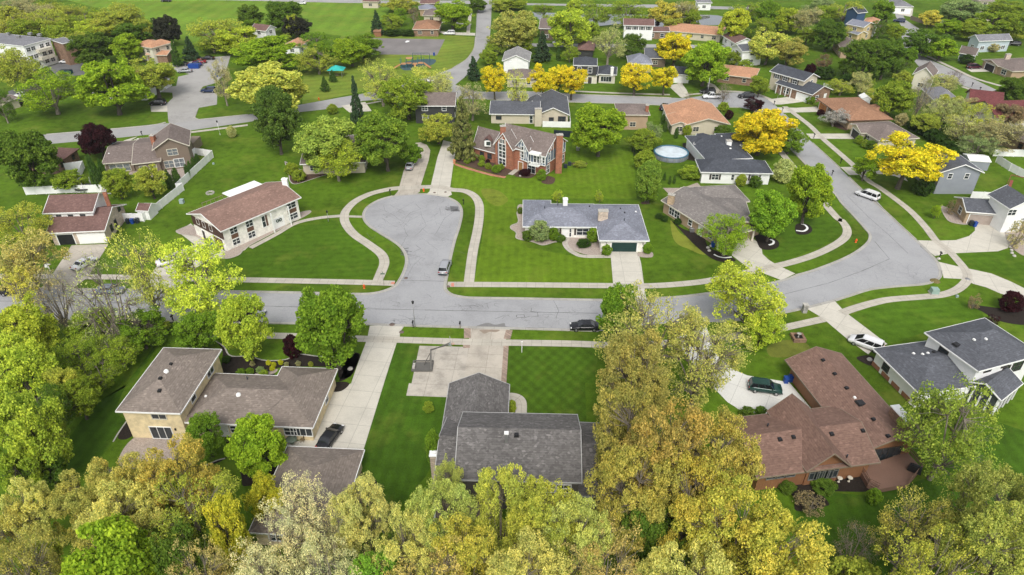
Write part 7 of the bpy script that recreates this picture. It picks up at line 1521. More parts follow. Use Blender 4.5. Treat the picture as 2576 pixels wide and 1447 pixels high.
# ================================================================ VEHICLES
VH = [('suv', SLV, 5, 782, 565, 84, 'silver suv parked at the right kerb of the cul-de-sac'), ('sedan', BLK, 5, 1838, 1010, 180, 'black sedan parked on the main street beside the pale oak'),
 ('sedan', BLK, 7, 2490, 400, 72, 'black sedan on the driveway above the detached garage'), ('suv', GRN, 9, 625, 28, -12, 'dark green suv on the white driveway'), ('van', WHT, 6, 1385, 1140, -38 + 180, 'white minivan on the driveway beside the charcoal-roofed house'),
 ('van', WHT, 6, 1397, 22, 128, 'white minivan at the right kerb of the curving road'), ('sedan', WHT, 4, 635, 535, 68, 'white car on the driveway of the maroon-roofed house'), ('sedan', WHT, 4, 1275, 515, 35, 'white car half hidden by the yellow-green forked tree'),
 ('sedan', (.16, .19, .24), 4, 830, 735, 0, 'blue-grey sedan on the main street behind the leafless tree'), ('suv', BLK, 4, 105, 745, 0, 'black car on the main street at the left edge'), ('sedan', SLV, 4, 1890, 912, 0, 'silver car on the main street behind the birch-like tree'),
 ('suv', BLK, 1, 1190, 775, 180, 'black suv on the small concrete pad beside the apartment lawn'), ('suv', NVY, 1, 1575, 680, 180, 'navy suv alone in the parking bay'), ('sedan', SLV, 1, 1393, 532, 190, 'silver sedan below the blue dumpsters'), ('sedan', BLK, 1, 1370, 482, 185, 'black sedan left of the blue car'),
 ('sedan', (.02, .04, .16), 1, 1472, 484, 195, 'blue sedan behind the blue dumpsters'), ('sedan', RED, 1, 1503, 464, 195, 'red sedan behind the blue one'), ('sedan', BLK, 1, 1566, 436, 185, 'black sedan farthest up the parking lot'), ('sedan', WHT, 1, 500, 462, 180, 'white sedan in front of the apartment block'),
 ('sedan', BLK, 1, 150, 778, 40, 'black car beside the low beige garage'), ('sedan', WHT, 1, 172, 712, 60, 'white car beside the low beige garage'), ('sedan', BLK, 1, 1252, 3, 180, 'black car on the far top street'), ('sedan', WHT, 1, 2272, 22, 180, 'white car on the far top street'),
 ('suv', WHT, 2, 815, 250, 180, 'white suv on the driveway beside the empty court'), ('van', WHT, 2, 1642, 320, 180, 'white van behind the tall lime tree'), ('sedan', SLV, 2, 520, 1245, 85, 'silver car under the massive green maple'), ('suv', BLK, 2, 2440, 808, 60, 'black suv beside the orange-roofed house'), ('suv', BLK, 3, 190, 688, 180, 'black suv behind the white pickup'),
 ('pickup', WHT, 3, 222, 726, 180, 'white pickup truck parked on the second street'), ('suv', BLK, 3, 480, 722, 180, 'black suv right of the white pickup'), ('suv', NVY, 3, 1635, 156, 150, 'navy suv on the far right street'), ('van', MAR, 3, 2200, 503, 10, 'maroon van in front of the tan open garage'), ('suv', BLK, 3, 2500, 330, 160, 'dark suv near the light blue house'), ('hatch', WHT, 3, 1945, 170, 100, 'white car beyond the orange-yellow tree'), ('hatch', WHT, 2, 690, 600, 20, 'white car behind the bare-limbed pale tree'), ('hatch', BLK, 3, 1985, 640, 20, 'dark car beside the maroon-twigged tree')]
for v in VH: car(v[0], v[1], v[2], v[3], v[4], v[5], v[6])
car('hatch', (.10, .12, .16), 1, 890, 1090, 80, 'dark car beside the purple-black maple')
# ================================================================ STREET FURNITURE AND GARDEN THINGS
def lamp_post(tn, x, y, H_, label, dark=True):
    c = g(tn, x, y); r = thing('lamp_post', c, label, 'lamp post')
    mb = MB(); mb.tube((c.x, c.y, 0), (c.x, c.y, .5), .09, .06, 8); mb.tube((c.x, c.y, .5), (c.x, c.y, H_), .05, .04, 8); add(mb, 'pole', M['metal'] if dark else MW, r)
    mb = MB(); mb.lathe((c.x, c.y, H_), [(.04, 0), (.14, .06), (.22, .42), (.24, .45), (.1, .6), (.02, .68)], 8); add(mb, 'lantern', M['black'], r)
lamp_post(5, 557, 1022, 4.7, 'tall lamp post with dark lantern on the south verge'); lamp_post(5, 2478 - 2575, 225, 2.0, 'short black lamp post by the curved garden walk')
lamp_post(3, 186, 710, 5.2, 'pale street lamp behind the white pickup', False); lamp_post(3, 716, 742, 3.0, 'slim dark lamp on the lawn of the columned house'); lamp_post(1, 1662, 1020, 3.5, 'thin lamp on the lawn beside the collector road', False)
def mailbox(tn, x, y, label, mat='black', rz=0.0):
    c = g(tn, x, y); r = thing('mailbox', c, label, 'mailbox')
    mb = MB(); mb.box((c.x, c.y, .55), (.12, .12, 1.1), rz); mb.box((c.x, c.y - .1, .75), (.1, .5, .08), rz); add(mb, 'post', M[mat] if mat != 'black' else M['black'], r)
    mb = MB(); mb.box((c.x, c.y - .05, 1.18), (.26, .55, .18), rz); mb.tube((c.x, c.y - .325, 1.27), (c.x, c.y + .225, 1.27), .13, .13, 10); add(mb, 'box', M['black'], r)
for (tn, x, y, l, m_) in ((5, 543, 1025, 'black mailbox beside the tall lamp post', 'black'), (5, 897, 1032, 'mailbox on wooden post left of the basketball house driveway', 'woodgrey'), (4, 1310, 980, 'black mailbox at the end of the woods', 'black'), (2, 1, 1, '', 'x'), (5, 922, 97, 'mailbox at the upper right of the cul-de-sac', 'black'), (5, 370, 22, 'mailbox at the upper left of the cul-de-sac', 'black'),
                      (3, 988, 1045, 'mailbox beside the driveway of the open garage', 'black'), (3, 1125, 1325, 'mailbox left of the road below the corner', 'black'), (3, 1190, 1235, 'mailbox with newspaper holder on the striped verge', 'black'), (3, 688, 795, 'mailbox on the corner island', 'black'), (3, 750, 845, 'tan mailbox at the rust-roofed house', 'woodgrey'), (3, 1838, 515, 'mailbox left of the side street', 'black'), (3, 2180, 655, 'mailbox on the lower side street, left one', 'black'), (3, 2238, 690, 'mailbox on the lower side street, right one', 'black'), (6, 1935, 500, 'mailbox at the point of the small lawn triangle', 'black'), (1, 1075, 1027, 'black mailbox on the collector road', 'black')):
    if m_ != 'x': mailbox(tn, x, y, l, m_)
c = g(6, 915, 908); r = thing('stone_mailbox', c, 'square grey stone mailbox pillar at the driveway mouth on the right', 'mailbox')
mb = MB(); mb.box((c.x, c.y, .75), (.75, .75, 1.5)); add(mb, 'pillar', brick('grey_stone', (.3, .29, .27), sc=.8, var=.35), r)
mb = MB(); mb.box((c.x, c.y, 1.56), (.9, .9, .14)); add(mb, 'cap', M['stone'], r); mb = MB(); mb.box((c.x, c.y + .4, 1.15), (.35, .06, .3)); add(mb, 'door', M['black'], r)
def hydrant(tn, x, y, label):
    c = g(tn, x, y); r = thing('fire_hydrant', c, label, 'fire hydrant')
    mb = MB(); mb.lathe(c, [(.2, 0), (.2, .06), (.13, .08), (.13, .55), (.18, .58), (.17, .68), (.08, .8), (.01, .84)], 10); add(mb, 'barrel', M['orange'], r)
    mb = MB(); mb.tube((c.x - .26, c.y, .42), (c.x + .26, c.y, .42), .07, .07, 8); mb.tube((c.x, c.y - .26, .42), (c.x, c.y, .42), .09, .09, 8); add(mb, 'nozzle', M['orange'], r)
hydrant(5, 173, 728, 'orange fire hydrant on the verge left of the street sign'); hydrant(6, 1305, 382, 'orange fire hydrant on the verge inside the curve'); hydrant(2, 622, 1445, 'orange fire hydrant between the two driveways above the cul-de-sac'); hydrant(1, 2408, 755, 'orange fire hydrant by the park path')
c = g(5, 322, 706); r = thing('street_sign', c, 'street name sign on a thin post at the cul-de-sac corner', 'street sign')
mb = MB(); mb.tube(c, (c.x, c.y, 2.6), .035, .035, 6); add(mb, 'post', M['metal'], r)
mb = MB(); mb.box((c.x, c.y, 2.45), (.75, .03, .2)); mb.box((c.x, c.y, 2.68), (.03, .75, .2)); add(mb, 'name_plate', plain('sign_green', (.02, .12, .05)), r)
c = g(5, 1362, 1212); mb = MB(); mb.box((c.x, c.y, 1.05), (.1, .1, 2.1)); mb.box((c.x, c.y, 2.1), (.3, .14, .1)); single(mb, 'marker_post', MW, 'white wooden post at the edge of the diamond-mown lawn', 'post', c)
c = g(6, 1893, 768); r = thing('utility_box', c, 'pale green utility box on the verge beside the curved sidewalk', 'utility box')
mb = MB(); mb.box((c.x, c.y, .1), (1.5, 1.4, .2), -.1); add(mb, 'pad', M['stone'], r); mb = MB(); mb.box((c.x, c.y, .65), (1.25, 1.15, .9), -.1, 0, .93); add(mb, 'cabinet', plain('sage_paint', (.26, .36, .32)), r)
for (tn, x, y, s, l) in ((4, 1375, 85, .9, 'sage utility box on the big lawn left'), (6, 2068, 795, .4, 'small grey service post at the sidewalk bend'), (5, 818, 1158, .4, 'small grey service box beside the basketball court'), (5, 2115, 1185, .4, 'small grey service box at the lawn under the oak'), (1, 1612, 1240, .4, 'small white service pedestal beside the white fence'), (4, 1587, 12, .9, 'ring of stones around a fire pit on the big lawn')):
    c = g(tn, x, y); mb = MB()
    if 'ring' in l:
        for k in range(12): a = k * math.pi / 6; mb.box((c.x + .8 * math.cos(a), c.y + .8 * math.sin(a), .15), (.4, .28, .3), a + 1.57, 0, .85)
        single(mb, 'fire_pit', M['stone'], l, 'fire pit', c)
    else: mb.box((c.x, c.y, s * .45), (s, s, s * .9), 0, 0, .9); mb.box((c.x, c.y, s * .95), (s * .95, s * .95, s * .1)); single(mb, 'utility_box', plain('box_grey%d' % x, (.3, .38, .38)), l, 'utility box', c)
c = g(6, 868, 1112); r = thing('brick_planter', c, 'square brick planter with a small bird bath on the front lawn right', 'planter')
mb = MB()
for (dx, dy, w, d) in ((0, -.8, 2, .35), (0, .8, 2, .35), (-.83, 0, .35, 1.3), (.83, 0, .35, 1.3)): mb.box((c.x + dx, c.y + dy, .3), (w, d, .6))
add(mb, 'brick_rim', WL('brickbrown'), r); mb = MB(); mb.box((c.x, c.y, .25), (1.3, 1.3, .4)); add(mb, 'soil', M['mulch'], r); mb = MB(); mb.lathe((c.x, c.y, .4), [(.22, 0), (.08, .1), (.08, .6), (.38, .75), (.34, .72), (.02, .68)], 12); add(mb, 'bird_bath', M['stone'], r)
M['dull'] = plain('dull_steel', (.12, .115, .105), .8)
c = g(5, 610, 1350); r = thing('basketball_hoop', c, 'grey portable basketball stand with crane arm on the concrete court', 'basketball hoop')
mb = MB(); rz = .03
for dx in (-1.5, 1.5): mb.box((c.x + dx, c.y + .9, .2), (.2, 2.4, .2))
mb.box((c.x, c.y - .3, .2), (3.1, .14, .14)); mb.box((c.x, c.y + 2.1, .2), (3.1, .14, .14)); mb.box((c.x, c.y + .9, .1), (2.6, 1.9, .1)); add(mb, 'base', M['dull'], r)
mb = MB(); mb.bar((c.x + 1.4, c.y - .2, .3), (c.x + 1.3, c.y + 1.9, 2.6), .22, .22); mb.bar((c.x + 1.0, c.y + 2.0, .3), (c.x + 1.3, c.y + 1.9, 2.6), .14, .14); mb.bar((c.x + .2, c.y + 1, .3), (c.x + 1.25, c.y + 1.7, 2.2), .08, .08); add(mb, 'mast', M['dull'], r)
mb = MB()
for dz in (0, .35): mb.bar((c.x + 1.3, c.y + 1.9, 2.6 - dz * .6), (c.x + 4.2, c.y + 2.6, 3.0 + dz), .12, .12)
add(mb, 'arm', M['dull'], r)
mb = MB(); mb.box((c.x + 4.3, c.y + 2.62, 3.4), (.05, 1.8, 1.1), .2); add(mb, 'backboard', plain('clear_board', (.38, .38, .38), .2), r)
mb = MB()
for k in range(12):
    a, b = k * math.pi / 6, (k + 1) * math.pi / 6; mb.bar((c.x + 4.62 + .23 * math.cos(a), c.y + 2.7 + .23 * math.sin(a), 3.05), (c.x + 4.62 + .23 * math.cos(b), c.y + 2.7 + .23 * math.sin(b), 3.05), .03, .03)
add(mb, 'rim', M['orange'], r)
mb = MB(); [mb.box((c.x - 1.3, c.y + .2 + .4 * k, .4), (.35, .3, .35)) for k in range(3)]; add(mb, 'ballast', M['stone'], r)
def bin_(tn, x, y, mat, label, rz=0.0):
    c = g(tn, x, y); r = thing('wheelie_bin', c, label, 'trash bin')
    mb = MB(); mb.box((c.x, c.y, .52), (.55, .6, 1.0), rz, 0, 1.12); add(mb, 'bin_body', M[mat], r); mb = MB(); mb.box((c.x, c.y - .02, 1.06), (.68, .74, .08), rz); add(mb, 'lid', M[mat], r)
    mb = MB(); [mb.tube((c.x + s_ * .25 - .03, c.y + .32, .12), (c.x + s_ * .25 + .03, c.y + .32, .12), .12, .12, 8) for s_ in (-1, 1)]; add(mb, 'wheel', M['tyre'], r)
for a in ((4, 970, 240, 'dark_plastic', 'dark bin at the left end beside the maroon-roofed house'), (4, 1003, 240, 'blue_plastic', 'blue bin beside the maroon-roofed house'), (4, 1040, 235, 'dark_plastic', 'dark bin right of the blue one at the white fence'), (4, 1570, 392, 'dark_plastic', 'dark bin at the brown gable end'), (4, 1602, 400, 'blue_plastic', 'blue bin at the brown gable end'),
          (6, 2172, 255, 'dark_plastic', 'dark bin beside the pale garage door'), (6, 2200, 262, 'blue_plastic', 'blue bin beside the pale garage door'), (9, 775, -5, 'blue_plastic', 'blue bin left of the red-brown roof, nearest the green suv'), (9, 812, -15, 'blue_plastic', 'blue bin tight against the red-brown house'), (6, 225, 415, 'blue_plastic', 'blue bin under the light olive tree'), (2, 700, 420, 'blue_plastic', 'blue bin at the corner of the empty court'), (1, 1640, 580, 'blue_plastic', 'blue bin under the thin bare tree')): bin_(*a)
def dumpster(tn, x, y, mat, label):
    c = g(tn, x, y); r = thing('dumpster', c, label, 'dumpster'); mb = MB(); mb.box((c.x, c.y, .7), (3.6, 1.6, 1.3), 0, 0, 1.05); [mb.box((c.x - 1.5 + .75 * k, c.y - .86, .75), (.08, .08, 1.2)) for k in range(5)]; add(mb, 'tub', M[mat], r); mb = MB(); mb.box((c.x - .95, c.y, 1.42), (1.8, 1.6, .08)); mb.box((c.x + .95, c.y, 1.44), (1.8, 1.6, .08)); add(mb, 'lid', M['dark_plastic'] if mat != 'blue_plastic' else M[mat], r)
dumpster(1, 1468, 515, 'blue_plastic', 'wide blue dumpster beside the parked cars'); M['teal'] = plain('teal_paint', (.02, .09, .10)); dumpster(1, 505, 560, 'teal', 'dark teal dumpster on the dark apartment lot')
# fences
def fence(label, tn, pts, hgt, mat, name='fence', step=2.4, rail=False):
    P = wp(tn, pts); c = P[0]; r = thing(name, c, label, 'fence'); tb = MB()
    for a, b in zip(P[:-1], P[1:]):
        d = (b - a); L = d.length; d.normalize(); n = max(1, round(L / step)); m = (a + b) / 2; rz = math.atan2(d.y, d.x)
        if rail:
            for z in (hgt * .3, hgt * .62, hgt * .95): tb.box((m.x, m.y, z), (L, .05, .1), rz)
        else: tb.box((m.x, m.y, hgt / 2 + .04), (L, .05, hgt - .06), rz); tb.box((m.x, m.y, hgt - .02), (L, .09, .09), rz)
        for k in range(n + 1):
            e = a.lerp(b, k / n)
            if k < n or b is P[-1]: pb = MB(); pb.box((e.x, e.y, hgt / 2 + .03), (.14, .14, hgt + .1), rz); add(pb, 'fence_post', mat, r)
    add(tb, 'fence_panel', mat, r)
WF = siding('white_vinyl', (.86, .86, .85), .3, .93, True)
fence('long white vinyl fence running down the big lawn around the taupe house', 1, [(1440, 1205), (1480, 1170), (1612, 1190), (1340, 1445), (4, 1390, -10), (4, 1180, 160), (4, 1090, 225), (4, 930, 225)], 1.9, WF)
fence('white vinyl fence between the brown brick house and the shed garden', 1, [(500, 1290), (640, 1270), (570, 1440)], 1.9, WF); fence('white vinyl fence above the maroon roof at the left', 4, [(200, 25), (500, 10), (820, 5)], 1.9, WF)
fence('white vinyl fence around the back garden at the right edge', 3, [(2340, 1180), (2575, 1185), (2700, 1190)], 1.9, WF); fence('white vinyl fence crossing the right edge garden diagonally', 3, [(2360, 1225), (2460, 1290), (2580, 1350), (2700, 1400)], 1.9, WF)
fence('white fence behind the brick house with the pale garage door', 6, [(2170, 48), (2350, 55)], 1.6, WF); fence('dark fence behind the brick half-timbered house', 2, [(1605, 1030), (1740, 1040), (1750, 1075)], 1.8, M['dark_plastic']); fence('white rail fence at the corner of the beige ranch', 2, [(1545, 950), (1550, 930)] if False else [(1520, 960), (1728, 965), (1722, 900)], 1.7, WF)
fence('dark iron fence beside the clipped bush and pool', 2, [(2195, 1150), (2220, 1200), (2350, 1215)], 1.3, M['black'], rail=True); fence('white rail behind the charcoal-roofed two-storey house', 3, [(1060, 660), (1165, 690)], 1.3, MW, rail=True); fence('weathered wooden fence beyond the far curved street', 3, [(1715, 150), (1850, 195), (1960, 205)], 1.7, M['woodgrey']); fence('white picket line beside the slim arborvitae of the orange-roofed house', 2, [(2425, 870), (2480, 985)], 1.3, WF)
for (x, y, l) in ((2430, 905, 'upper left'), (2495, 960, 'tallest'), (2530, 1010, 'lower'), (2445, 960, 'shortest')): T('arbor', 'deep', 2, (x - 20, y - 45, x + 20, y + 35), y + 36, 'dark arborvitae beside the orange-roofed house, ' + l)
for (x, y, l) in ((2440, 1340, 'left'), (2480, 1370, 'middle'), (2515, 1365, 'right')): T('arbor', 'deep', 2, (x - 13, y - 40, x + 13, y + 22), y + 22, 'little arborvitae in front of the pool garden, ' + l)
# pool
c = g(2, 2485, 1180); R_ = 4.3; r = thing('swimming_pool', c, 'round above-ground pool with dark blue rim and pale cover', 'pool')
mb = MB(); mb.lathe((c.x, c.y, 0), [(R_, 0), (R_, 1.25), (R_ - .08, 1.25), (R_ - .08, .2)], 36); add(mb, 'pool_wall', plain('pool_steel', (.16, .18, .2), .5), r)
mb = MB(); mb.lathe((c.x, c.y, 0), [(R_ + .12, 1.2), (R_ + .12, 1.32), (R_ - .25, 1.32), (R_ - .25, 1.2)], 36); add(mb, 'rim', M['poolblue'], r)
mb = MB(); mb.face([(c.x + (R_ - .1) * math.cos(k * math.pi / 18), c.y + (R_ - .1) * math.sin(k * math.pi / 18), 1.08) for k in range(36)]); add(mb, 'cover', M['poolwater'], r)
mb = MB(); [mb.box((c.x + (R_ + .03) * math.cos(k * math.pi / 8), c.y + (R_ + .03) * math.sin(k * math.pi / 8), .62), (.1, .16, 1.2), k * math.pi / 8) for k in range(16)]; add(mb, 'upright', M['metal'], r)
c = g(1, 640, 1440); r = thing('trampoline', c, 'dark round netted trampoline inside the white fence', 'trampoline')
mb = MB(); mb.lathe((c.x, c.y, 0), [(1.9, .8), (1.9, .95), (1.6, .97), (.01, .9)], 20); add(mb, 'mat', M['black'], r); mb = MB(); [mb.tube((c.x + 1.9 * math.cos(k * 1.047), c.y + 1.9 * math.sin(k * 1.047), 0), (c.x + 1.9 * math.cos(k * 1.047), c.y + 1.9 * math.sin(k * 1.047), 2.7), .04, .04, 6) for k in range(6)]; add(mb, 'net_pole', M['metal'], r)
# playground and shelter
c = g(2, 535, 515); r = thing('play_structure', c, 'orange and blue-green climbing structure with slides on the play surface', 'play structure')
TL, TN_ = plain('play_teal', (.03, .14, .15)), plain('play_tan', (.42, .22, .10))
mb = MB()
for k in range(5):
    for j in range(2): mb.box((c.x - 4 + k * 2, c.y + j * 2, 1.6), (.14, .14, 3.2 + .4 * (k % 2)))
mb.box((c.x, c.y, .5), (8.2, .06, .06)); mb.box((c.x, c.y + 2, .5), (8.2, .06, .06)); mb.box((c.x, c.y + 1, .5), (.06, 2, .06)); add(mb, 'tower_post', TL, r); mb = MB()
for k in range(4): mb.box((c.x - 3 + k * 2, c.y + 1, 1.3 + .25 * (k % 2)), (1.9, 2.0, .12))
mb.box((c.x - 1, c.y + 1, 3.3), (2.2, 2.4, .15), 0, 0, .6); add(mb, 'deck', TN_, r)
for (a, b) in (((-4, 0, 1.3), (-6.5, -1.5, .2)), ((4, 1, 1.5), (6.6, -.5, .2)), ((1, 0, 1.4), (1.5, -3, .2))):
    mb = MB(); mb.bar(c + Vector(a), c + Vector(b), .7, .12); mb.bar(c + Vector(a) + Vector((.0, .35, .12)), c + Vector(b) + Vector((0, .35, .12)), .08, .3); add(mb, 'slide', TN_, r)
c = g(2, 605, 470); r = thing('swing_set', c, 'tall dark swing frame beside the climbing structure', 'swing set'); mb = MB(); mb.box((c.x, c.y, 3.2), (6, .12, .12))
for s_ in (-3, 0, 3): mb.bar((c.x + s_, c.y - 1, 0), (c.x + s_, c.y, 3.2), .1, .1); mb.bar((c.x + s_, c.y + 1, 0), (c.x + s_, c.y, 3.2), .1, .1)
add(mb, 'frame', M['teal'], r); mb = MB()
for s_ in (-2, -1, 1, 2): mb.box((c.x + s_, c.y, .6), (.5, .2, .05)); mb.bar((c.x + s_ - .2, c.y, .6), (c.x + s_ - .2, c.y, 3.2), .02, .02); mb.bar((c.x + s_ + .2, c.y, .6), (c.x + s_ + .2, c.y, 3.2), .02, .02)
add(mb, 'swing', M['black'], r)
c = g(1, 2545, 575); r = thing('picnic_shelter', c, 'open picnic shelter with bright teal roof in the park', 'shelter'); mb = MB()
for (a, b) in ((-2, -1.5), (2, -1.5), (2, 1.5), (-2, 1.5)): mb.box((c.x + a, c.y + b, 1.2), (.16, .16, 2.4))
add(mb, 'post', M['metal'], r); mb = MB(); q = [Vector((c.x + a, c.y + b, 2.4)) for (a, b) in ((-2.8, -2.2), (2.8, -2.2), (2.8, 2.2), (-2.8, 2.2))]; ap = Vector((c.x, c.y, 3.7))
for k in range(4): mb.face([q[k], q[(k + 1) % 4], ap])
mb.face(q[::-1]); add(mb, 'roof', plain('teal_roof', (.03, .40, .36), .5), r); mb = MB(); mb.box((c.x, c.y, .75), (2, .8, .06)); mb.box((c.x, c.y - .7, .45), (2, .3, .05)); mb.box((c.x, c.y, .37), (.1, .5, .7)); add(mb, 'table', M['woodgrey'], r)
c = g(3, 2520, 1400); r = thing('swing_set', c, 'red wooden play frame in the right edge garden', 'swing set'); mb = MB(); RD = plain('red_wood', (.22, .06, .045))
mb.bar((c.x - 1.5, c.y + 1, 2.2), (c.x + 2.5, c.y - 2, 2.2), .14, .14)
for s_ in (-1.5, 2.5): mb.bar((c.x + s_, c.y + (1 if s_ < 0 else -2), 2.2), (c.x + s_ - .8, c.y + (0 if s_ < 0 else -3), 0), .12, .12); mb.bar((c.x + s_, c.y + (1 if s_ < 0 else -2), 2.2), (c.x + s_ + .8, c.y + (2 if s_ < 0 else -1), 0), .12, .12)
add(mb, 'frame', RD, r); mb = MB(); mb.bar((c.x - 1.6, c.y, 1.3), (c.x - 3.2, c.y - 2.2, .1), .6, .1); add(mb, 'slide', RD, r)
# decks
def railrun(mb, pts, z, hgt=1.0):
    for a, b in zip(pts[:-1], pts[1:]):
        d = b - a; L = d.length; d.normalize(); m = (a + b) / 2; rz = math.atan2(d.y, d.x)
        for q in (.35, .6, .95): mb.box((m.x, m.y, z + hgt * q), (L, .05, .12), rz)
        for k in range(int(L / 1.5) + 1): e = a.lerp(b, k / max(1, int(L / 1.5))); mb.box((e.x, e.y, z + hgt / 2 - .1), (.11, .11, hgt + .2), rz)
D = [g(9, *q, .8) for q in [(1330, 640), (1480, 590), (1690, 515), (1805, 640), (1700, 760), (1480, 800), (1400, 760)]]
r = thing('wooden_deck', (D[0].x, D[0].y, 0), 'weathered red-brown wooden deck behind the red-brown roofed house', 'deck'); mb = MB(); mb.face(D); mb.face([v - Vector((0, 0, .2)) for v in D][::-1])
for k in range(len(D)): a, b = D[k], D[(k + 1) % len(D)]; mb.face([a, b, Vector((b.x, b.y, .1)), Vector((a.x, a.y, .1))])
add(mb, 'deck_floor', M['wood'], r); mb = MB(); railrun(mb, [D[0], D[6], D[5]], .8); railrun(mb, [D[2], D[3], D[4]], .8); add(mb, 'railing', M['wood'], r)
D = [g(8, *q, .9) for q in [(700, 1172), (1115, 1180), (1125, 900), (712, 880)]]
r = thing('rear_deck', (D[0].x, D[0].y, 0), 'tan rear deck with white edge boards under the yellow-green oaks', 'deck'); mb = MB(); mb.face(D); add(mb, 'deck_floor', M['woodgrey'], r); mb = MB()
for a, b in ((D[3], D[0]), (D[0], D[1]), (D[1], D[2])): m = (a + b) / 2; d = b - a; mb.box((m.x, m.y, .9), (d.length, .16, .3), math.atan2(d.y, d.x)); mb.box((m.x, m.y, 1.8), (d.length, .1, .1), math.atan2(d.y, d.x))
add(mb, 'edge_board', MW, r)
def table_set(tn, x, y, label, mat):
    c = g(tn, x, y); r = thing('patio_table', c, label, 'patio table'); mb = MB(); mb.lathe((c.x, c.y, .68), [(.75, 0), (.75, .05), (.01, .05)], 14); add(mb, 'table_top', mat, r); mb = MB(); mb.tube((c.x, c.y, 0), (c.x, c.y, .7), .3, .06, 8); add(mb, 'leg', mat, r)
table_set(7, 2205, 450, 'glass-topped green patio table under the white-framed windows', plain('patio_green', (.16, .2, .15), .3)); table_set(9, 1620, 600, 'grey patio table on the wooden deck', M['stone'])
def chair(tn, x, y, rz, label, mat):
    c = g(tn, x, y); r = thing('patio_chair', c, label, 'chair', 'patio chairs'); R_ = Matrix.Rotation(rz, 3, 'Z')
    def bx(m, p, s): q = c + R_ @ Vector(p); m.box(q, s, rz)
    mb = MB(); bx(mb, (0, 0, .43), (.5, .5, .06)); add(mb, 'seat', mat, r); mb = MB(); bx(mb, (0, .24, .72), (.5, .05, .55)); add(mb, 'backrest', mat, r)
    for a in (-.21, .21):
        for b in (-.21, .21): mb = MB(); bx(mb, (a, b, .2), (.05, .05, .4)); add(mb, 'leg', mat, r)
PC = plain('chair_bronze', (.2, .15, .08))
chair(7, 2130, 445, 1.57, 'patio chair left of the green glass table', PC); chair(7, 2285, 440, -1.57, 'patio chair right of the green glass table', PC)
c = g(9, 1745, 665, .8); r = thing('barbecue_grill', c, 'black covered grill on the wooden deck', 'grill'); mb = MB(); mb.box((c.x, c.y, 1.3), (1.6, .7, .9), -.6, 0, .85); add(mb, 'cover', M['black'], r); mb = MB(); mb.box((c.x, c.y, 1.8), (1.2, .5, .25), -.6, 0, .7); add(mb, 'lid', M['black'], r)
for (tn, x, y, l) in ((9, 1175, 745, 'pale stone garden ornament under the cedar wall, left one'), (9, 1252, 742, 'pale stone garden ornament under the cedar wall, right one')):
    c = g(tn, x, y); mb = MB(); mb.lathe(c, [(.2, 0), (.1, .15), (.08, .6), (.35, .75), (.3, .8), (.02, .76)], 10); single(mb, 'garden_ornament', M['cream'], l, 'ornament', c)
for (tn, x, y, l) in ((6, 68, 300, 'white air conditioner beside the tan brick wall'), (2, 1690, 1265, 'dark air conditioner at the brick half-timbered house, left'), (2, 1722, 1248, 'dark air conditioner at the brick half-timbered house, right'), (2, 1785, 1135, 'white air conditioner on the lawn right of the brick chimney')):
    c = g(tn, x, y); mb = MB(); mb.box((c.x, c.y, .42), (.85, .85, .8)); mb.lathe((c.x, c.y, .8), [(.36, 0), (.34, .08), (.01, .1)], 12); single(mb, 'air_conditioner', M['metal'] if 'white' in l else M['dark_plastic'], l, 'air conditioner', c)
for (tn, x, y, s, l) in ((5, 68, 1340, .8, 'tan boulder in the mulch by the wide driveway'), (6, 190, 425, .7, 'white stepping stone near the blue bin, left one'), (6, 215, 412, .7, 'white stepping stone near the blue bin, upper one'), (6, 200, 447, .7, 'white stepping stone near the blue bin, lower one'), (6, 1930, 508, .7, 'pale boulder on the small lawn triangle'), (6, 1410, 1270, .8, 'mossy boulder beside the white minivan'), (2, 1350, 1330, .6, 'pale block in the maroon shrub bed')):
    c = g(tn, x, y); mb = MB(); mb.lathe((c.x, c.y, 0), [(s * .5, 0), (s * .55, s * .2), (s * .35, s * .42), (.01, s * .48)], 7); single(mb, 'boulder', M['stone'], l, 'rock', c)
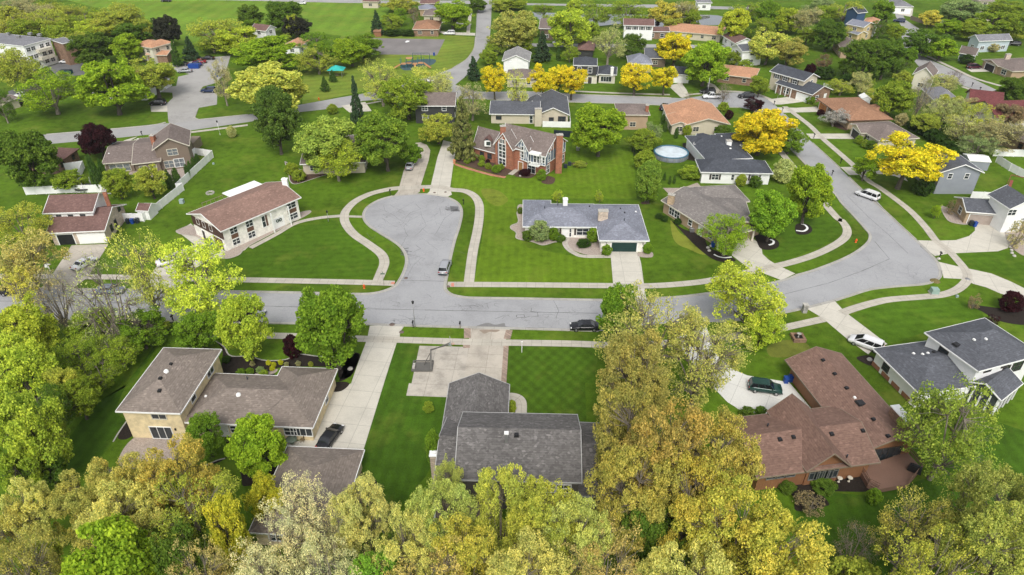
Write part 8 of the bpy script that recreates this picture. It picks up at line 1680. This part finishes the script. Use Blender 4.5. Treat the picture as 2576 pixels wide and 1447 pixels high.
c = g(6, 1905, 675); mb = MB(); mb.lathe((c.x, c.y, 0.02), [(.9, 0), (.6, .25), (.01, .3)], 9); single(mb, 'leaf_pile', plain('dead_leaves', (.16, .13, .05), .95, var=.5, sc=6), 'heap of brown leaves at the kerb end of the curve', 'leaf pile', c)
c = g(6, 2440, 400); 
for k in range(9):
    x, y = 2440 + k * 7 + random.uniform(-6, 6), 310 + k * 22; c = g(6, x, y); s = random.uniform(.5, .9); mb = MB(); mb.lathe((c.x, c.y, 0), [(s * .5, 0), (s * .5, s * .2), (s * .3, s * .4), (.01, s * .45)], 6); single(mb, 'boulder', M['stone'], 'rock in the tan row edging the pale driveway at the right edge', 'rock', c, 'edging rocks at the right edge')
c = g(2, 853, 1235); mb = MB(); mb.box((c.x, c.y, .45), (.5, .4, .9)); mb.box((c.x, c.y, 1.0), (.7, .6, .25), .3, 0, .5); single(mb, 'garden_flag', plain('flag_colours', (.5, .2, .1), var=.8, sc=6), 'small colourful garden marker at the brick path', 'garden flag', c)
mb = MB(); c = g(4, 380, 600); mb.box((c.x, c.y, .9), (.14, .14, 1.8)); mb.box((c.x, c.y, 1.5), (1.2, .12, .12)); mb.box((c.x - .4, c.y, 1.1), (.5, .1, .5)); single(mb, 'lawn_post', MW, 'white wooden sign post left of the maroon house driveway', 'post', c)
mb = MB(); c = g(1, 1080, 1090); mb.box((c.x, c.y, .9), (.14, .14, 1.8)); mb.box((c.x - .5, c.y, 1.6), (1.3, .12, .12)); mb.box((c.x - .6, c.y, 1.2), (.7, .1, .6)); single(mb, 'lawn_post', MW, 'white yard sign post in front of the taupe house', 'post', c)
# prototypes used only through copies need no clean-up: every mesh above is linked once per thing

# ================================================================ HAZE: even, thin air over the whole place
def haze():
    m, nt = newmat('haze_air'); v = nt.nodes.new('ShaderNodeVolumePrincipled'); v.inputs['Density'].default_value = 0.00009
    v.inputs['Color'].default_value = (0.90, 0.94, 0.98, 1); v.inputs['Anisotropy'].default_value = 0.2
    o_ = nt.nodes.new('ShaderNodeOutputMaterial'); nt.links.new(v.outputs[0], o_.inputs['Volume'])
    mb = MB(); mb.box((0, 1720, 39.5), (3010, 3570, 81)); o = mb.build('haze', m); o['kind'] = 'stuff'
haze()
